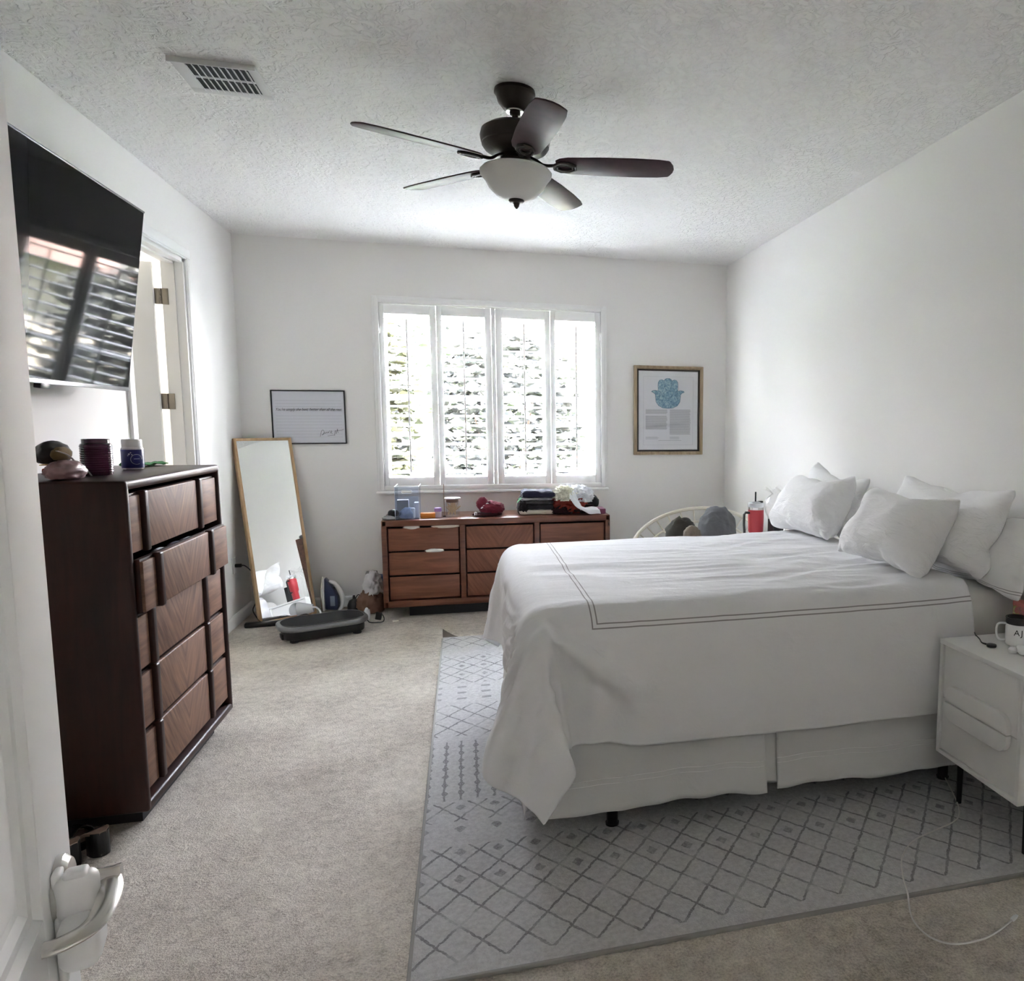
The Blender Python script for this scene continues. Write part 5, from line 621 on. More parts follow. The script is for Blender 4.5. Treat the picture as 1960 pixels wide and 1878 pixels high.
# the hall behind the camera and the little room beyond the closet door
def shell(name, x0, x1, y0, y1, sides, m=WALL):
    for s in sides:
        bm = nb()
        if s == 'l': add_box(bm, x0 - .1, x0, y0, y1, 0, H)
        if s == 'r': add_box(bm, x1, x1 + .1, y0, y1, 0, H)
        if s == 'f': add_box(bm, x0, x1, y0 - .1, y0, 0, H)
        if s == 'b': add_box(bm, x0, x1, y1, y1 + .1, 0, H)
        struct('wall_' + {'l': 'left', 'r': 'right', 'f': 'front', 'b': 'back'}[s] + '_' + name, bm, m)
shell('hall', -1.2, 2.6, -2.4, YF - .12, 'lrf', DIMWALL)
shell('closet', -3.1, XL - .12, 3.7, 6.2, 'lfb')
def baseboard(name, pts, side):
    bm = nb(); (x0, y0), (x1, y1) = pts
    L = math.hypot(x1 - x0, y1 - y0); a = math.atan2(y1 - y0, x1 - x0)
    prof = [(0, 0), (.014, 0), (.014, .062), (.011, .072), (.006, .082), (0, .084)]
    t = bmesh.new(); r = []
    for k in (0, L): r.append([t.verts.new((k, -d * side, z)) for d, z in prof])
    for i in range(len(prof) - 1): t.faces.new((r[0][i], r[0][i + 1], r[1][i + 1], r[1][i]))
    t.faces.new(r[0][::-1]); t.faces.new(r[1]); bmesh.ops.recalc_face_normals(t, faces=t.faces[:])
    merge(bm, t, Matrix.Translation((x0, y0, 0)) @ Matrix.Rotation(a, 4, 'Z'))
    struct(name, bm, TRIM)
baseboard('baseboard_back', ((XL, YB), (XR, YB)), 1)
baseboard('baseboard_left', ((XL, 5.43), (XL, YB)), 1)
baseboard('baseboard_left', ((XL, YF), (XL, 4.375)), 1)
baseboard('baseboard_right', ((XR, YB), (XR, YF)), 1)

# ------------------------------------------------------------------ window_1 with its shutters
WIN = bpy.data.objects.new('window_1', None); C.objects.link(WIN); WIN.location = (0, 0, 0); WIN['kind'] = 'structure'; WIN['label'] = 'wide window with four white plantation shutter panels'
bm = nb()      # moulded surround on the wall
def ring(bm, x0, x1, z0, z1, w, y0, y1, bev=.004, wb=None):
    wb = w if wb is None else wb
    add_box(bm, x0, x0 + w, y0, y1, z0, z1, bev); add_box(bm, x1 - w, x1, y0, y1, z0, z1, bev)
    add_box(bm, x0 + w, x1 - w, y0, y1, z1 - w, z1, bev); add_box(bm, x0 + w, x1 - w, y0, y1, z0, z0 + wb, bev)
ring(bm, -.680, 1.180, .918, 2.460, .040, YB - .022, YB + .0)
ring(bm, -.662, 1.162, .935, 2.443, .034, YB - .034, YB - .002)
add_box(bm, -.69, 1.19, YB - .045, YB, .905, .925, .006)
obj('surround', bm, TRIM, WIN)
yc_t = YB - .008
bm = nb()      # reveal of the opening
ring(bm, WX0 - .005, WX1 + .005, WZ0 - .005, WZ1 + .005, .012, YB - .002, YB + .15, 0)
obj('reveal', bm, TRIM, WIN)
bm = nb(); ring(bm, WX0, WX1, WZ0, WZ1, .045, YB + .10, YB + .14); add_box(bm, .235, .275, YB + .10, YB + .14, WZ0, WZ1, .003)
add_box(bm, WX0, WX1, YB + .095, YB + .135, 1.655, 1.70, .003)
obj('sash', bm, TRIM, WIN)
bm = nb(); add_box(bm, .2275, .2585, yc_t - .016, yc_t + .016, .955, 2.400, .002); obj('mullion_post', bm, TRIM, WIN)
bm = nb(); add_box(bm, WX0 + .03, WX1 - .03, YB + .118, YB + .122, WZ0 + .03, WZ1 - .03); obj('pane', bm, GLASS, WIN)
PANELS = [(-.622, -.2025, -.590, -.250), (-.1995, .225, -.158, .176), (.261, .7015, .314, .656), (.7045, 1.122, .744, 1.078)]
LZ0, LZ1 = 1.036, 2.326; NL = 17
yc = YB - .008
def louver_bm(x0, x1):
    bm = nb(); n = 10; prof = []
    for i in range(n * 2):
        a = 2 * PI * i / (n * 2); prof.append((.0435 * math.cos(a), .0052 * math.sin(a)))
    t = bmesh.new(); r = [[t.verts.new((x, y, z)) for y, z in prof] for x in (x0, x1)]
    for i in range(len(prof)): j = (i + 1) % len(prof); t.faces.new((r[0][i], r[0][j], r[1][j], r[1][i]))
    t.faces.new(r[0]); t.faces.new(r[1][::-1]); bmesh.ops.recalc_face_normals(t, faces=t.faces[:])
    merge(bm, t); return bm
for (px0, px1, ox0, ox1) in PANELS:
    bm = nb()
    y0, y1 = yc - .014, yc + .014
    add_box(bm, px0, ox0, y0, y1, .955, 2.398, .003); add_box(bm, ox1, px1, y0, y1, .955, 2.398, .003)
    add_box(bm, ox0, ox1, y0, y1, LZ1, 2.398, .003); add_box(bm, ox0, ox1, y0, y1, .962, LZ0, .003)
    pan = obj('shutter_panel', bm, TRIM, WIN)
    first = None
    for k in range(NL):
        z = LZ0 + (k + .5) * (LZ1 - LZ0) / NL
        if first is None:
            first = obj('louver', louver_bm(-(ox1 - ox0) / 2 + .002, (ox1 - ox0) / 2 - .002), TRIM, pan); o = first
        else:
            o = first.copy(); C.objects.link(o); o.parent = pan
        o.location = ((ox0 + ox1) / 2, yc, z); o.rotation_euler = (math.radians(8.0), 0, 0)
    bm = nb(); xm = (ox0 + ox1) / 2
    add_box(bm, xm - .006, xm + .006, yc - .066, yc - .055, LZ0 + .04, LZ1 - .045, .002)
    obj('tilt_rod', bm, TRIM, pan)
    if px0 < -.5 or px1 > 1.1:
        bm = nb()
        for z in (1.15, 2.2): add_cyl(bm, px0 - .002 if px0 < -.5 else px1 + .002, y0 - .002, z - .03, z + .03, .004, 10)
        obj('shutter_hinge', bm, TRIM, pan)

# ------------------------------------------------------------------ outside
BOUNCE_PATIO = mat('pale_bounce_paving', (.56, .55, .53), 1, var=(3, .1)); GRASS = mat('lawn', (.05, .08, .03), 1, var=(3, .3))  # pale patio added as a reflector, sends sun up to the ceiling
bm = nb(); add_box(bm, -14, 14, YB + .15, 8.5, -.25, -.15); o = struct('ground', bm, BOUNCE_PATIO, label='unseen pale patio added to bounce sun onto the ceiling')
bm = nb(); add_box(bm, -14, 14, 8.5, 30, -.25, -.155); o = struct('ground_lawn', bm, GRASS, label='lawn beyond the patio')
LEAFM = [mat('leaf_' + n, c, .55, var=(6, .5)) for n, c in (('green', (.020, .028, .014)), ('olive', (.034, .034, .016)), ('pale', (.030, .032, .028)))]
BARK = mat('bark', (.16, .11, .08), .9)
def shrub(x, y, w, h, m, seed, label, n=1500, trunk=.0, z0=-.15):
    rnd = random.Random(seed); t = thing('shrub' if trunk == 0 else 'tree', label, 'shrub' if trunk == 0 else 'tree', (x, y, z0))
    verts = []; faces = []
    for i in range(n):
        a = rnd.random() * 2 * PI; u = rnd.random() * 2 - 1; r = (.45 + .55 * rnd.random() ** .4) * (1 + .08 * math.sin(3 * a + seed))
        p = Vector((math.cos(a) * (1 - u ** 4) ** .5 * r * w / 2, math.sin(a) * (1 - u ** 4) ** .5 * r * w / 2.6, trunk + (u * (.75 + .25 * r) * .5 + .5) * h))
        q = Matrix.Rotation(rnd.random() * 6.28, 3, 'Z') @ Matrix.Rotation(rnd.uniform(-1.2, 1.2), 3, 'X')
        s = rnd.uniform(.07, .14); k = len(verts)
        for (lx, ly, lz) in ((-.1, 0, 0), (.35, -.32, .05), (1, 0, -.05), (.35, .32, .05)): verts.append(p + q @ Vector((lx * s * 1.5, ly * s * 1.5, lz * s)))
        faces.append((k, k + 1, k + 2, k + 3))
    me = bpy.data.meshes.new('foliage'); me.from_pydata([tuple(v) for v in verts], [], faces); me.materials.append(m)
    o = bpy.data.objects.new('foliage', me); C.objects.link(o); o.parent = t
    bm = nb()
    for k in range(5):
        a = k * 1.3 + seed; add_tube(bm, [(0, 0, 0), (.03 * math.cos(a), .03 * math.sin(a), trunk + .1 * h), (w * .25 * math.cos(a), w * .2 * math.sin(a), trunk + h * .7)], lambda q: .03 * (1.2 - q) * (1 + trunk), 6)
    obj('stem', bm, BARK, t)
for k, (x, w_, h_, mi, lb) in enumerate(((-3.5, 1.74, 3.7, 0, 'dense green shrub outside, farthest left of the hedge row'), (-1.5, 1.74, 3.0, 1, 'dense olive shrub outside behind the left shutter panel'), (.5, 1.74, 2.75, 2, 'grey green shrub outside behind the second shutter panel'), (2.58, 1.62, 2.35, 0, 'dense green shrub outside behind the third shutter panel'), (4.5, 1.74, 2.3, 1, 'low olive shrub outside behind the right shutter panel'), (6.5, 1.74, 3.2, 2, 'grey green shrub outside, farthest right of the hedge row'))):
    shrub(x, 9.7, w_, h_, LEAFM[mi], k + 1, lb, 4200)
shrub(-5.35, 9.2, 1.85, 4.0, LEAFM[1], 11, 'unseen olive shrub added to block light from the left, the farther one', 4200)  # this and the next three are added out of view to shade the side walls
shrub(-6.4, 7.3, 1.5, 4.0, LEAFM[0], 12, 'unseen green shrub added to block light from the left, nearest the house', 3600)
shrub(7.6, 8.2, 1.4, 3.8, LEAFM[0], 13, 'unseen green shrub added to block light from the right', 3600)
shrub(6.2, 7.2, 1.3, 3.6, LEAFM[2], 14, 'unseen grey green shrub added to block light from the right, nearest the house', 3600)
shrub(-2.2, 13.5, 4.2, 3.8, LEAFM[2], 9, 'tall tree with pale leaves standing behind the shrubs outside', 4200, trunk=1.4)
STUCCO = mat('stucco', (.42, .38, .33), .9); ROOFT = mat('terracotta_roof', (.10, .06, .05), .8, var=(8, .3))
t = thing('house', 'neighbouring house with a terracotta hip roof beyond the shrubs', 'house', (4.5, 19, -.15))
bm = nb(); add_box(bm, -5, 5, -2.5, 2.5, 0, 2.9); obj('house_wall', bm, STUCCO, t)
bm = nb(); tt = bmesh.new(); v = [tt.verts.new(c) for c in ((-5.5, -3, 2.85), (5.5, -3, 2.85), (5.5, 3, 2.85), (-5.5, 3, 2.85), (-2.6, 0, 4.5), (2.6, 0, 4.5))]
for f in ((0, 1, 5, 4), (2, 3, 4, 5), (1, 2, 5), (3, 0, 4), (3, 2, 1, 0)): tt.faces.new([v[i] for i in f])
bmesh.ops.recalc_face_normals(tt, faces=tt.faces[:]); merge(bm, tt); obj('roof', bm, ROOFT, t, smooth=False)

# ------------------------------------------------------------------ door_2, the closet door, and its trim
bm = nb()
jx0, jx1 = XL - .12, XL + .0
add_box(bm, jx0, jx1, DY1 - .018, DY1 + .002, 0, DZ); add_box(bm, jx0, jx1, DY0 - .002, DY0 + .018, 0, DZ); add_box(bm, jx0, jx1, DY0, DY1, DZ - .018, DZ + .002)
add_box(bm, jx0 + .045, jx0 + .075, DY1 - .030, DY1 - .018, 0, DZ - .018); add_box(bm, jx0 + .045, jx0 + .075, DY0 + .018, DY0 + .030, 0, DZ - .018); add_box(bm, jx0 + .045, jx0 + .075, DY0 + .018, DY1 - .018, DZ - .030, DZ - .018)
for (a, b, th) in ((.006, .060, .012), (.014, .070, .018)):
    add_box(bm, XL - .001, XL + th, DY1 + a, DY1 + b, 0, DZ + a, .003); add_box(bm, XL - .001, XL + th, DY0 - b, DY0 - a, 0, DZ + a, .003)
    add_box(bm, XL - .001, XL + th, DY0 - b, DY1 + b, DZ + a, DZ + b, .003)
struct('trim_1', bm, TRIM, label='white door casing in the left wall')
D2 = bpy.data.objects.new('door_2', None); C.objects.link(D2); D2['kind'] = 'structure'; D2['label'] = 'closet door standing open into the next room'
D2.location = (jx0 - .008, DY1 - .020, 0); D2.rotation_euler = (0, 0, math.radians(3))
bm = nb(); add_box(bm, -.84, -.030, -.038, -.003, .012, DZ - .03, .003); obj('door_leaf', bm, DOORP, D2)
for z in (2.235, 1.600, .96, .30):
    bm = nb(); add_box(bm, -.034, .0, -.0045, -.0015, z - .048, z + .048, .001); add_box(bm, .0, .042, -.004, -.001, z - .048, z + .048, .001)
    for k in range(5): add_cyl(bm, 0, -.008, z - .048 + k * .0192 + .001, z - .048 + (k + 1) * .0192 - .001, .0065, 12)
    obj('hinge', bm, HINGE, D2)

# ------------------------------------------------------------------ door_1, the bedroom door swung toward the camera
D1 = bpy.data.objects.new('door_1', None); C.objects.link(D1); D1['kind'] = 'structure'; D1['label'] = 'white panelled bedroom door at the left edge of the view'
ex, ey = -.4185, .90; da = math.radians(13.7)      # free edge of the visible face, and its direction
# local frame: +x along the door from hinge to free edge, +y toward the wall behind, face at y=0
D1.location = (ex, ey, 0); D1.rotation_euler = (0, 0, PI / 2 + da)
W1 = .80; HD = 2.42
bm = nb()
def stile(a0, a1, z0, z1): add_box(bm, a0, a1, 0, .035, z0, z1, .0015)
st = .118
stile(-W1, -W1 + st, .012, HD); stile(-st, 0, .012, HD); stile(-W1 + st, -st, .012, .24); stile(-W1 + st, -st, HD - .14, HD); stile(-W1 + st, -st, .86, 1.02)
obj('door_frame', bm, DOORP, D1)
for (z0, z1) in ((.24, .86), (1.02, HD - .14)):
    bm = nb(); a0, a1 = -W1 + st, -st
    t = bmesh.new()
    def rect(i, y): return [t.verts.new((a0 + i, y, z0 + i)), t.verts.new((a1 - i, y, z0 + i)), t.verts.new((a1 - i, y, z1 - i)), t.verts.new((a0 + i, y, z1 - i))]
    rs = [rect(0, .001), rect(.006, .007), rect(.014, .008), rect(.022, .013), rect(.030, .0135), rect(.062, .004), rect(.066, .004)]
    for A, B in zip(rs, rs[1:]):
        for i in range(4): t.faces.new((A[i], A[(i + 1) % 4], B[(i + 1) % 4], B[i]))
    t.faces.new(rs[-1]); 
    back = [t.verts.new((a, .030, z)) for a, z in ((a0, z0), (a1, z0), (a1, z1), (a0, z1))]; t.faces.new(back[::-1])
    for i in range(4): t.faces.new((rs[0][i], back[i], back[(i + 1) % 4], rs[0][(i + 1) % 4]))
    bmesh.ops.recalc_face_normals(t, faces=t.faces[:]); merge(bm, t)
    obj('door_panel', bm, DOORP, D1, angle=20)
# lever with the child-proof cover; local y negative is into the room
LZ = 1.018; lx = -.062
hw = thing_loc = None
bm = nb(); rot = Matrix.Translation((lx, 0, LZ)) @ Matrix.Rotation(PI / 2, 4, 'X')
add_lathe(bm, [(.0, 0), (.033, 0), (.033, .006), (.028, .011), (.0, .012)], 32, rot)
add_lathe(bm, [(.013, .01), (.011, .045), (.012, .052)], 20, rot)
add_tube(bm, [(lx + .004, -.040, LZ), (lx - .02, -.046, LZ + .002), (lx - .065, -.046, LZ + .002), (lx - .090, -.038, LZ + .001), (lx - .102, -.020, LZ), (lx - .104, -.008, LZ)], .0105, 10, flat=.45)
add_box(bm, -.001, .0012, .004, .031, LZ - .03, LZ + .03, .0004)
hd = obj('door_handle', bm, CHROME, D1, label='satin nickel door lever')
bm = nb()
add_box(bm, lx - .030, lx + .012, -.009, -.0005, LZ - .085, LZ + .030, .0042, 4)
add_box(bm, lx - .062, lx - .006, -.040, -.006, LZ - .060, LZ - .010, .013, 5)
add_box(bm, lx - .036, lx - .012, -.038, -.002, LZ - .020, LZ + .026, .010, 4, mtx=None)
cv = obj('child_lock', bm, WHITEP, D1, label='white plastic child-proof lever lock')
bm = nb(); add_box(bm, lx - .033, lx - .015, -.030, -.010, LZ + .020, LZ + .029, .004, 3); obj('lock_button', bm, WHITEP, cv)
# ================================================================== RUG
bm = nb()
add_box(bm, -.178, XR - .012, 1.925, 5.225, .001, .012, .004, 2)
rug = obj('area_rug', bm, RUG); tag(rug, 'grey area rug with charcoal trellis diamonds lying under the bed', 'rug')
bm = nb(); add_box(bm, -.183, -.172, 1.925, 5.2, .0012, .014, .003); add_box(bm, -.183, XR - .012, 1.918, 1.929, .0012, .014, .003)
obj('edge_binding', bm, mat('rug_binding', (.30, .29, .27), .9), rug, label='darker stitched edge')
bm = nb(); t = bmesh.new(); pts = []
for i in range(7):
    u = i / 6
    pts.append([t.verts.new((-.178 + .10 * j / 4, 5.222 + .004 + .03 * u * (1 - j / 5), .010 + .055 * u * (1 - j / 4.3) ** 1.5)) for j in range(5)])
for a, b in zip(pts, pts[1:]):
    for j in range(4): t.faces.new((a[j], a[j + 1], b[j + 1], b[j]))
ex_ = bmesh.ops.solidify(t, geom=t.faces[:], thickness=.006); merge(bm, t)
obj('curled_corner', bm, mat('rug_backing', (.26, .23, .20), .9), rug, label='curled up far corner')

# ================================================================== CHEST OF DRAWERS (front faces +x)
CY0, CY1, CF, CT = 2.962, 3.985, -1.128, 1.277
T = thing('chest_of_drawers', 'tall dark walnut five-drawer chest with chevron fronts below the television', 'chest of drawers', (CF, 3.43, 0))
def L3(x0, x1, y0, y1, z0, z1): return (x0 - CF, x1 - CF, y0 - 3.43, y1 - 3.43, z0, z1)
bm = nb()
add_box(bm, *L3(XL + .03, CF, CY0, CY0 + .028, .078, CT - .001), .010, 3)
add_box(bm, *L3(XL + .03, CF, CY1 - .028, CY1, .078, CT - .001), .010, 3)
add_box(bm, *L3(XL + .03, CF, CY0 + .004, CY1 - .004, CT - .034, CT), .012, 3)
add_box(bm, *L3(XL + .03, CF, CY0 + .01, CY1 - .01, .078, .112), .010, 3)
add_box(bm, *L3(XL + .03, XL + .045, CY0 + .01, CY1 - .01, .1, CT - .02))
obj('carcass', bm, CH_DARK, T)
bm = nb(); add_box(bm, *L3(XL + .06, CF - .06, CY0 + .10, CY1 - .10, 0, .08)); obj('plinth', bm, BLACKM, T)
rows = [(1.016, 1.232), (.806, 1.002), (.592, .796), (.372, .582), (.146, .362)]
ya, yb_, yc_, yd = CY0 + .032, 3.098, 3.735, CY1 - .032
yL, yR = 3.148, 3.685
for k, (z0, z1) in enumerate(rows):
    dx = .036 if k == 1 else 0
    bm = nb(); xb = CF - .022
    add_box(bm, *L3(xb - .02, xb, ya, yd, z0 - .004, z1 - .006), .002)
    if k == 1:
        add_box(bm, *L3(XL + .08, xb - .01, ya + .01, ya + .022, z0, z1 - .03)); add_box(bm, *L3(XL + .08, xb - .01, yd - .022, yd - .01, z0, z1 - .03)); add_box(bm, *L3(XL + .08, xb - .01, ya + .01, yd - .01, z0, z0 + .01))
    D = obj('drawer', bm, CH_DARK, T, label='drawer pulled partly open' if k == 1 else None); D.location = (dx, 0, 0)
    bm = nb(); add_box(bm, *L3(xb - .003, xb + .010, ya, yL - .045, z0, z1 - .014), .003); obj('side_panel', bm, CH_S, D)
    bm = nb(); add_box(bm, *L3(xb - .003, xb + .010, yR + .045, yd, z0, z1 - .014), .003); obj('side_panel', bm, CH_S, D)
    bm = nb(); add_box(bm, *L3(xb - .003, xb + .014, yL, yR, z0 + (0 if k in (0, 4) else 0), z1 - .006), .005, 3); obj('centre_panel', bm, CH_V, D)
    for y in (yL - .042, yR + .004):
        bm = nb(); add_box(bm, *L3(xb - .003, xb + .026, y, y + .034, z0 - .006, z1), .007, 3); obj('upright_bar', bm, CH_DARK, D)
for (y, c) in ((3.30, (.55, .56, .60)), (3.46, (.08, .09, .16)), (3.60, (.6, .6, .62))):
    bm = nb(); lump(bm, CF - .055 + .03, y, .925, .035, .09, .035, int(y * 100), .25, 3, 3)
    o = obj('folded_sock', bm, cloth_mat('sock_%d' % (y * 100), c)); tag(o, {3.30: 'grey folded sock in the open drawer, nearest the camera', 3.46: 'dark navy folded sock in the open drawer', 3.60: 'pale grey folded sock in the open drawer, farthest from the camera'}[y], 'sock')

# ================================================================== LOW DRESSER (front faces -y)
DX0, DX1, DF, DT = -.614, 1.108, 5.85, .750
T = thing('dresser', 'low walnut nine-drawer dresser under the window', 'dresser', (.247, DF, 0))
def L4(x0, x1, y0, y1, z0, z1): return (x0 - .247, x1 - .247, y0 - DF, y1 - DF, z0, z1)
bm = nb(); YD = YB - .03
add_box(bm, *L4(DX0, DX0 + .038, DF, YD, .088, DT), .006); add_box(bm, *L4(DX1 - .038, DX1, DF, YD, .088, DT), .006)
add_box(bm, *L4(DX0 + .002, DX1 - .002, DF, YD, DT - .046, DT + .001), .006); add_box(bm, *L4(DX0 + .01, DX1 - .01, DF, YD, .088, .136), .006)
for x in (-.054, .508): add_box(bm, *L4(x, x + .040, DF + .004, YD, .12, DT - .03), .004)
add_box(bm, *L4(DX0 + .02, DX1 - .02, YD - .012, YD, .1, DT - .02))
obj('carcass', bm, DR_DARK, T)
bm = nb(); add_box(bm, *L4(-.44, .94, DF + .09, YD - .04, 0, .09)); obj('plinth', bm, BLACKM, T)
for c, (x0, x1) in enumerate(((-.572, -.058), (-.010, .504), (.552, 1.066))):
    m = DR_FR
    if c == 1: m = wood_mat('dresser_chevron', (.14, .05, .028), (.25, .10, .055), vgrain=(0, 0.0), rough=.42, coat=.05)
    for (z0, z1) in ((.516, .688), (.332, .504), (.146, .320)):
        bm = nb(); add_box(bm, *L4(x0 + .008, x1 - .008, DF + .034, DF + .25, z0 + .01, z1 - .02)); D = obj('drawer', bm, CH_DARK, T)
        bm = nb(); add_box(bm, *L4(x0 + .004, x1 - .004, DF + .018, DF + .034, z0, z1), .004, 3)
        obj('drawer_front', bm, m, D)
bm = nb(); add_tube(bm, [(1.094 - .247, -.002, .690), (1.094 - .247, -.016, .688), (1.094 - .247, -.018, .672), (1.098 - .247, -.010, .664)], .003, 8); obj('hook', bm, BLACKMETAL, T)
for (x, z, w, s) in ((-.44, .690, .05, 1), (-.39, .690, .05, 2), (-.26, .690, .03, 3), (-.18, .691, .06, 4), (-.12, .692, .05, 5)):
    pass
bm = nb(); lump(bm, -.40, DF + .03, .678, .055, .016, .018, 4, .3, 3, 3); o = obj('sock', bm, cloth_mat('cream_sock', (.72, .68, .62))); tag(o, 'cream sock sticking out of the top left dresser drawer, nearer its left end', 'sock')
bm = nb(); lump(bm, -.15, DF + .03, .680, .10, .016, .018, 6, .3, 3, 3); o = obj('sock', bm, cloth_mat('cream_sock2', (.66, .60, .53))); tag(o, 'tan fabric peeking from the top left dresser drawer, nearer the post', 'sock')
bm = nb(); lump(bm, -.24, DF + .016, .500, .065, .014, .014, 7, .3, 3, 3); o = obj('sock', bm, cloth_mat('white_sock', (.8, .78, .75))); tag(o, 'white fabric caught above the middle left dresser drawer', 'sock')

# ================================================================== BED
T = thing('bed', 'queen bed with white mattress and black frame, standing on the rug', 'bed', (1.2, 3.25, 0))
def L5(x0, x1, y0, y1, z0, z1): return (x0 - 1.2, x1 - 1.2, y0 - 3.25, y1 - 3.25, z0, z1)
bm = nb(); add_box(bm, *L5(.19, XR - .035, 2.50, 4.01, .46, .822), .075, 6); obj('mattress', bm, mat('mattress_cover', (.72, .71, .69), .9, bump=(40, .2)), T)
bm = nb(); add_box(bm, *L5(.22, XR - .04, 2.53, 3.98, .26, .46), .012); obj('box_base', bm, BLACKM, T)
for (x, y) in ((.492, 2.575), (.492, 3.95), (1.9, 2.575), (1.9, 3.95)):
    bm = nb(); add_cyl(bm, x - 1.2, y - 3.25, .0125, .27, .021, 20); add_cyl(bm, x - 1.2, y - 3.25, .0122, .02, .025, 20); obj('leg', bm, BLACK, T)
# the skirt: pleated cotton panels hanging from the base
def skirt_panel(p0, p1, nrm, amp, seed, zt=.47, zb=.13):
    n = 90; m_ = 22; a = np.zeros((n, m_, 3)); L = math.hypot(p1[0] - p0[0], p1[1] - p0[1])
    for i in range(n):
        u = i / (n - 1); s = u * L
        w = noise.noise(Vector((s * 3.1, seed, 0))) + .5 * noise.noise(Vector((s * 7.0, seed + 5, 0)))
        for j in range(m_):
            v = j / (m_ - 1); q = v ** 1.2
            off = .004 + q * (.034 + amp * w)
            hem = zb - .022 * noise.noise(Vector((s * 3.3, seed + 9, 0))) - .012 * noise.noise(Vector((s * 8, seed + 2, 0)))
            a[i, j] = (p0[0] + (p1[0] - p0[0]) * u + nrm[0] * off - 1.2, p0[1] + (p1[1] - p0[1]) * u + nrm[1] * off - 3.25, zt + (hem - zt) * v)
    return a
SK = []
for k, (p0, p1, nr, am, sd) in enumerate((((.245, 2.512), (1.055, 2.512), (0, -1), .030, 1), ((1.105, 2.512), (2.215, 2.512), (0, -1), .022, 22), ((1.03, 2.522), (1.13, 2.522), (0, -1), .002, 3), ((.205, 2.49), (.205, 4.0), (-1, 0), .02, 4), ((.235, 4.02), (2.215, 4.02), (0, 1), .02, 6))):
    a = skirt_panel(p0, p1, nr, am, sd, zb=.118 if k != 2 else .15)
    sk = grid_mesh('bed_skirt', a, SKIRT, T, thick=.002)
    if k < 2:
        rows_ = a[:, 14, :] + np.array([0, -.0035, 0]); bm = nb(); add_tube(bm, [tuple(map(float, q)) for q in rows_[::2]], .0012, 5, smooth=False)
        rows_ = a[:, 15, :] + np.array([0, -.0035, -.002]); add_tube(bm, [tuple(map(float, q)) for q in rows_[::2]], .0010, 5, smooth=False)
        obj('hem_stitching', bm, LINEN, sk)

# ------------------------------------------------------------------ the duvet
nxd, nyd = 58, 62
A = dec(DUVET_DATA, (nxd, nyd))
fx = np.linspace(.175 - .45, 1.93, nxd)[:, None] * np.ones((1, nyd)); fy = np.ones((nxd, 1)) * np.linspace(2.49 - .465, 4.02 + .30, nyd)[None, :]
K = 4
A = catmull(catmull(A, K, 0), K, 1)
FX = np.linspace(fx[0, 0], fx[-1, 0], A.shape[0])[:, None] * np.ones((1, A.shape[1])); FY = np.ones((A.shape[0], 1)) * np.linspace(fy[0, 0], fy[0, -1], A.shape[1])[None, :]
dx_ = np.gradient(A, axis=0); dy_ = np.gradient(A, axis=1); Nn = np.cross(dx_, dy_); Nn /= (np.linalg.norm(Nn, axis=2, keepdims=True) + 1e-9)
def n2(xs, ys, sx, sy, seed, rot=0.0, ridge=False):
    c, s = math.cos(rot), math.sin(rot); out = np.zeros_like(xs); f = xs.shape
    X_ = (xs * c - ys * s) * sx; Y_ = (xs * s + ys * c) * sy
    for i in range(f[0]):
        for j in range(f[1]):
            out[i, j] = noise.noise(Vector((X_[i, j], Y_[i, j], seed)))
    return 1 - np.abs(out) * 2.4 if ridge else out
sm = lambda x, a, b: np.clip((x - a) / (b - a), 0, 1) ** 2 * (3 - 2 * np.clip((x - a) / (b - a), 0, 1))
topm = sm(FX, .2, .4) * sm(FY, 2.44, 2.6)
top_w = n2(FX, FY, 1.1, 4.2, 3, .12, True) * .008 + n2(FX, FY, 2.2, 11, 5, .05, True) * .005 * sm(FX, .4, 1.1) + n2(FX, FY, 2.2, 7, 8, -.42, True) * .006 * sm(FX, .7, 1.4)
# fine folds fanning out from the near foot corner over the foot drop
rx = np.maximum(.20 - FX, 0); ry = FY - 2.46; ang = np.arctan2(rx, np.maximum(ry, .02)); rr_ = np.hypot(rx, np.maximum(ry, 0))
fold_foot = np.sin(ang * 46 + 4 * n2(FX, FY, 3, 3, 2)) * .009 * sm(rr_, .04, .25) * sm(rx, .01, .15) * (1 - sm(ry, .9, 1.5))
fold_foot += n2(FX, FY, 1.0, 16, 12) * .014 * sm(rx, .02, .25)
side = sm(2.44 - FY, 0, .12)
fold_side = n2(FX, FY, 4.5, 1.0, 15, .15) * .006 * side + np.exp(-((FX - .48) / .045) ** 2) * -.012 * side + np.exp(-((FX - .40) / .03) ** 2) * .010 * side + n2(FX, FY, 2, 2, 17) * .007 * side
D_ = top_w * topm + fold_foot + fold_side * sm(FX, .1, .3)
wS = (side * sm(FX, .45, .62) * .85)[..., None]; selx = FX[:, 0] > .62
A = A * (1 - wS) + np.concatenate([A[..., :1], np.broadcast_to(A[selx].mean(axis=0)[None, :, 1:], A[..., 1:].shape)], axis=-1) * wS
A = A + Nn * D_[..., None]
A[..., 1] -= .016 * side * sm(FX, .25, .5); A[..., 2] -= .004 * side
A[..., 2] += 0.010 * topm * sm(FX, 1.3, 1.9)
uv = np.stack([FX, FY], axis=-1)
dv = grid_mesh('duvet', A, DUVET, None, uv, thick=.010)
tag(dv, 'white duvet with double charcoal stripe border draped over the bed', 'duvet')

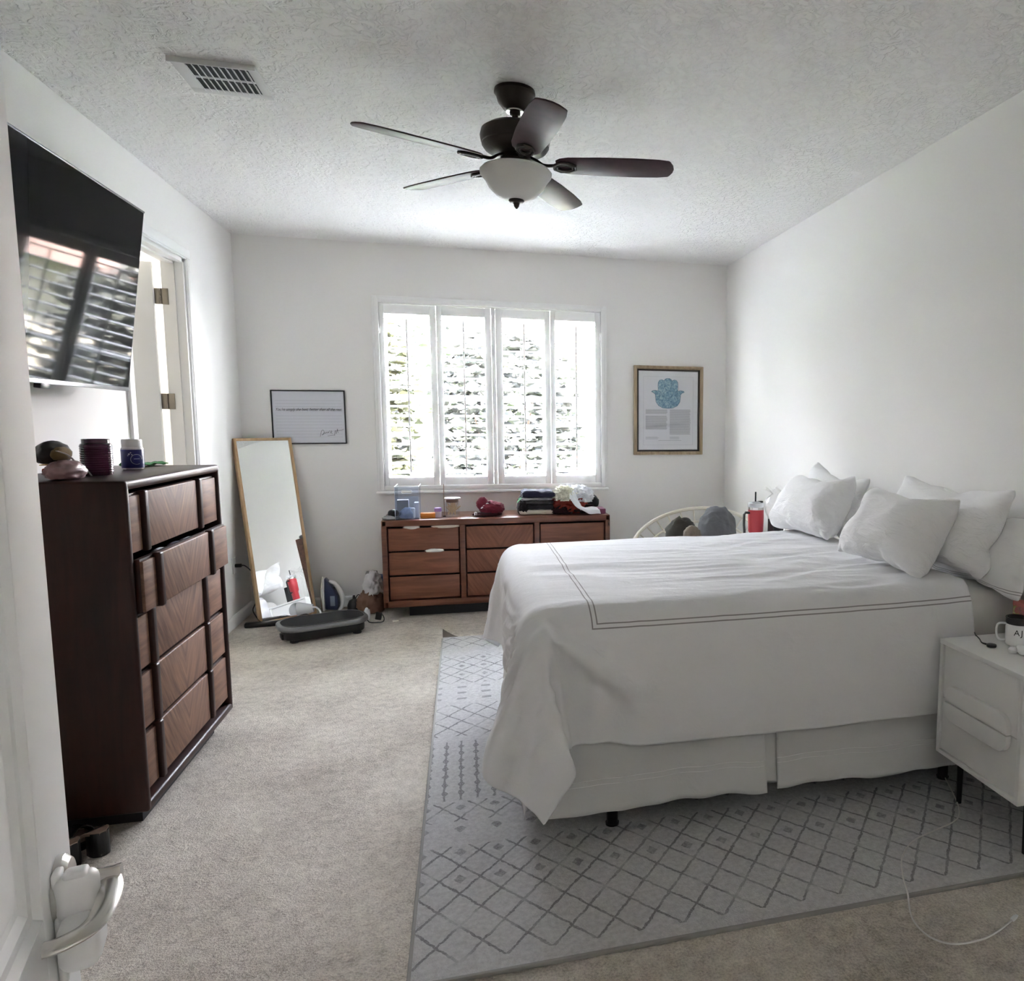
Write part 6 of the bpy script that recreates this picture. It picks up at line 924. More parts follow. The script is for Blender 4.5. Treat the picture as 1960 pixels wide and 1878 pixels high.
# ------------------------------------------------------------------ pillows
def pillow(name, data, shape, dims, label, bottom, wdir, lean, tw=0, m=PILLOW, sag=.05, group=None, flange=False, sham=False, seed=0, curl=0):
    """dims = (width, height, thickness); bottom = mid-point of the lower edge"""
    P = data; nx, ny = shape
    P = P.copy(); P[:, 0] *= dims[0] / .745; P[:, 1] *= dims[1] / .52; P[:, 2] *= dims[2] / .32
    # gentle slump: belly lower, upper corners folding outward
    v = P[:, 1] / dims[1] + .5
    P[:, 2] *= 1 + .25 * (0.5 - v)
    cc = np.abs(2 * P[:, 0] / dims[0]) * np.abs(2 * P[:, 1] / dims[1]); P[:, :2] *= (1 - .075 * np.clip(cc, 0, 1) ** 2.5)[:, None]
    P[:, 2] += curl * (v ** 2) * np.sin(P[:, 0] / dims[0] * PI) 
    P[:, 1] += -sag * (1 - (2 * P[:, 0] / dims[0]) ** 2) * np.clip(v, 0, 1) + .0
    for k in range(len(P)):
        q = Vector(P[k]); P[k, 2] += .014 * noise.noise(q * 6 + Vector((seed, 0, 0))) + .008 * (1 - abs(noise.noise(q * 9 + Vector((0, seed, 0)))) * 2) * (1 if P[k, 2] > 0 else -1)
    faces = []; idx = {}; c = 0
    for s in (0, 1):
        for i in range(nx):
            for j in range(ny):
                if s == 1 and (i in (0, nx - 1) or j in (0, ny - 1)): idx[s, i, j] = idx[0, i, j]; continue
                idx[s, i, j] = c; c += 1
    uvf = []
    for s in (0, 1):
        for i in range(nx - 1):
            for j in range(ny - 1):
                f = [(i, j), (i + 1, j), (i + 1, j + 1), (i, j + 1)]
                if not s: f = f[::-1]
                faces.append([idx[s, a, b] for a, b in f]); uvf += [(a / (nx - 1) * dims[0], b / (ny - 1) * .56) for a, b in f]
    me = bpy.data.meshes.new(name); me.from_pydata([tuple(map(float, q)) for q in P], [], faces); me.materials.append(m)
    l = me.uv_layers.new(name='UVMap')
    for k, lp in enumerate(me.loops): l.data[lp.index].uv = uvf[lp.index]
    for p in me.polygons: p.use_smooth = True
    o = bpy.data.objects.new(name, me); C.objects.link(o)
    s_ = o.modifiers.new('smooth', 'SUBSURF'); s_.levels = 1; s_.render_levels = 2
    w = Vector((wdir[0], wdir[1], tw)).normalized()
    hz = Vector((w.y, -w.x, 0)); hz = hz if hz.x > 0 else -hz       # horizontal, toward the head wall
    h = (hz * math.sin(lean) + Vector((0, 0, 1)) * math.cos(lean)); h = (h - w * h.dot(w)).normalized(); n = w.cross(h)
    if n.x > 0: w = -w; n = w.cross(h)
    c0 = Vector(bottom) + h * dims[1] * .47
    o.matrix_world = Matrix(((w.x, h.x, n.x, c0.x), (w.y, h.y, n.y, c0.y), (w.z, h.z, n.z, c0.z), (0, 0, 0, 1)))
    tag(o, label, 'pillow', group)
    return o
SH = (24, 18)
def sheets(d):
    g = dec(d, (48, 18)).reshape(2, 24, 18, 3); out = []
    for s in (0, 1):
        for i in range(24):
            for j in range(18):
                if s == 1 and (i in (0, 23) or j in (0, 17)): continue
                out.append(g[s, i, j])
    return np.array(out)
PA = sheets(PA_DATA); PB = sheets(PB_DATA)
pillow('pillow', PA, SH, (.68, .42, .25), 'upright white pillow at the far side of the bed, the front one', (1.775, 3.79, .865), (-.12, 1), math.radians(30), seed=1, sag=.02, curl=.02)
pillow('pillow', PB, SH, (.70, .42, .17), 'white pillow hidden behind the far front one, its corner poking up', (1.99, 3.93, .87), (.0, 1), math.radians(17), tw=.12, seed=4)
pillow('pillow', PB, SH, (.56, .42, .26), 'plump white pillow in front at the near side of the bed', (1.715, 2.86, .865), (-.26, 1), math.radians(34), tw=.09, seed=7, sag=.015, curl=.02)
pillow('pillow', PA, SH, (.80, .44, .17), 'wide white pillow leaning at the near side, right behind the plump front one', (1.96, 2.85, .86), (-.05, 1), math.radians(20), tw=.03, seed=9, sag=.02)
pillow('pillow', PB, SH, (.66, .40, .13), 'white sham with double stripe hem slumped at the near bed head corner', (2.04, 2.66, .80), (.0, 1), math.radians(20), tw=.02, m=SHAM, seed=12, sag=.01)
# ================================================================== NIGHTSTANDS (fronts face -x)
def nightstand(y0, y1, label):
    x0, x1, z0, z1 = 1.728, 2.17, .232, .677
    T = thing('nightstand', label, 'nightstand', (x0, (y0 + y1) / 2, .0125), group=None)
    yc_ = (y0 + y1) / 2
    def L(a, b, c, d, e, f): return (a - x0, b - x0, c - yc_, d - yc_, e - .0125, f - .0125)
    bm = nb()
    add_box(bm, *L(x0, x1, y0, y0 + .018, z0, z1 - .016), .0015); add_box(bm, *L(x0, x1, y1 - .018, y1, z0, z1 - .016), .0015)
    add_box(bm, *L(x0, x1, y0 + .018, y1 - .018, z0, z0 + .016), .0015); add_box(bm, *L(x1 - .01, x1, y0 + .01, y1 - .01, z0 + .01, z1 - .02))
    obj('cabinet_body', bm, WHITEL, T)
    bm = nb(); add_box(bm, *L(x0 - .002, x1, y0 - .001, y1 + .001, z1 - .018, z1), .002); obj('top', bm, WHITEL, T)
    zm = .452
    hy0, hy1 = y0 + .055, y1 - .055; R = .045
    for k, (a, b) in enumerate(((z0 + .018, zm - .0015), (zm + .0015, z1 - .021))):
        bm = nb(); add_box(bm, *L(x0 + .008, x0 + .024, y0 + .0205, y1 - .0205, a, b), .001)
        D = obj('drawer', bm, WHITEL, T)
        # half of the raised rounded grip
        g = .066; poly = []
        if k == 0:
            for i in range(9): t_ = PI + i / 8 * PI / 2; poly.append((hy0 + R + R * math.cos(t_), zm - .0015 - g + R + R * math.sin(t_)))
            for i in range(9): t_ = 1.5 * PI + i / 8 * PI / 2; poly.append((hy1 - R + R * math.cos(t_), zm - .0015 - g + R + R * math.sin(t_)))
            poly += [(hy1, zm - .0015), (hy0, zm - .0015)]
        else:
            for i in range(9): t_ = i / 8 * PI / 2; poly.append((hy1 - R + R * math.cos(t_), zm + .0015 + g - R + R * math.sin(t_)))
            for i in range(9): t_ = PI / 2 + i / 8 * PI / 2; poly.append((hy0 + R + R * math.cos(t_), zm + .0015 + g - R + R * math.sin(t_)))
            poly += [(hy0, zm + .0015), (hy1, zm + .0015)]
        bm = nb(); mt = Matrix(((0, 0, 1, 0), (1, 0, 0, 0), (0, 1, 0, 0), (0, 0, 0, 1)))
        add_prism(bm, [(p - yc_, q - .0125) for p, q in poly], -.012, .010, mt, bev=.003)
        obj('drawer_pull', bm, WHITEL, D)
    for x in (x0 + .105, x1 - .06):
        for y in (y0 + .07, y1 - .015):
            bm = nb(); add_lathe(bm, [(.010, .0), (.013, .225)], 16, Matrix.Translation((x - x0, y - yc_, 0))); obj('leg', bm, BLACKMETAL, T)
    bm = nb(); add_tube(bm, [(x0 + .105 - x0, y1 - .02 - yc_, .15), (x1 - .06 - x0, y1 - .02 - yc_, .21)], .003, 6, smooth=False); obj('cross_brace', bm, BLACKMETAL, T)
    return T
nightstand(1.948, 2.392, 'white two-drawer nightstand beside the near side of the bed')
nightstand(4.16, 4.60, 'white nightstand hidden behind the far side of the bed')
NT = .679
# mug with initials
mx, my = 1.948, 2.245
T = thing('mug', 'white insulated mug lettered AJM with a dark lid on the near nightstand', 'mug', (mx, my, NT))
bm = nb(); add_lathe(bm, [(0, 0), (.037, .0), (.040, .004), (.0415, .030), (.0415, .078), (.0405, .082), (.0385, .082), (.0385, .01), (0, .01)], 40, cap=False); obj('cup', bm, WHITEP, T)
bm = nb(); add_lathe(bm, [(.0412, .080), (.0420, .083), (.0418, .100), (.040, .103), (.0375, .103), (.037, .094), (0, .092)], 40, cap=False); add_lathe(bm, [(.0418, .098), (.0428, .101), (.0418, .104)], 40, cap=False); obj('lid', bm, mat('smoky_lid', (.06, .055, .055), .25, metal=.3), T)
va = math.atan2(-my, -mx)           # side of the mug facing the camera
hd_ = va - 1.30; 
bm = nb(); c, s = math.cos(hd_), math.sin(hd_)
add_tube(bm, [(.039 * c, .039 * s, .078), (.060 * c, .060 * s, .079), (.071 * c, .071 * s, .070), (.073 * c, .073 * s, .045), (.068 * c, .068 * s, .024), (.056 * c, .056 * s, .016), (.039 * c, .039 * s, .018)], .0042, 8); obj('handle', bm, WHITEP, T)
t = bmesh.new(); add_text(t, 'AJM', .030, Matrix.Identity(4), ext=.0004, spacing=1.25)
for v in t.verts:
    a = va + .42 + v.co.x / .0418; r = .0418 + v.co.z; v.co = Vector((r * math.cos(a), r * math.sin(a), .045 + v.co.y - .002))
obj('lettering', t, BLACKM, T, smooth=False)
# tissue box
T = thing('tissue_box', 'floral pink and green tissue box at the back of the near nightstand', 'tissue box', (2.105, 2.335, NT))
def floral():
    m, nt, b = new_mat('floral_print'); tc = nt.nodes.new('ShaderNodeTexCoord')
    n = tex_noise(nt, tc.outputs['Object'], 34, 3, .6, .8)
    r = ramp(nt, n.outputs[0], [(.30, (.10, .06, .05)), (.42, (.35, .16, .15)), (.52, (.42, .10, .12)), (.60, (.32, .38, .10)), (.72, (.62, .50, .45))])
    nt.links.new(r.outputs[0], b.inputs['Base Color']); return m
bm = nb(); add_box(bm, -.058, .058, -.058, .058, 0, .125, .003); obj('carton', bm, floral(), T)
bm = nb(); add_box(bm, -.0588, .0588, -.0588, .0588, .108, .1262, .003); obj('carton_rim', bm, mat('coral_card', (.52, .16, .15), .6), T)
bm = nb(); lump(bm, .0, .0, .118, .026, .034, .045, 3, .5, 3, 3); obj('tissue', bm, PAPER, T)
bm = nb(); add_box(bm, -.06, .07, -.028, .028, 0, .026, .010, 3)
add_lathe(bm, [(0, 0), (.014, 0), (.016, .012), (.010, .02), (0, .021)], 16, Matrix.Translation((-.072, .008, 0)))
o = obj('white_remote', bm, WHITEP); o.location = (1.925, 2.125, NT); o.rotation_euler = (0, 0, math.radians(-28)); tag(o, 'white plastic sound machine lying in front of the lettered mug', 'device')
bm = nb(); add_box(bm, -.055, .055, -.03, .03, 0, .018, .004); o = obj('leather_case', bm, mat('oxblood_leather', (.10, .025, .02), .5)); o.location = (1.905, 2.022, NT); o.rotation_euler = (0, 0, .3); tag(o, 'dark red leather case near the front of the near nightstand', 'case')
bm = nb(); add_lathe(bm, [(0, 0), (.030, 0), (.030, .005), (0, .006)], 24); o = obj('coaster', bm, BLACKM); o.location = (1.846, 1.99, NT); tag(o, 'black round disc next to the dark red case on the nightstand', 'coaster')
T = thing('watch_charger', 'black charging puck and cable lying on the near nightstand', 'charger', (1.838, 2.245, NT))
bm = nb(); add_lathe(bm, [(0, 0), (.017, 0), (.018, .004), (.017, .009), (.008, .0105), (0, .0105)], 28); obj('puck', bm, BLACK, T)
bm = nb(); add_tube(bm, [(-.006, .012, .005), (-.014, .034, .006), (-.004, .062, .012), (.000, .090, .020), (.012, .112, .022), (.030, .130, .010), (.06, .15, -.03)], lambda q: .0042 - .0022 * min(1, q * 4), 8); obj('cable', bm, BLACK, T)
# black lamp
T = thing('bedside_lamp', 'black angular lamp head leaning in at the right edge above the nightstand', 'lamp', (2.12, 2.10, NT))
bm = nb(); add_lathe(bm, [(0, 0), (.045, 0), (.045, .012), (.006, .018), (0, .018)], 28); obj('lamp_base', bm, BLACK, T)
bm = nb(); add_tube(bm, [(0, 0, .015), (.0, -.005, .10), (.0, -.01, .20)], .005, 8); obj('lamp_stem', bm, BLACK, T)
bm = nb(); add_lathe(bm, [(.040, -.085), (.046, -.085), (.102, .070), (.098, .070), (.040, -.083)], 6, Matrix.Translation((.01, -.025, .285)) @ Matrix.Rotation(.12, 4, 'X') @ Matrix.Rotation(.35, 4, 'Z'), cap=False); obj('lamp_shade', bm, BLACKM, T, angle=20)
# charging cord on the floor
bm = nb(); add_tube(bm, [(1.90, 2.56, .02), (1.862, 2.46, .0155), (1.80, 2.33, .0155), (1.735, 2.262, .0155), (1.615, 2.22, .0155), (1.50, 2.18, .0155), (1.405, 2.10, .0155), (1.345, 2.00, .0155), (1.315, 1.93, .017), (1.275, 1.85, .004), (1.262, 1.79, .004), (1.275, 1.735, .004), (1.32, 1.70, .004), (1.40, 1.695, .004), (1.47, 1.71, .004), (1.555, 1.745, .004)], .0028, 8, 8)
o = obj('charging_cord', bm, mat('white_cord', (.62, .60, .57), .5)); tag(o, 'white charging cord trailing off the rug onto the carpet', 'cord')
bm = nb(); add_box(bm, -.004, .022, -.006, .006, -.003, .005, .002); add_box(bm, .022, .031, -.004, .004, -.001, .003, .001)
c_ = obj('connector', bm, WHITEP, o); c_.location = (1.556, 1.7455, .004); c_.rotation_euler = (0, 0, .45)
# far nightstand: tumbler, glass vase, small black box
T = thing('tumbler', 'red handled tumbler with clear lid and black straw beyond the bed', 'tumbler', (1.668, 4.33, .679)); T.location.x = 1.80; T.location.y = 4.46
RED = mat('red_powder_coat', (.42, .035, .045), .45)
bm = nb(); add_lathe(bm, [(0, 0), (.036, 0), (.038, .004), (.040, .10), (.049, .115), (.051, .20), (.051, .256), (0, .256)], 36); obj('cup', bm, RED, T)
bm = nb(); add_lathe(bm, [(.0515, .254), (.0515, .270), (.048, .270)], 36); obj('steel_band', bm, CHROME, T)
bm = nb(); add_lathe(bm, [(.050, .269), (.052, .272), (.052, .292), (.049, .298), (.0, .298)], 36, cap=False); add_box(bm, -.03, .03, -.012, .012, .296, .306, .003); obj('lid', bm, FROSTP, T)
bm = nb(); add_cyl(bm, -.004, 0, .20, .368, .0055, 12); obj('straw', bm, BLACK, T)
bm = nb(); add_box(bm, .018, .045, -.012, .014, .297, .309, .003); obj('lid_slider', bm, BLACK, T)
bm = nb(); add_tube(bm, [(-.048, -.01, .235), (-.078, -.016, .238), (-.088, -.018, .225), (-.088, -.018, .16), (-.083, -.017, .10), (-.066, -.014, .088), (-.045, -.01, .095)], .0085, 8, smooth=False); obj('handle', bm, BLACK, T)
T = thing('glass_vase', 'clear ruffled glass vase standing behind the far pillow', 'vase', (1.955, 4.47, .679))
bm = nb()
t = bmesh.new(); n = 36; rings = []
prof = [(.030, 0), (.045, .03), (.062, .20), (.078, .235), (.085, .27), (.080, .305), (.055, .335), (.038, .350), (.050, .368), (.070, .380), (.085, .388)]
for k, (r, z) in enumerate(prof):
    f = .0 if k < 8 else (k - 7) * .05
    rings.append([t.verts.new((r * (1 + f * math.sin(6 * 2 * PI * i / n)) * math.cos(2 * PI * i / n), r * (1 + f * math.sin(6 * 2 * PI * i / n)) * math.sin(2 * PI * i / n), z + f * .1 * math.cos(6 * 2 * PI * i / n))) for i in range(n)])
for a, b in zip(rings, rings[1:]):
    for i in range(n): t.faces.new((a[i], a[(i + 1) % n], b[(i + 1) % n], b[i]))
t.faces.new(rings[0][::-1]); bmesh.ops.recalc_face_normals(t, faces=t.faces[:]); bmesh.ops.solidify(t, geom=t.faces[:], thickness=.003); merge(bm, t)
obj('vase_body', bm, GLASS, T)
bm = nb(); add_box(bm, -.035, .035, -.05, .05, 0, .20, .006); o = obj('black_box', bm, BLACK); o.location = (1.895, 4.36, .679); tag(o, 'black box just right of the red tumbler', 'box')

# round rattan chair in the far corner
T = thing('papasan_chair', 'round off-white rattan chair in the far right corner', 'chair', (1.70, 5.42, 0))
RAT = mat('painted_rattan', (.66, .62, .54), .6)
def bowl_pt(a, r, tilt=.42, zc=.56):
    # shallow dish tilted toward the room
    p = Vector((r * .50 * math.cos(a), r * .50 * math.sin(a), -.22 * (1 - r * r)))
    p = Matrix.Rotation(tilt, 3, 'X') @ (Matrix.Rotation(-.22, 3, 'Y') @ p)
    return Vector((p.x, p.y, p.z + zc))
bm = nb(); pts = [bowl_pt(2 * PI * i / 48, 1.0) for i in range(49)]; add_tube(bm, pts, .016, 8, smooth=False, closed=True)
pts = [bowl_pt(2 * PI * i / 48, .82) for i in range(49)]; add_tube(bm, pts, .009, 6, smooth=False, closed=True); obj('rim', bm, RAT, T)
bm = nb()
for k in range(28):
    a = 2 * PI * k / 28; add_tube(bm, [bowl_pt(a, 1.0), bowl_pt(a, .82), bowl_pt(a, .5), bowl_pt(a, .15)], .006, 6, 3)
obj('ribs', bm, RAT, T)
bm = nb(); 
for (zz, rr__) in ((.016, .30), (.30, .20)): add_tube(bm, [(rr__ * math.cos(2 * PI * i / 32), rr__ * math.sin(2 * PI * i / 32), zz) for i in range(33)], .015, 8, smooth=False, closed=True)
for k in range(8): a = 2 * PI * k / 8; add_tube(bm, [(.30 * math.cos(a), .30 * math.sin(a), .02), (.20 * math.cos(a + .3), .20 * math.sin(a + .3), .30)], .011, 6, smooth=False)
obj('base', bm, RAT, T)
bm = nb(); lump(bm, 1.585, 5.44, .50, .12, .11, .145, 12, .22, 1.8, 4); o = obj('dark_clothes', bm, cloth_mat('dark_clothes', (.05, .047, .04), wr=1.4)); tag(o, 'heap of black and brown clothes on the round rattan chair', 'clothes')
bm = nb(); lump(bm, 1.60, 5.20, .58, .065, .07, .085, 15, .2, 2, 4); o = obj('taupe_shirt', bm, cloth_mat('taupe_shirt', (.16, .13, .10), wr=1.4)); tag(o, 'brown grey shirt bunched left of the grey fleece on the chair', 'shirt')
bm = nb(); lump(bm, 1.825, 5.30, .48, .150, .14, .215, 31, .10, 1.5, 5); o = obj('grey_fleece', bm, cloth_mat('grey_fleece', (.12, .12, .125), wr=1.6, weave=.4)); tag(o, 'grey fleece cushion rising round above the bed in the corner', 'cushion')
bm = nb(); lump(bm, .70, 2.72, .0125, .085, .085, .055, 3, .05, 1, 3); o = obj('round_gadget', bm, BLACKM); tag(o, 'black round thing on the rug under the bed', 'gadget')

# ================================================================== TELEVISION
TW, TH = 1.432, .815
T = thing('television', 'large black flat television tilted down on the left wall', 'television', (-1.432, 3.298, 2.020), (0, math.radians(7.9), 0))
# local: +x toward the room, y along the wall, z up
bm = nb(); add_box(bm, -.030, 0, -TW / 2, TW / 2, -TH / 2, TH / 2, .003); add_box(bm, -.065, -.028, -TW / 2 + .18, TW / 2 - .18, -TH / 2 + .04, TH / 2 - .25, .01)
obj('housing', bm, BLACK, T)
bm = nb(); add_box(bm, -.001, .0012, -TW / 2 + .009, TW / 2 - .009, -TH / 2 + .018, TH / 2 - .009); obj('screen', bm, SCREEN, T)
bm = nb(); add_box(bm, .0008, .0022, -TW / 2, TW / 2, TH / 2 - .008, TH / 2, .0006); obj('top_bezel', bm, mat('brushed_top_bezel', (.30, .30, .32), .25, metal=.9), T); bm = nb(); add_box(bm, .0008, .0022, -TW / 2, TW / 2, -TH / 2, -TH / 2 + .016, .0006)
obj('bezel', bm, mat('brushed_bezel', (.30, .30, .32), .25, metal=.9), T)
bm = nb(); add_box(bm, -.02, .004, -.035, .035, -TH / 2 - .018, -TH / 2 + .002, .003); obj('sensor_bump', bm, BLACK, T)
bm = nb(); add_box(bm, -.16, -.06, -.20, .20, -.20, .20, .004, mtx=Matrix.Rotation(math.radians(-7.9), 4, 'Y') @ Matrix.Translation((-.045, 0, 0))); obj('wall_mount', bm, BLACKMETAL, T)

# ================================================================== STANDING MIRROR
MA, MT_, MW, ML = math.radians(37), math.radians(11.7), .417, 1.372
T = thing('standing_mirror', 'tall oak-framed mirror leaning in the far left corner', 'mirror', (-1.459, 5.881, .012))
T.rotation_euler = Matrix.Rotation(MA, 4, 'Z').to_euler()
rl = Matrix.Rotation(-MT_, 4, 'X')       # local: x across, y back, z up, leaning back
bm = nb(); fw, fd = .019, .038
add_box(bm, 0, fw, 0, fd, 0, ML, .0015, mtx=rl); add_box(bm, MW - fw, MW, 0, fd, 0, ML, .0015, mtx=rl)
add_box(bm, fw, MW - fw, 0, fd, 0, fw, .0015, mtx=rl); add_box(bm, fw, MW - fw, 0, fd, ML - fw, ML, .0015, mtx=rl)
obj('frame', bm, OAK, T)
bm = nb(); add_box(bm, fw - .002, MW - fw + .002, .008, .012, fw - .002, ML - fw + .002, mtx=rl); obj('mirror_glass', bm, MIRROR, T)
bm = nb(); add_box(bm, fw - .002, MW - fw + .002, .014, .020, fw, ML - fw, mtx=rl); obj('backing_board', bm, mat('hardboard', (.30, .22, .15), .9), T)

# ================================================================== FRAMED LYRICS PRINT
T = thing('framed_lyrics', 'thin black frame with handwritten lyric print left of the window', 'picture', (-1.160, YB - .001, 1.513), (0, math.radians(-.4), 0))
PW, PH = .527, .415
def face(bm, x0, x1, z0, z1, y0, y1, bev=0): add_box(bm, x0, x1, y0, y1, z0, z1, bev)
def frame_bm(w, h, b, d, y=0, bev=.001):
    bm = nb(); x, z = w / 2, h / 2
    face(bm, -x, -x + b, -z, z, -d + y, y, bev); face(bm, x - b, x, -z, z, -d + y, y, bev); face(bm, -x + b, x - b, z - b, z, -d + y, y, bev); face(bm, -x + b, x - b, -z, -z + b, -d + y, y, bev); return bm
obj('frame', frame_bm(PW, PH, .009, .016), BLACK, T)
bm = nb(); face(bm, -PW / 2 + .008, PW / 2 - .008, -PH / 2 + .008, PH / 2 - .008, -.007, -.002); obj('print', bm, mat('print_paper', (.62, .63, .68), .7), T)
INK = mat('ink', (.05, .05, .06), .8); LINEG = mat('staff_grey', (.42, .43, .46), .8)
bm = nb()
for k in range(13):
    z = .128 - k * .0235
    if abs(z - .055) < .026: continue
    face(bm, -.235, .235, z - .0009, z + .0009, -.0075, -.0068)
obj('ruled_lines', bm, LINEG, T)
bm = nb(); up = Matrix(((1, 0, 0, 0), (0, 0, -1, -.0078), (0, 1, 0, 0), (0, 0, 0, 1)))
add_text(bm, "You're simply the best, better than all the rest.", .030, Matrix.Translation((0, 0, .050)) @ up, shear=.45, ext=.0003, spacing=.95, maxw=.468)
obj('lyrics', bm, INK, T, smooth=False)
bm = nb(); S = lambda pts, r=.0011: add_tube(bm, [(x, -.008, z) for x, z in pts], r, 5)
S([(.072, -.150), (.082, -.112), (.090, -.100), (.100, -.105), (.098, -.125), (.084, -.140), (.100, -.128), (.106, -.118), (.110, -.126), (.118, -.116), (.122, -.124), (.130, -.114), (.134, -.122), (.140, -.104)])
S([(.148, -.126), (.152, -.106), (.158, -.112), (.150, -.118), (.160, -.127)]); S([(.176, -.142), (.180, -.112), (.184, -.104), (.188, -.128), (.196, -.100), (.200, -.092), (.198, -.110), (.205, -.122)]); S([(.192, -.106), (.215, -.102), (.236, -.098), (.242, -.092)]); S([(.125, -.146), (.150, -.142), (.180, -.139)])
obj('signature', bm, INK, T)

# ================================================================== FRAMED HAND PRINT
T = thing('framed_hand_print', 'gilt wood frame with a blue open-hand print right of the window', 'picture', (1.727, YB - .001, 1.591))
PW, PH = .624, .770
obj('frame', frame_bm(PW, PH, .018, .034, bev=.003), FR_WOOD, T)
bm = frame_bm(PW - .036, PH - .036, .010, .026); obj('inner_frame', bm, FR_WOOD, T)
bm = frame_bm(PW - .054, PH - .054, .015, .020); obj('dark_fillet', bm, mat('dark_fillet', (.03, .022, .018), .5), T)
bm = nb(); face(bm, -.268, .268, -.342, .342, -.012, -.004); obj('print', bm, mat('print_paper_warm', (.64, .645, .67), .7), T)
bm = nb()
for (a, b, c, d) in ((-.225, -.2235, -.30, .295), (.2235, .225, -.30, .295), (-.225, .225, .2935, .295), (-.225, .225, -.30, -.2985)): face(bm, a, b, c, d, -.0128, -.0118)
obj('print_border', bm, LINEG, T)
def hand_print():
    m, nt, b = new_mat('blue_hand_print'); tc = nt.nodes.new('ShaderNodeTexCoord')
    n = tex_noise(nt, tc.outputs['Object'], 26, 3, .6, 2.2); n2_ = tex_noise(nt, tc.outputs['Object'], 60, 2)
    r = ramp(nt, (E(nt, n.outputs[0]) * .8 + E(nt, n2_.outputs[0]) * .2).s, [(.38, (.10, .19, .27)), (.50, (.19, .31, .40)), (.58, (.33, .45, .50))])
    nt.links.new(r.outputs[0], b.inputs['Base Color']); b.inputs['Roughness'].default_value = .8; return m
HP = hand_print(); 
half = [(0, -.025), (.045, -.022), (.085, -.002), (.108, .030), (.113, .070), (.115, .095), (.128, .108), (.150, .118), (.140, .126), (.115, .130), (.092, .124), (.088, .135), (.090, .175), (.088, .200), (.076, .218), (.055, .222), (.036, .214), (.028, .226), (.012, .234)]
poly = half + [(-x, z) for x, z in half[::-1] if x > 0]
bm = nb(); add_prism(bm, [(x - .005, z + .045) for x, z in poly], .0, .001, Matrix(((1, 0, 0, 0), (0, 0, -1, -.0122), (0, 1, 0, 0), (0, 0, 0, 1)))); obj('hand_shape', bm, HP, T, smooth=False)
bm = nb()
add_tube(bm, [(x - .005, -.0134, z + .045) for x, z in poly + poly[:1]], .0016, 5, smooth=False)
for sgn in (1, -1):
    add_tube(bm, [(-.005 + sgn * .035, -.0134, .258), (-.005 + sgn * .030, -.0134, .20), (-.005 + sgn * .020, -.0134, .19)], .0012, 5); add_tube(bm, [(-.005 + sgn * .085, -.0134, .168), (-.005 + sgn * .06, -.0134, .15), (-.005 + sgn * .09, -.0134, .10)], .0012, 5)
add_tube(bm, [(-.005 + .04 * math.cos(a), -.0134, .14 + .035 * math.sin(a)) for a in [i * PI / 8 for i in range(17)]], .0014, 5)
obj('hand_outline', bm, mat('deep_blue_ink', (.08, .14, .20), .8), T)
bm = nb(); rn = random.Random(4)
for (x0, x1, z0, z1) in ((-.205, -.008, -.03, .010), (-.205, -.008, -.165, -.045), (.012, .205, -.205, .010)):
    z = z1
    while z > z0: face(bm, x0, x1 - (rn.random() * .012), z - .0032, z, -.0128, -.0118); z -= .0058
for k in range(3): face(bm, -.205, -.10 + .02 * rn.random(), -.232 - k * .008, -.229 - k * .008, -.0128, -.0118); face(bm, .012, .09 + .02 * rn.random(), -.232 - k * .008, -.229 - k * .008, -.0128, -.0118)
face(bm, -.09, .12, -.262, -.259, -.0128, -.0118)
obj('fine_print', bm, mat('text_grey', (.36, .37, .39), .8), T, smooth=False)

# ================================================================== CEILING FAN
FX_, FY_ = .2345, 3.338
T = thing('ceiling_fan', 'five-blade dark bronze ceiling fan with frosted bowl light', 'ceiling fan', (FX_, FY_, H))
def Lz(p): return [(r, z - H) for r, z in p]
bm = nb(); add_lathe(bm, Lz([(0, 2.861), (.083, 2.861), (.085, 2.848), (.080, 2.842), (.077, 2.838), (.070, 2.812), (.048, 2.786), (.040, 2.780), (0, 2.780)]), 48); obj('canopy', bm, BRONZE, T)
bm = nb(); add_lathe(bm, Lz([(.022, 2.779), (.037, 2.781), (.037, 2.774), (.022, 2.772)]), 32); obj('canopy_ring', bm, CHROME, T)
bm = nb(); add_lathe(bm, Lz([(0, 2.79), (.0125, 2.79), (.0125, 2.72), (.022, 2.716), (0, 2.71)]), 24); add_lathe(bm, Lz([(0, 2.785), (.026, 2.782), (.022, 2.765), (.013, 2.760)]), 24); obj('downrod', bm, BRONZE, T)
bm = nb(); add_lathe(bm, Lz([(0, 2.724), (.060, 2.722), (.115, 2.712), (.140, 2.695), (.146, 2.672), (.142, 2.650), (.138, 2.645), (.139, 2.638), (.128, 2.622), (.100, 2.606), (.060, 2.600), (0, 2.600)]), 56)
mo = obj('motor_housing', bm, BRONZE, T)
bm = nb()
for k in range(25):
    a = 2 * PI * k / 25; add_box(bm, .104, .128, -.0035, .0035, -.006, .006, .001, mtx=Matrix.Rotation(a, 4, 'Z') @ Matrix.Translation((.004, 0, 2.6155 - H)) @ Matrix.Rotation(-.55, 4, 'Y') @ Matrix.Translation((-.0, 0, 0)))
obj('vent_slots', bm, mat('slot_shine', (.30, .28, .26), .3, metal=.8), mo)
bm = nb(); add_lathe(bm, Lz([(0, 2.602), (.062, 2.602), (.064, 2.590), (.052, 2.584), (.050, 2.560), (.056, 2.556), (.058, 2.548), (0, 2.545)]), 40); obj('switch_housing', bm, BRONZE, T)
bm = nb(); add_lathe(bm, Lz([(.045, 2.552), (.100, 2.553), (.138, 2.545), (.150, 2.532), (.148, 2.520), (.138, 2.508), (.130, 2.498), (.115, 2.470), (.085, 2.440), (.045, 2.422), (.0, 2.417)]), 56); obj('glass_bowl', bm, FROST, T)
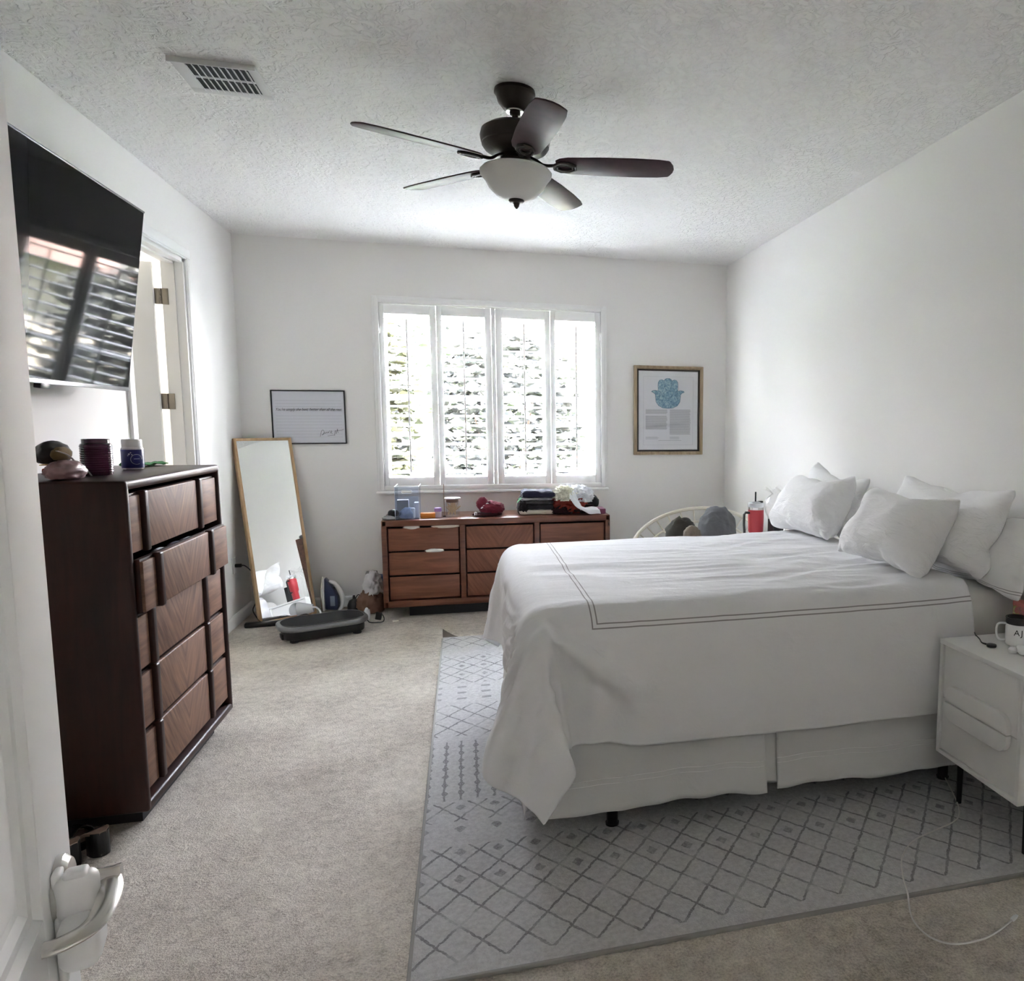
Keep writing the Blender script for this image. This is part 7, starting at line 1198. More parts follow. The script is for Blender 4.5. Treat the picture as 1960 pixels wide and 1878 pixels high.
bm = nb(); add_lathe(bm, Lz([(0, 2.425), (.030, 2.424), (.033, 2.417), (.028, 2.411), (.014, 2.408), (.012, 2.402), (.010, 2.394), (.004, 2.386), (0, 2.384)]), 28); obj('finial', bm, BRONZE, T)
for k in range(5):
    a = 3.5763 + k * 2 * PI / 5
    rm = Matrix.Rotation(a, 4, 'Z')
    pm = rm @ Matrix.Translation((0, 0, 2.566 - H)) @ Matrix.Rotation(math.radians(-12), 4, 'X')
    bm = nb(); poly = []
    # leaf-shaped blade outline, radius along x
    up_ = [(.168, .036), (.185, .050), (.22, .060), (.35, .068), (.50, .070), (.60, .066), (.645, .058), (.652, .050)]
    tip = [(.664, .025), (.668, 0), (.664, -.025)]
    poly = up_ + tip + [(x, -y) for x, y in up_[::-1]]
    add_prism(bm, poly, -.003, .003, pm, bev=.0015); bl = obj('blade', bm, BLADE, T, angle=25)
    bm = nb()
    add_tube(bm, [(.050, 0, .022), (.085, 0, .006), (.115, 0, -.012), (.150, 0, -.014), (.175, 0, -.010)], lambda q: .011, 8, mtx=rm @ Matrix.Translation((0, 0, 2.578 - H)), flat=.6)
    hexo = [(.205 + .048 * math.cos(2 * PI * i / 8 + .39), .034 * math.sin(2 * PI * i / 8 + .39)) for i in range(9)]
    add_tube(bm, [(x, y, -.008) for x, y in hexo], .0065, 6, smooth=False, closed=True, mtx=pm)
    hexo = [(.205 + .034 * math.cos(2 * PI * i / 8 + .39), .022 * math.sin(2 * PI * i / 8 + .39)) for i in range(9)]
    add_tube(bm, [(x, y, -.010) for x, y in hexo], .0045, 6, smooth=False, closed=True, mtx=pm)
    obj('blade_bracket', bm, BRONZE, T)

# ================================================================== CEILING VENT
T = thing('air_vent', 'white stamped ceiling air register above the chest of drawers', 'air vent', (-.907, 3.555, H))
m_ = mat('register_paint', (.64, .64, .63), .45)
x0, x1, y0, y1 = -.152, .152, -.16, .16
bm = nb(); 
for (a, b, c, d) in ((x0, x0 + .045, y0 + .045, y1 - .045), (x1 - .035, x1, y0 + .045, y1 - .045), (x0, x1, y0 + .006, y0 + .045), (x0, x1, y1 - .045, y1), (x0 + .045, x1 - .035, -.008, .008)): add_box(bm, a, b, c, d, -.006, -.0005, .001)
add_box(bm, x0, x1, y0, y0 + .006, -.022, -.001, .001)
obj('frame', bm, m_, T)
bm = nb(); add_box(bm, x0 + .03, x1 - .03, y0 + .03, y1 - .03, -.0035, -.0006); obj('duct_shade', bm, BLACKM, T)  # black sheet stands in for the shade inside the duct
for k in range(10):
    x = x0 + .052 + k * .0235
    for (c, d) in ((-.116, -.008), (.008, .116)):
        bm = nb(); add_box(bm, -.0095, .0055, c, d, -.0012, .0008, mtx=Matrix.Translation((x + .0, 0, -.0095)) @ Matrix.Rotation(.75, 4, 'Y')); obj('slat', bm, m_, T)

# ================================================================== OUTLET, PLUG, POWER STRIP
T = thing('wall_outlet', 'white outlet plate low on the left wall by the mirror', 'outlet', (XL, 5.985, .437))
bm = nb(); add_box(bm, 0, .006, -.036, .036, -.058, .058, .003); obj('plate', bm, TRIM, T)
for z in (-.02, .02): bm = nb(); add_box(bm, .005, .008, -.016, .016, z - .014, z + .014, .004); obj('socket', bm, TRIM, T)
T = thing('power_strip', 'black power strip with cord plugged into the left wall', 'power strip', (-1.46, 5.90, .0))
PY0 = 5.90
bm = nb(); add_box(bm, -.13, .13, -.028, .028, .001, .036, .012, 4, mtx=Matrix.Translation((.03, -.02, 0)) @ Matrix.Rotation(.10, 4, 'Z')); obj('strip_body', bm, BLACK, T)
bm = nb(); add_tube(bm, [(XL + .05 + 1.46, 5.985 - PY0, .437), (-.10, .08, .43), (-.055, .07, .38), (-.03, .06, .28), (-.035, .06, .18), (-.06, .05, .11), (-.035, .03, .06), (.0, -.02, .034), (-.03, -.04, .02)], .0042, 8); obj('cord', bm, BLACK, T)
bm = nb(); add_box(bm, XL + .009 + 1.46, XL + .052 + 1.46, 5.985 - PY0 - .012, 5.985 - PY0 + .012, .424, .448, .004); obj('plug', bm, BLACK, T)
bm = nb(); add_tube(bm, [(.12, -.01, .02), (.17, .00, .035), (.24, .01, .05), (.31, -.03, .075), (.36, -.09, .06), (.42, -.17, .05)], .004, 8); o_ = obj('second_cord', bm, BLACK, T)
# ================================================================== VIBRATION PLATE
T = thing('vibration_plate', 'black and silver vibration exercise platform on the carpet below the mirror', 'exercise machine', (-.985, 5.555, 0), (0, 0, math.radians(21)))
def rr(w, d, r, n=8): 
    out = []
    for cx_, cy_, a0 in ((w / 2 - r, d / 2 - r, 0), (-w / 2 + r, d / 2 - r, PI / 2), (-w / 2 + r, -d / 2 + r, PI), (w / 2 - r, -d / 2 + r, 1.5 * PI)):
        for i in range(n + 1): a = a0 + i / n * PI / 2; out.append((cx_ + r * math.cos(a), cy_ + r * math.sin(a)))
    return out
bm = nb(); add_prism(bm, rr(.52, .28, .09), .018, .085, bev=.008); obj('base_shell', bm, BLACK, T)
bm = nb(); add_prism(bm, rr(.58, .34, .13), .078, .112, bev=.011); obj('silver_trim', bm, GUNMETAL, T)
bm = nb(); add_prism(bm, rr(.525, .285, .115), .105, .117, bev=.003)
m_ = mat('rubber_mat', (.022, .022, .024), .85, bump=(120, .6, 2, .004)); obj('rubber_mat', bm, m_, T)
bm = nb(); add_tube(bm, [(x, y, .118) for x, y in rr(.535, .295, .118) + rr(.535, .295, .118)[:1]], .0016, 5, smooth=False); obj('edge_piping', bm, GUNMETAL, T)
for x, y in ((-.20, -.10), (.20, -.10), (-.20, .10), (.20, .10)):
    bm = nb(); add_lathe(bm, [(0, 0), (.026, 0), (.030, .006), (.024, .022), (0, .022)], 20, Matrix.Translation((x, y, 0))); obj('foot', bm, BLACKM, T)
bm = nb(); add_box(bm, -.272, -.245, -.06, .02, .016, .05, .006); obj('socket_housing', bm, BLACK, T)
# plug adaptor at the right end
T = thing('power_adaptor', 'black plug adaptor with a looped cable right of the exercise platform', 'power adaptor', (-.66, 5.80, 0))
bm = nb(); add_box(bm, -.018, .026, -.02, .02, .022, .074, .006, mtx=Matrix.Rotation(.2, 4, 'Y')); obj('adaptor_body', bm, BLACK, T)
bm = nb(); add_tube(bm, [(.03, 0, .065), (.048, -.005, .04), (.045, -.01, .006), (.0, -.03, .005), (-.05, -.03, .012), (-.07, -.01, .04)], .0035, 8); obj('cable', bm, BLACK, T)

# ================================================================== IRON
T = thing('steam_iron', 'navy and white steam iron standing on its heel by the back wall', 'iron', (-1.03, 6.235, .0), (0, 0, math.radians(-6)))
# local: x right, z up along the sole, sole faces -x
prof = [(-.058, .265), (-.066, .18), (-.070, .09), (-.060, .012), (.048, .008), (.062, .05), (.060, .11), (.040, .16), (.005, .215), (-.03, .25)]
def prism_xz(bm, pts, y0, y1, bev=.006):
    add_prism(bm, [(x, z) for x, z in pts], -y1, -y0, Matrix(((1, 0, 0, 0), (0, 0, -1, 0), (0, 1, 0, 0), (0, 0, 0, 1))), bev=bev)
NAVY = mat('navy_plastic', (.03, .04, .09), .3)
bm = nb(); prism_xz(bm, [(-.048, .272), (-.050, .17), (-.050, .02), (.044, .012), (.052, .06), (.046, .115), (.022, .175), (-.018, .238)], -.036, .036, .012); obj('body', bm, NAVY, T)
bm = nb(); t = bmesh.new()
A_ = [(.0, .275), (.045, .19), (.056, .10), (.050, .012), (-.050, .012), (-.056, .10), (-.045, .19)]
add_prism(bm, [(y, z) for y, z in A_], -.0, .012, Matrix(((0, 0, 1, -.072), (1, 0, 0, 0), (0, 1, 0, 0), (0, 0, 0, 1))), bev=.003); obj('soleplate', bm, CHROME, T)
bm = nb(); add_prism(bm, [(y * .95, z * .985) for y, z in A_], 0, .014, Matrix(((0, 0, 1, -.062), (1, 0, 0, 0), (0, 1, 0, 0), (0, 0, 0, 1))), bev=.003); obj('white_skirt', bm, WHITEP, T)
bm = nb(); add_tube(bm, [(-.020, 0, .235), (.020, 0, .222), (.060, 0, .165), (.078, 0, .10), (.066, 0, .03), (.04, 0, .015)], .012, 10, flat=1.2); obj('handle', bm, WHITEP, T)
bm = nb(); add_box(bm, .064, .086, -.012, .012, .12, .165, .006, mtx=Matrix.Rotation(-.25, 4, 'Y') @ Matrix.Translation((-.02, 0, .02))); obj('thumb_button', bm, BLACK, T)
bm = nb(); add_box(bm, -.005, .030, -.047, -.043, .05, .13, .004); obj('water_window', bm, mat('smoke_window', (.25, .30, .38), .15), T)
bm = nb(); add_tube(bm, [(.05, .0, .02), (.10, -.02, .006), (.18, -.08, .005), (.26, -.02, .006), (.20, .04, .006), (.12, -.03, .008), (.22, -.10, .006), (.32, -.03, .006), (.24, .02, .010), (.30, .01, .006), (.38, -.04, .006)], .0035, 7); obj('power_cord', bm, mat('cream_cord', (.62, .55, .42), .6), T)
# clear plastic jug with a white handle
T = thing('plastic_jug', 'clear plastic jug with white handle lying against the mirror', 'jug', (-1.155, 6.065, .0))
bm = nb(); mt = Matrix.Translation((.02, -.01, .075)) @ Matrix.Rotation(math.radians(-96), 4, 'Y')
add_lathe(bm, [(.030, .0), (.034, .02), (.058, .09), (.060, .11), (.057, .11), (.031, .02), (.0, .004)], 32, mt, cap=False); obj('jug_body', bm, FROSTP, T)
bm = nb(); add_tube(bm, [(.012, -.03, .085), (.045, -.05, .088), (.070, -.055, .065), (.075, -.055, .03), (.060, -.05, .010)], .007, 8); obj('jug_handle', bm, WHITEP, T)

# ================================================================== BAG, BASKET AND BOXES BESIDE THE DRESSER
T = thing('small_black_bag', 'small black bag with a loop handle beside the brown paper bag', 'bag', (-.868, 6.20, 0))
bm = nb(); add_lathe(bm, [(0, 0), (.045, 0), (.052, .012), (.050, .05), (.036, .085), (.012, .098), (.008, .125), (.0, .128)], 24); obj('bag_body', bm, BLACK, T)
bm = nb(); add_tube(bm, [(.012, 0, .10), (.03, -.01, .128), (.055, -.02, .12), (.06, -.02, .085)], .004, 8); obj('bag_loop', bm, BLACK, T)
T = thing('paper_bag', 'crumpled brown paper bag against the left end of the dresser', 'bag', (-.735, 6.13, 0))
bm = nb(); lump(bm, 0, 0, .0, .088, .085, .100, 41, .40, 2.6, 4); obj('bag_paper', bm, mat('brown_paper', (.20, .11, .075), .85), T)
bm = nb(); lump(bm, -.715, 6.15, .115, .062, .08, .105, 47, .50, 3.6, 4); o = obj('plastic_bag', bm, mat('thin_plastic', (.66, .64, .66), .35)); tag(o, 'crinkled white plastic bag stuffed in the brown paper bag', 'bag')
bm = nb(); add_box(bm, -.07, .062, -.05, .05, 0, .045, .002, mtx=Matrix.Rotation(.1, 4, 'Y')); o = obj('blue_box', bm, mat('blue_card', (.05, .12, .32), .5)); o.location = (-.690, 6.20, .232); tag(o, 'blue box balanced on the plastic bag behind the dresser end', 'box')
bm = nb(); add_box(bm, -.060, .02, -.04, .04, 0, .018, .002); o = obj('cardboard_lid', bm, mat('grey_card', (.28, .27, .25), .8)); o.location = (-.715, 6.22, .284); tag(o, 'grey cardboard piece on top of the blue box', 'box')
bm = nb(); add_box(bm, -.022, .022, -.012, .012, .002, .005, .001); o = obj('paper_scrap', bm, mat('scrap_paper', (.75, .70, .58), .8)); o.location = (-.53, 5.79, 0); o.rotation_euler = (.15, 0, .3); tag(o, 'cream paper scrap on the carpet in front of the dresser', 'paper scrap')
bm = nb(); lump(bm, -.735, 5.86, .0, .022, .022, .055, 4, .3, 3, 3); o = obj('tissue_ball', bm, PAPER); tag(o, 'white crumpled tissue behind the exercise platform, at its right end', 'tissue')

# ================================================================== THINGS ON THE LOW DRESSER
DZT = DT + .0012
T = thing('acrylic_bin', 'clear acrylic bin with a slot handle at the left of the dresser', 'storage bin', (-.430, 6.02, DZT))
bm = nb(); w, d = .085, .13; th = .003
add_box(bm, -w, w, -d, d, 0, th); add_box(bm, -w, -w + th, -d, d, 0, .245); add_box(bm, w - th, w, -d, d, 0, .245); add_box(bm, -w, w, d - th, d, 0, .15); 
obj('bin_walls', bm, PLEX, T)
bm = nb()
add_box(bm, -w, w, -d, -d + th, 0, .195); add_box(bm, -w, w, -d, -d + th, .222, .245); add_box(bm, -w, -.038, -d, -d + th, .195, .222); add_box(bm, .038, w, -d, -d + th, .195, .222); obj('bin_front', bm, PLEX, T)
bm = nb(); add_box(bm, -w - .003, w + .003, -d - .003, -d + .001, .243, .249, .001); add_box(bm, -w - .003, -w + .002, -d, d, .243, .249, .001); add_box(bm, w - .002, w + .003, -d, d, .243, .249, .001)
add_tube(bm, [(-.030, -d - .001, .196), (.030, -d - .001, .196), (.040, -d - .001, .2085), (.030, -d - .001, .221), (-.030, -d - .001, .221), (-.040, -d - .001, .2085), (-.030, -d - .001, .196)], .0032, 6, smooth=False)
for x in (-w, w): add_box(bm, x - .0015, x + .0015, -d - .001, -d + .002, 0, .245)
obj('bin_rim', bm, mat('acrylic_edge', (.75, .80, .88), .2), T)
def dresser_box(name, x, y, w, d, h, m, label, cat, z=DZT, rz=0, bev=.002):
    bm = nb(); add_box(bm, -w / 2, w / 2, -d / 2, d / 2, 0, h, bev); o = obj(name, bm, m); o.location = (x, y, z); o.rotation_euler = (0, 0, rz); return tag(o, label, cat)
dresser_box('grey_carton', -.463, 5.955, .082, .06, .140, mat('grey_carton', (.24, .24, .25), .5), 'grey carton with a white top inside the acrylic bin', 'box', DZT + .004)
dresser_box('white_carton', -.366, 5.99, .034, .07, .115, mat('white_carton', (.66, .67, .72), .5), 'slim white carton at the right inside the acrylic bin', 'box', DZT + .004)
dresser_box('white_jar', -.392, 5.93, .034, .034, .080, WHITEP, 'small white jar inside the acrylic bin', 'jar', DZT + .004, bev=.01)
bm = nb(); lump(bm, -.435, 5.925, DZT + .004, .045, .030, .045, 51, .5, 3, 3); o = obj('blue_packet', bm, mat('blue_packet', (.30, .38, .55), .4)); tag(o, 'crumpled pale blue packet low in the acrylic bin', 'packet')
dresser_box('orange_box', -.285, 5.965, .106, .06, .038, mat('orange_card', (.72, .24, .035), .5), 'flat orange box between the acrylic bin and the purple jar', 'box')
T = thing('purple_jar', 'small jar with purple cap and label right of the orange box', 'jar', (-.212, 5.985, DZT))
bm = nb(); add_lathe(bm, [(0, 0), (.024, 0), (.026, .003), (.026, .045), (0, .045)], 28); obj('jar_body', bm, mat('lilac_label', (.66, .60, .70), .4), T)
bm = nb(); add_lathe(bm, [(0, .045), (.027, .045), (.028, .048), (.028, .070), (.026, .073), (0, .073)], 28); obj('cap', bm, mat('purple_cap', (.34, .22, .55), .4), T)
T = thing('reed_stick', 'thin upright incense stick with a small holder on the dresser', 'incense stick', (-.166, 6.0, DZT))
bm = nb(); add_cyl(bm, 0, 0, 0, .255, .0028, 8); obj('stick', bm, mat('stick_brown', (.30, .22, .15), .8), T)
bm = nb(); add_lathe(bm, [(0, 0), (.012, 0), (.010, .008), (0, .009)], 16); obj('stick_holder', bm, BLACKM, T)
T = thing('glass_jar', 'glass jar of matches with a dark lid in the middle of the dresser', 'jar', (-.106, 6.04, DZT))
bm = nb(); add_lathe(bm, [(.050, 0), (.054, .004), (.054, .108), (.050, .112), (.047, .108), (.047, .008), (0, .006)], 36, cap=False); add_lathe(bm, [(0, .0), (.05, .0)], 36, cap=False); obj('jar_glass', bm, GLASS, T)
bm = nb(); rn = random.Random(9)
for k in range(46):
    a = rn.random() * 6.28; r = rn.random() * .034; add_box(bm, -.0022, .0022, -.0022, .0022, -.02, .045, mtx=Matrix.Translation((r * math.cos(a), r * math.sin(a), .028 + rn.random() * .040)) @ Matrix.Rotation(rn.uniform(-.7, .7), 4, 'X') @ Matrix.Rotation(rn.uniform(-.7, .7), 4, 'Y'))
o = obj('match_sticks', bm, mat('pale_wood', (.62, .48, .28), .7), T); o['kind'] = 'stuff'
bm = nb(); add_lathe(bm, [(0, .108), (.047, .108), (.047, .134), (0, .134)], 32); obj('lid_plug', bm, mat('lid_wood', (.12, .06, .04), .5), T)
bm = nb(); add_lathe(bm, [(0, .133), (.060, .133), (.063, .137), (.063, .142), (.058, .146), (0, .147)], 36); obj('lid_top', bm, mat('marble_lid', (.40, .38, .38), .2), T)
T = thing('black_sunglasses', 'glossy black sunglasses at the left end of the dresser', 'sunglasses', (-.560, 5.905, DZT))  # sunglasses, shaped as a lens lump over an arm lump
bm = nb(); lump(bm, .030, .02, .022, .040, .035, .030, 3, .12, 1.6, 4); obj('lens', bm, BLACK, T)
bm = nb(); lump(bm, .0, -.005, .0, .045, .028, .018, 6, .3, 3, 3); obj('arm', bm, mat('silver_grey', (.32, .32, .32), .3, metal=.6), T)
T = thing('baseball_cap', 'maroon cap with white trim crumpled on the dresser', 'cap', (.155, 6.0, DZT))
MAROON = cloth_mat('maroon_cloth', (.14, .018, .032))
bm = nb(); lump(bm, .035, 0, .018, .085, .075, .052, 61, .35, 2.2, 4); obj('crown', bm, MAROON, T)
bm = nb(); lump(bm, -.035, -.01, .055, .042, .03, .052, 64, .2, 2.2, 4); obj('fold', bm, MAROON, T)
bm = nb(); lump(bm, 0, -.03, .0, .105, .06, .020, 66, .2, 2, 4); obj('brim', bm, cloth_mat('dark_maroon', (.035, .008, .012)), T)
bm = nb(); add_tube(bm, [(-.045, -.035, .062), (-.022, -.045, .083), (.003, -.035, .100), (.012, -.03, .092)], .005, 8); add_box(bm, -.098, -.090, -.078, -.074, .014, .036, .002); add_box(bm, -.084, -.076, -.082, -.078, .014, .036, .002); add_tube(bm, [(-.096, -.077, .036), (-.087, -.081, .039), (-.080, -.081, .036)], .004, 6); obj('white_trim', bm, WHITEP, T)
# folded clothes
def folded(name, x, y, z, w, d, h, col, label, seed, group=None, cat='clothes'):
    t = bmesh.new(); bmesh.ops.create_cube(t, size=1)
    bmesh.ops.subdivide_edges(t, edges=t.edges[:], cuts=14, use_grid_fill=True)
    for v in t.verts:
        p = v.co * 2; f = (abs(p.x) ** 5 + abs(p.y) ** 5 + abs(p.z) ** 2.2) ** .2 if False else 1
        ex = max(0, abs(p.x) - .75) / .25; ey = max(0, abs(p.y) - .75) / .25; sh = math.sqrt(max(0, 1 - .75 * max(ex, ey) ** 2))
        q = Vector((p.x * 2 + seed, p.y * 2, p.z * 1.1 + seed))
        zz = p.z * sh * .5 * h + .16 * h * noise.noise(q * 1.4) * (1 if p.z > -.9 else 0) + .05 * h * math.sin(p.z * 9)
        v.co = Vector((p.x * w / 2 * (1 + .05 * noise.noise(q * 1.7)) + .004 * math.sin(p.z * 7 + seed), p.y * d / 2 * (1 + .06 * noise.noise(q * 1.3)), max(zz + h / 2, 0)))
    bm = nb(); merge(bm, t); o = obj(name, bm, cloth_mat(name + '_%d' % seed, col, wr=1.2), angle=80); o.location = (x, y, z)
    return tag(o, label, cat, group)
g = None; cx_, cy_ = .535, 6.06
folded('folded_shirt', cx_, cy_, DZT, .255, .24, .042, (.58, .54, .46), 'cream folded shirt at the bottom of the clothes stack', 1)
folded('folded_shirt', cx_ + .005, cy_, DZT + .040, .25, .24, .048, (.022, .020, .024), 'black folded garment with curled hem just above the cream shirt', 2)
folded('folded_shirt', cx_ + .008, cy_, DZT + .085, .25, .23, .032, (.035, .032, .036), 'charcoal folded garment in the middle of the clothes stack', 3)
folded('folded_shirt', cx_ + .005, cy_, DZT + .115, .24, .23, .022, (.25, .24, .26), 'grey folded garment under the navy trousers', 4)
folded('folded_trousers', cx_ + .02, cy_, DZT + .134, .25, .23, .055, (.022, .022, .045), 'dark navy folded trousers topping the clothes stack', 5)
bm = nb(); add_tube(bm, [(.418, 5.98, DZT + .13), (.398, 5.97, DZT + .115), (.385, 5.97, DZT + .10)], .009, 6, flat=.3); add_tube(bm, [(.425, 5.98, DZT + .135), (.408, 5.975, DZT + .135), (.40, 5.97, DZT + .12)], .008, 6, flat=.3); o = obj('green_ribbon', bm, mat('green_ribbon', (.10, .36, .16), .6)); tag(o, 'green ribbon poking from the left of the clothes stack', 'ribbon')
bm = nb(); lump(bm, .440, 6.04, DZT, .045, .10, .085, 71, .3, 3, 4); o = obj('black_garment', bm, cloth_mat('black_garment', (.02, .016, .018))); tag(o, 'black cloth bulging out at the left of the clothes stack', 'clothes')
bm = nb(); lump(bm, .80, 6.06, DZT, .140, .12, .095, 73, .42, 3.0, 5); o = obj('rust_garment', bm, cloth_mat('rust_cloth', (.22, .035, .022), wr=1.4)); tag(o, 'rust red garment heaped at the right of the dresser', 'clothes')
bm = nb(); lump(bm, .735, 5.99, DZT, .085, .07, .035, 75, .35, 3, 4); lump(bm, .92, 6.02, DZT, .09, .08, .04, 76, .3, 3, 4); o = obj('dark_garment', bm, cloth_mat('dark_red_black', (.028, .010, .012))); tag(o, 'black cloth lying under the rust red garment', 'clothes')
def drape(pts, w, name, m, label, seed, amp=.012, sag=.02):
    n = len(pts); P_ = smooth_path(pts, 7); k = 17; a = np.zeros((len(P_), k, 3))
    for i, p in enumerate(P_):
        d = (P_[min(i + 1, len(P_) - 1)] - P_[max(i - 1, 0)]).normalized(); s = d.cross(Vector((0, 0, 1))).normalized(); u = i / (len(P_) - 1)
        for j in range(k):
            v = j / (k - 1) - .5; q = p + s * v * w * (1 + .2 * math.sin(u * 5 + seed)); nn = d.cross(s)
            q = q + nn * (amp * 2 * noise.noise(Vector((u * 5, v * 7, seed))) + amp * math.sin(v * 18 + u * 3 + seed) * .5) + Vector((0, 0, -sag * (2 * v) ** 2))
            a[i, j] = q
    o = grid_mesh(name, a, m, thick=.003); return tag(o, label, 'clothes')
WC = cloth_mat('white_lace', (.74, .75, .78)); CC = cloth_mat('cream_knit', (.70, .68, .56))
bm = nb(); lump(bm, .765, 6.00, DZT + .105, .078, .08, .062, 81, .5, 3.2, 5); o = obj('cream_top', bm, CC); tag(o, 'cream knit top draped over the rust red garment', 'clothes')
bm = nb(); lump(bm, .89, 6.05, DZT + .085, .098, .09, .072, 83, .42, 3.0, 5); o = obj('white_blouse', bm, WC); tag(o, 'rounded white blouse at the right top of the clothes heap', 'clothes')
drape([(.80, 6.02, DZT + .235), (.81, 5.96, DZT + .20), (.83, 5.91, DZT + .14), (.87, 5.88, DZT + .075), (.93, 5.89, DZT + .045), (1.02, 5.91, DZT + .038)], .10, 'white_scarf', WC, 'white lace cloth trailing down the front of the clothes heap', 3)
bm = nb(); lump(bm, 1.0, 6.10, DZT + .04, .055, .06, .055, 86, .3, 2.4, 3); o = obj('black_pouch', bm, BLACKM); tag(o, 'black pouch behind the burgundy box', 'pouch')
dresser_box('burgundy_box', 1.020, 6.0, .130, .17, .040, mat('burgundy_card', (.16, .03, .075), .5), 'flat burgundy box at the right end of the dresser', 'box')

# ================================================================== THINGS ON THE CHEST
CZ = CT + .0015
T = thing('candle_jar', 'dark purple ridged candle jar on the chest of drawers', 'candle', (-1.338, 3.285, CZ))
bm = nb(); prof = [(0, 0), (.046, 0), (.049, .004)]
for k in range(12): z = .010 + k * .0085; prof += [(.0490, z), (.0508, z + .004)]
prof += [(.049, .114), (.046, .118), (.043, .120), (.043, .132), (.045, .134), (.042, .135), (.040, .02), (0, .02)]
add_lathe(bm, prof, 44, cap=False); m_ = mat('purple_glass', (.055, .008, .028), .08, coat=.6); obj('jar', bm, m_, T)
bm = nb(); add_lathe(bm, [(0, .021), (.039, .021), (.039, .075), (0, .075)], 30); obj('wax', bm, mat('purple_wax', (.06, .012, .03), .6), T)
T = thing('supplement_bottle', 'royal blue bottle with ridged white cap on the chest of drawers', 'bottle', (-1.358, 3.655, CZ))
bm = nb(); add_lathe(bm, [(0, 0), (.036, 0), (.039, .004), (.040, .010), (.040, .086), (.036, .094), (.033, .097), (.033, .10), (0, .10)], 40); obj('bottle_body', bm, WHITEP, T)
bm = nb(); add_lathe(bm, [(.0402, .006), (.0406, .007), (.0406, .082), (.0402, .083)], 40, cap=False); bl_ = obj('label_band', bm, mat('royal_blue_label', (.012, .018, .14), .3), T)
bm = nb()
t = bmesh.new(); add_lathe(t, [(.034, .094), (.0365, .095), (.0365, .122), (.034, .126), (0, .1265)], 64)
for v in t.verts:
    a = math.atan2(v.co.y, v.co.x); r = math.hypot(v.co.x, v.co.y)
    if r > .033: f = 1 + .012 * math.sin(a * 32); v.co.x *= f; v.co.y *= f
merge(bm, t); obj('cap', bm, WHITEP, T)
va = math.atan2(-3.655, 1.358)
t = bmesh.new()
def onb(u, z, r=.0409): a = va + u / .0409; return (r * math.cos(a), r * math.sin(a), z)
add_tube(t, [onb(.014 + .021 * math.cos(q), .042 + .021 * math.sin(q)) for q in [i * 2 * PI / 24 for i in range(21)]], .0009, 5, smooth=False)
for (u, z, s) in ((-.012, .064, .006), (-.006, .070, .005), (-.002, .062, .004), (-.016, .058, .003)): add_box(t, -s / 2, s / 2, -s / 2, s / 2, -.0004, .0004, mtx=Matrix.Translation(onb(u, z)) @ Matrix.Rotation(va + u / .04, 4, 'Z') @ Matrix.Rotation(PI / 2, 4, 'Y') @ Matrix.Rotation(.6, 4, 'Z'))
add_box(t, -.0012, .0012, -.0105, .0105, -.0004, .0004, mtx=Matrix.Translation(onb(.014, .044)) @ Matrix.Rotation(va + .014 / .04, 4, 'Z') @ Matrix.Rotation(PI / 2, 4, 'Y'))
obj('label_mark', t, mat('label_white', (.62, .62, .75), .5), T)
drape([(-1.41, 3.74, CZ + .012), (-1.40, 3.80, CZ + .020), (-1.385, 3.87, CZ + .010), (-1.37, 3.94, CZ + .012), (-1.36, 3.97, CZ + .008)], .06, 'green_cloth', cloth_mat('green_cloth', (.06, .24, .08)), 'green microfibre cloth at the back of the chest top', 8, .006, .004)
bm = nb(); add_box(bm, -.06, .06, -.085, .085, 0, .024, .006, mtx=Matrix.Rotation(.3, 4, 'Z')); o = obj('red_pouch', bm, mat('red_pouch', (.38, .05, .03), .6)); o.location = (-1.50, 3.42, CZ); tag(o, 'red flat pouch behind the purple candle jar', 'pouch')
bm = nb(); rn = random.Random(5)
for k in range(9): add_tube(bm, [(-1.50 + rn.uniform(-.05, .05), 3.42 + rn.uniform(-.08, .10), CZ + .026 + .004 * j + rn.random() * .008) for j in range(4)], .0022, 6)
o = obj('gold_chain', bm, mat('tangled_gold', (.55, .42, .22), .3, metal=.9)); tag(o, 'tangled gold chain on the red pouch', 'necklace')
dresser_box('white_slip', -1.425, 3.40, .03, .03, .012, PAPER, 'white folded slip left of the purple candle jar', 'paper', CZ, .5)
T = thing('sleep_mask', 'black padded eye mask with tan lining at the left of the chest top', 'eye mask', (-1.40, 3.05, CZ))
bm = nb(); lump(bm, .0, .065, .052, .045, .075, .045, 91, .12, 1.5, 4); obj('padding', bm, mat('black_satin', (.015, .012, .012), .35), T)
bm = nb(); lump(bm, .034, .045, .066, .020, .055, .026, 93, .15, 2, 3); obj('lining', bm, cloth_mat('tan_lining', (.16, .11, .05)), T)
bm = nb(); add_tube(bm, [(.05, -.02, .10), (.058, .03, .085), (.06, .07, .06), (.05, .05, .045), (.05, 0, .06)], .004, 8, flat=.4); add_tube(bm, [(.055, .06, .062), (.058, .10, .058), (.065, .13, .035), (.075, .155, .002)], .0035, 8, flat=.5); obj('strap', bm, mat('pale_strap', (.42, .40, .36), .6), T)
bm = nb(); lump(bm, -1.345, 3.065, CZ, .050, .080, .036, 95, .22, 2.0, 4); o = obj('pink_satin_pouch', bm, mat('pink_satin', (.24, .14, .14), .4)); tag(o, 'dusty pink satin pouch below the black eye mask', 'pouch')

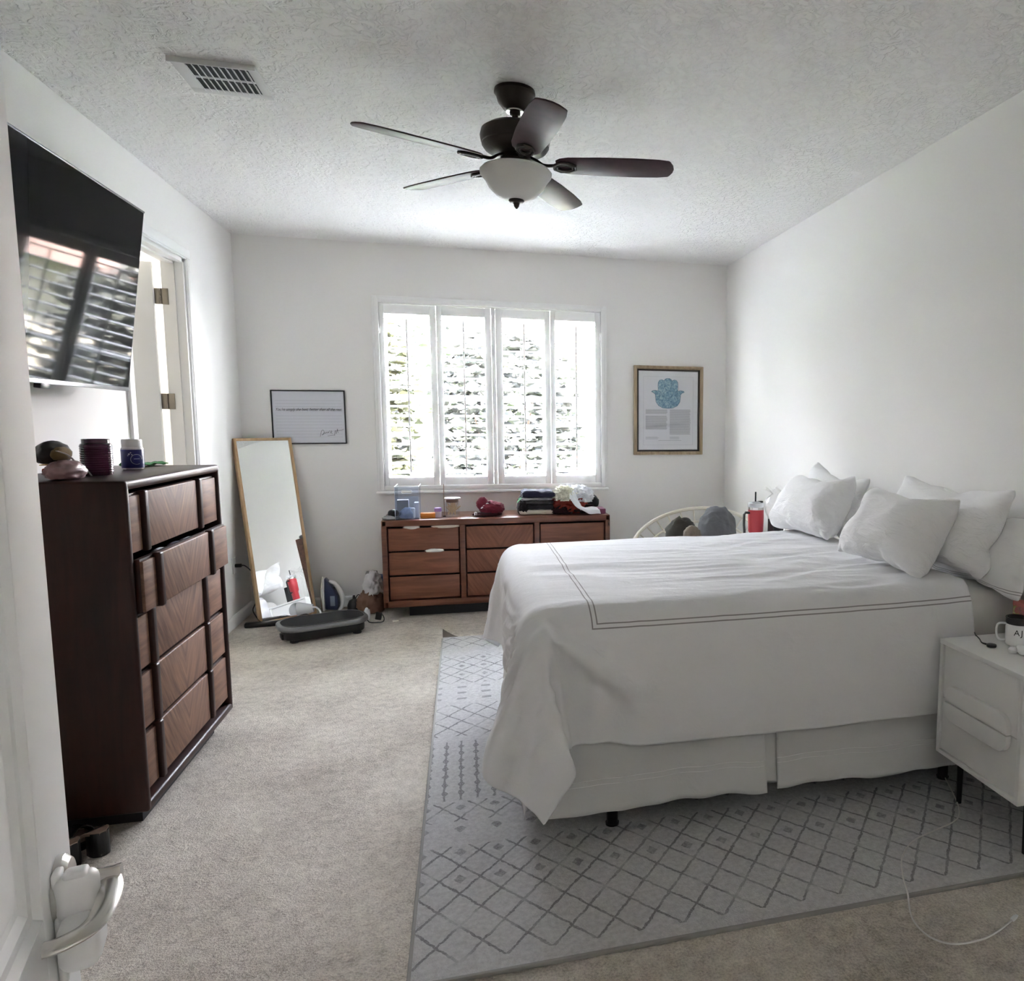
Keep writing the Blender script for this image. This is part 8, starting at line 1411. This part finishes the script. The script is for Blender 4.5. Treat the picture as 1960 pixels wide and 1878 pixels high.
# ================================================================== SHOES BY THE CHEST
def shoe(x, y, rz, label):
    T = thing('heeled_mule', label, 'shoe', (x, y, 0), (0, 0, rz))
    def blk(poly, z0, z1, m, nm, bev=.003):
        bm = nb(); add_prism(bm, poly, z0, z1, bev=bev); return obj(nm, bm, m, T)
    heel = [(.032 * math.cos(a), .030 * math.sin(a)) for a in [-PI / 2 + i * PI / 10 for i in range(11)]] + [(-.022, .030), (-.022, -.030)]
    blk(heel, 0, .085, BLACK, 'heel', .002)
    bm = nb(); t = bmesh.new(); n = 16; rows2 = []
    for i in range(n):
        u = i / (n - 1); xx = .030 - u * .232; w = (.029 + .012 * math.sin(u * PI * .9) - .018 * max(0, u - .85) / .15) * math.sqrt(min(1, .12 + u * 7)); z = .088 - .062 * sm1(u, .12, .62)
        rows2.append([t.verts.new((xx, w * s_, z)) for s_ in (-1, -.5, 0, .5, 1)] )
    for a, b in zip(rows2, rows2[1:]):
        for j in range(4): t.faces.new((a[j], a[j + 1], b[j + 1], b[j]))
    bmesh.ops.recalc_face_normals(t, faces=t.faces[:]); bmesh.ops.solidify(t, geom=t.faces[:], thickness=.010); merge(bm, t); obj('insole', bm, mat('tan_insole', (.30, .21, .17), .5) if 'tan_insole' not in MATS else MATS['tan_insole'], T)
    bm = nb(); t = bmesh.new(); rows2 = []
    for i in range(8):
        u = i / 7; xx = -.10 - u * .075
        rows2.append([t.verts.new((xx, .042 * math.cos(a), .022 + .052 * (1 - .3 * u) * math.sin(a))) for a in [k * PI / 8 for k in range(9)]])
    for a, b in zip(rows2, rows2[1:]):
        for j in range(8): t.faces.new((a[j], a[j + 1], b[j + 1], b[j]))
    bmesh.ops.recalc_face_normals(t, faces=t.faces[:]); bmesh.ops.solidify(t, geom=t.faces[:], thickness=.003); merge(bm, t); obj('upper', bm, BLACK, T)
    bm = nb(); add_prism(bm, [(-.07, -.030), (-.20, -.034), (-.215, 0), (-.20, .034), (-.07, .030)], 0, .016, bev=.003); obj('sole', bm, BLACK, T)
def sm1(x, a, b): x = min(max((x - a) / (b - a), 0), 1); return x * x * (3 - 2 * x)
shoe(-1.245, 2.86, math.radians(-42), 'black block-heeled mule beside the chest, the right of the pair')
shoe(-1.305, 2.80, math.radians(-38), 'black block-heeled mule half hidden behind the door, the left of the pair')

# repeats carry a common group
GROUPS = {'pillow': 'white pillows on the bed', 'shrub': 'shrubs outside the window', 'folded_shirt': 'folded clothes stacked on the dresser', 'folded_trousers': 'folded clothes stacked on the dresser', 'heeled_mule': 'pair of black mules by the chest', 'nightstand': 'white nightstands either side of the bed', 'folded_sock': 'folded socks in the open chest drawer', 'sock': 'fabric sticking out of the dresser drawers'}
for o in list(C.objects):
    n_ = o.name.split('.')[0]
    if o.parent is None and n_ in GROUPS: o['group'] = GROUPS[n_]
# ================================================================== LIGHT
W = bpy.data.worlds.new('world'); bpy.context.scene.world = W; W.use_nodes = True
nt = W.node_tree; bg = nt.nodes['Background']
tc = nt.nodes.new('ShaderNodeTexCoord'); sp = nt.nodes.new('ShaderNodeSeparateXYZ'); nt.links.new(tc.outputs['Generated'], sp.inputs[0])
r = ramp(nt, (E(nt, sp.outputs[2]) * .5 + .5).s, [(.48, (.82, .82, .82)), (.52, (.98, .96, 1.0)), (.75, (.82, .87, 1.0)), (1.0, (.66, .77, 1.0))])
nt.links.new(r.outputs[0], bg.inputs[0]); bg.inputs[1].default_value = SKY
sd = bpy.data.lights.new('sun', 'SUN'); sd.energy = SUN; sd.angle = .01; sd.color = (1, .96, .9)
so = bpy.data.objects.new('sun', sd); C.objects.link(so); so.rotation_euler = (math.radians(26), 0, math.radians(-18))   # from high behind the house, onto the garden
pl = bpy.data.lights.new('window_portal', 'AREA'); pl.shape = 'RECTANGLE'; pl.size = WX1 - WX0; pl.size_y = WZ1 - WZ0; pl.energy = 1
pl.cycles.is_portal = True
po = bpy.data.objects.new('window_portal', pl); C.objects.link(po); po.location = ((WX0 + WX1) / 2, YB + .16, (WZ0 + WZ1) / 2); po.rotation_euler = (math.radians(-90), 0, 0)
cl = bpy.data.lights.new('closet_lamp', 'POINT'); cl.energy = CLOSET; cl.shadow_soft_size = .12; cl.color = (1, .95, .86)
co = bpy.data.objects.new('closet_lamp', cl); C.objects.link(co); co.location = (-2.45, 5.85, 2.5)
hl = bpy.data.lights.new('hall_lamp', 'POINT'); hl.energy = HALL; hl.shadow_soft_size = .15; hl.color = (1, .96, .9)  # weak fill added behind the camera, no known source there
ho = bpy.data.objects.new('hall_lamp', hl); C.objects.link(ho); ho.location = (.3, -1.0, 2.5)

# ================================================================== CAMERA
cam = bpy.data.cameras.new('camera'); co = bpy.data.objects.new('camera', cam); C.objects.link(co); bpy.context.scene.camera = co
yaw, pitch, roll = .27057, -.10801, .00568
F = Vector((math.sin(yaw) * math.cos(pitch), math.cos(yaw) * math.cos(pitch), math.sin(pitch))); R0 = Vector((math.cos(yaw), -math.sin(yaw), 0)); U0 = R0.cross(F)
R1 = R0 * math.cos(roll) + U0 * math.sin(roll); U1 = U0 * math.cos(roll) - R0 * math.sin(roll)
co.matrix_world = Matrix(((R1.x, U1.x, -F.x, 0), (R1.y, U1.y, -F.y, 0), (R1.z, U1.z, -F.z, CAM_H), (0, 0, 0, 1)))
cam.sensor_width = 36; cam.lens = 1427.1156 / 1960 * 36; cam.shift_x = (980 - 1286.1287) / 1960; cam.shift_y = (963.8536 - 939) / 1960; cam.clip_start = .02
S_ = bpy.context.scene
S_.view_settings.view_transform = 'Standard'; S_.view_settings.look = 'None'; S_.view_settings.gamma = 1; S_.view_settings.exposure = EXPO; S_.view_settings.use_curve_mapping = False
cy = S_.cycles
cy.max_bounces = 14; cy.diffuse_bounces = 9; cy.glossy_bounces = 5; cy.transmission_bounces = 8; cy.transparent_max_bounces = 16; cy.caustics_reflective = False; cy.caustics_refractive = False
cy.use_denoising = True; cy.sample_clamp_indirect = 8
try: cy.denoiser = 'OPENIMAGEDENOISE'; cy.denoising_input_passes = 'RGB_ALBEDO_NORMAL'
except Exception: pass
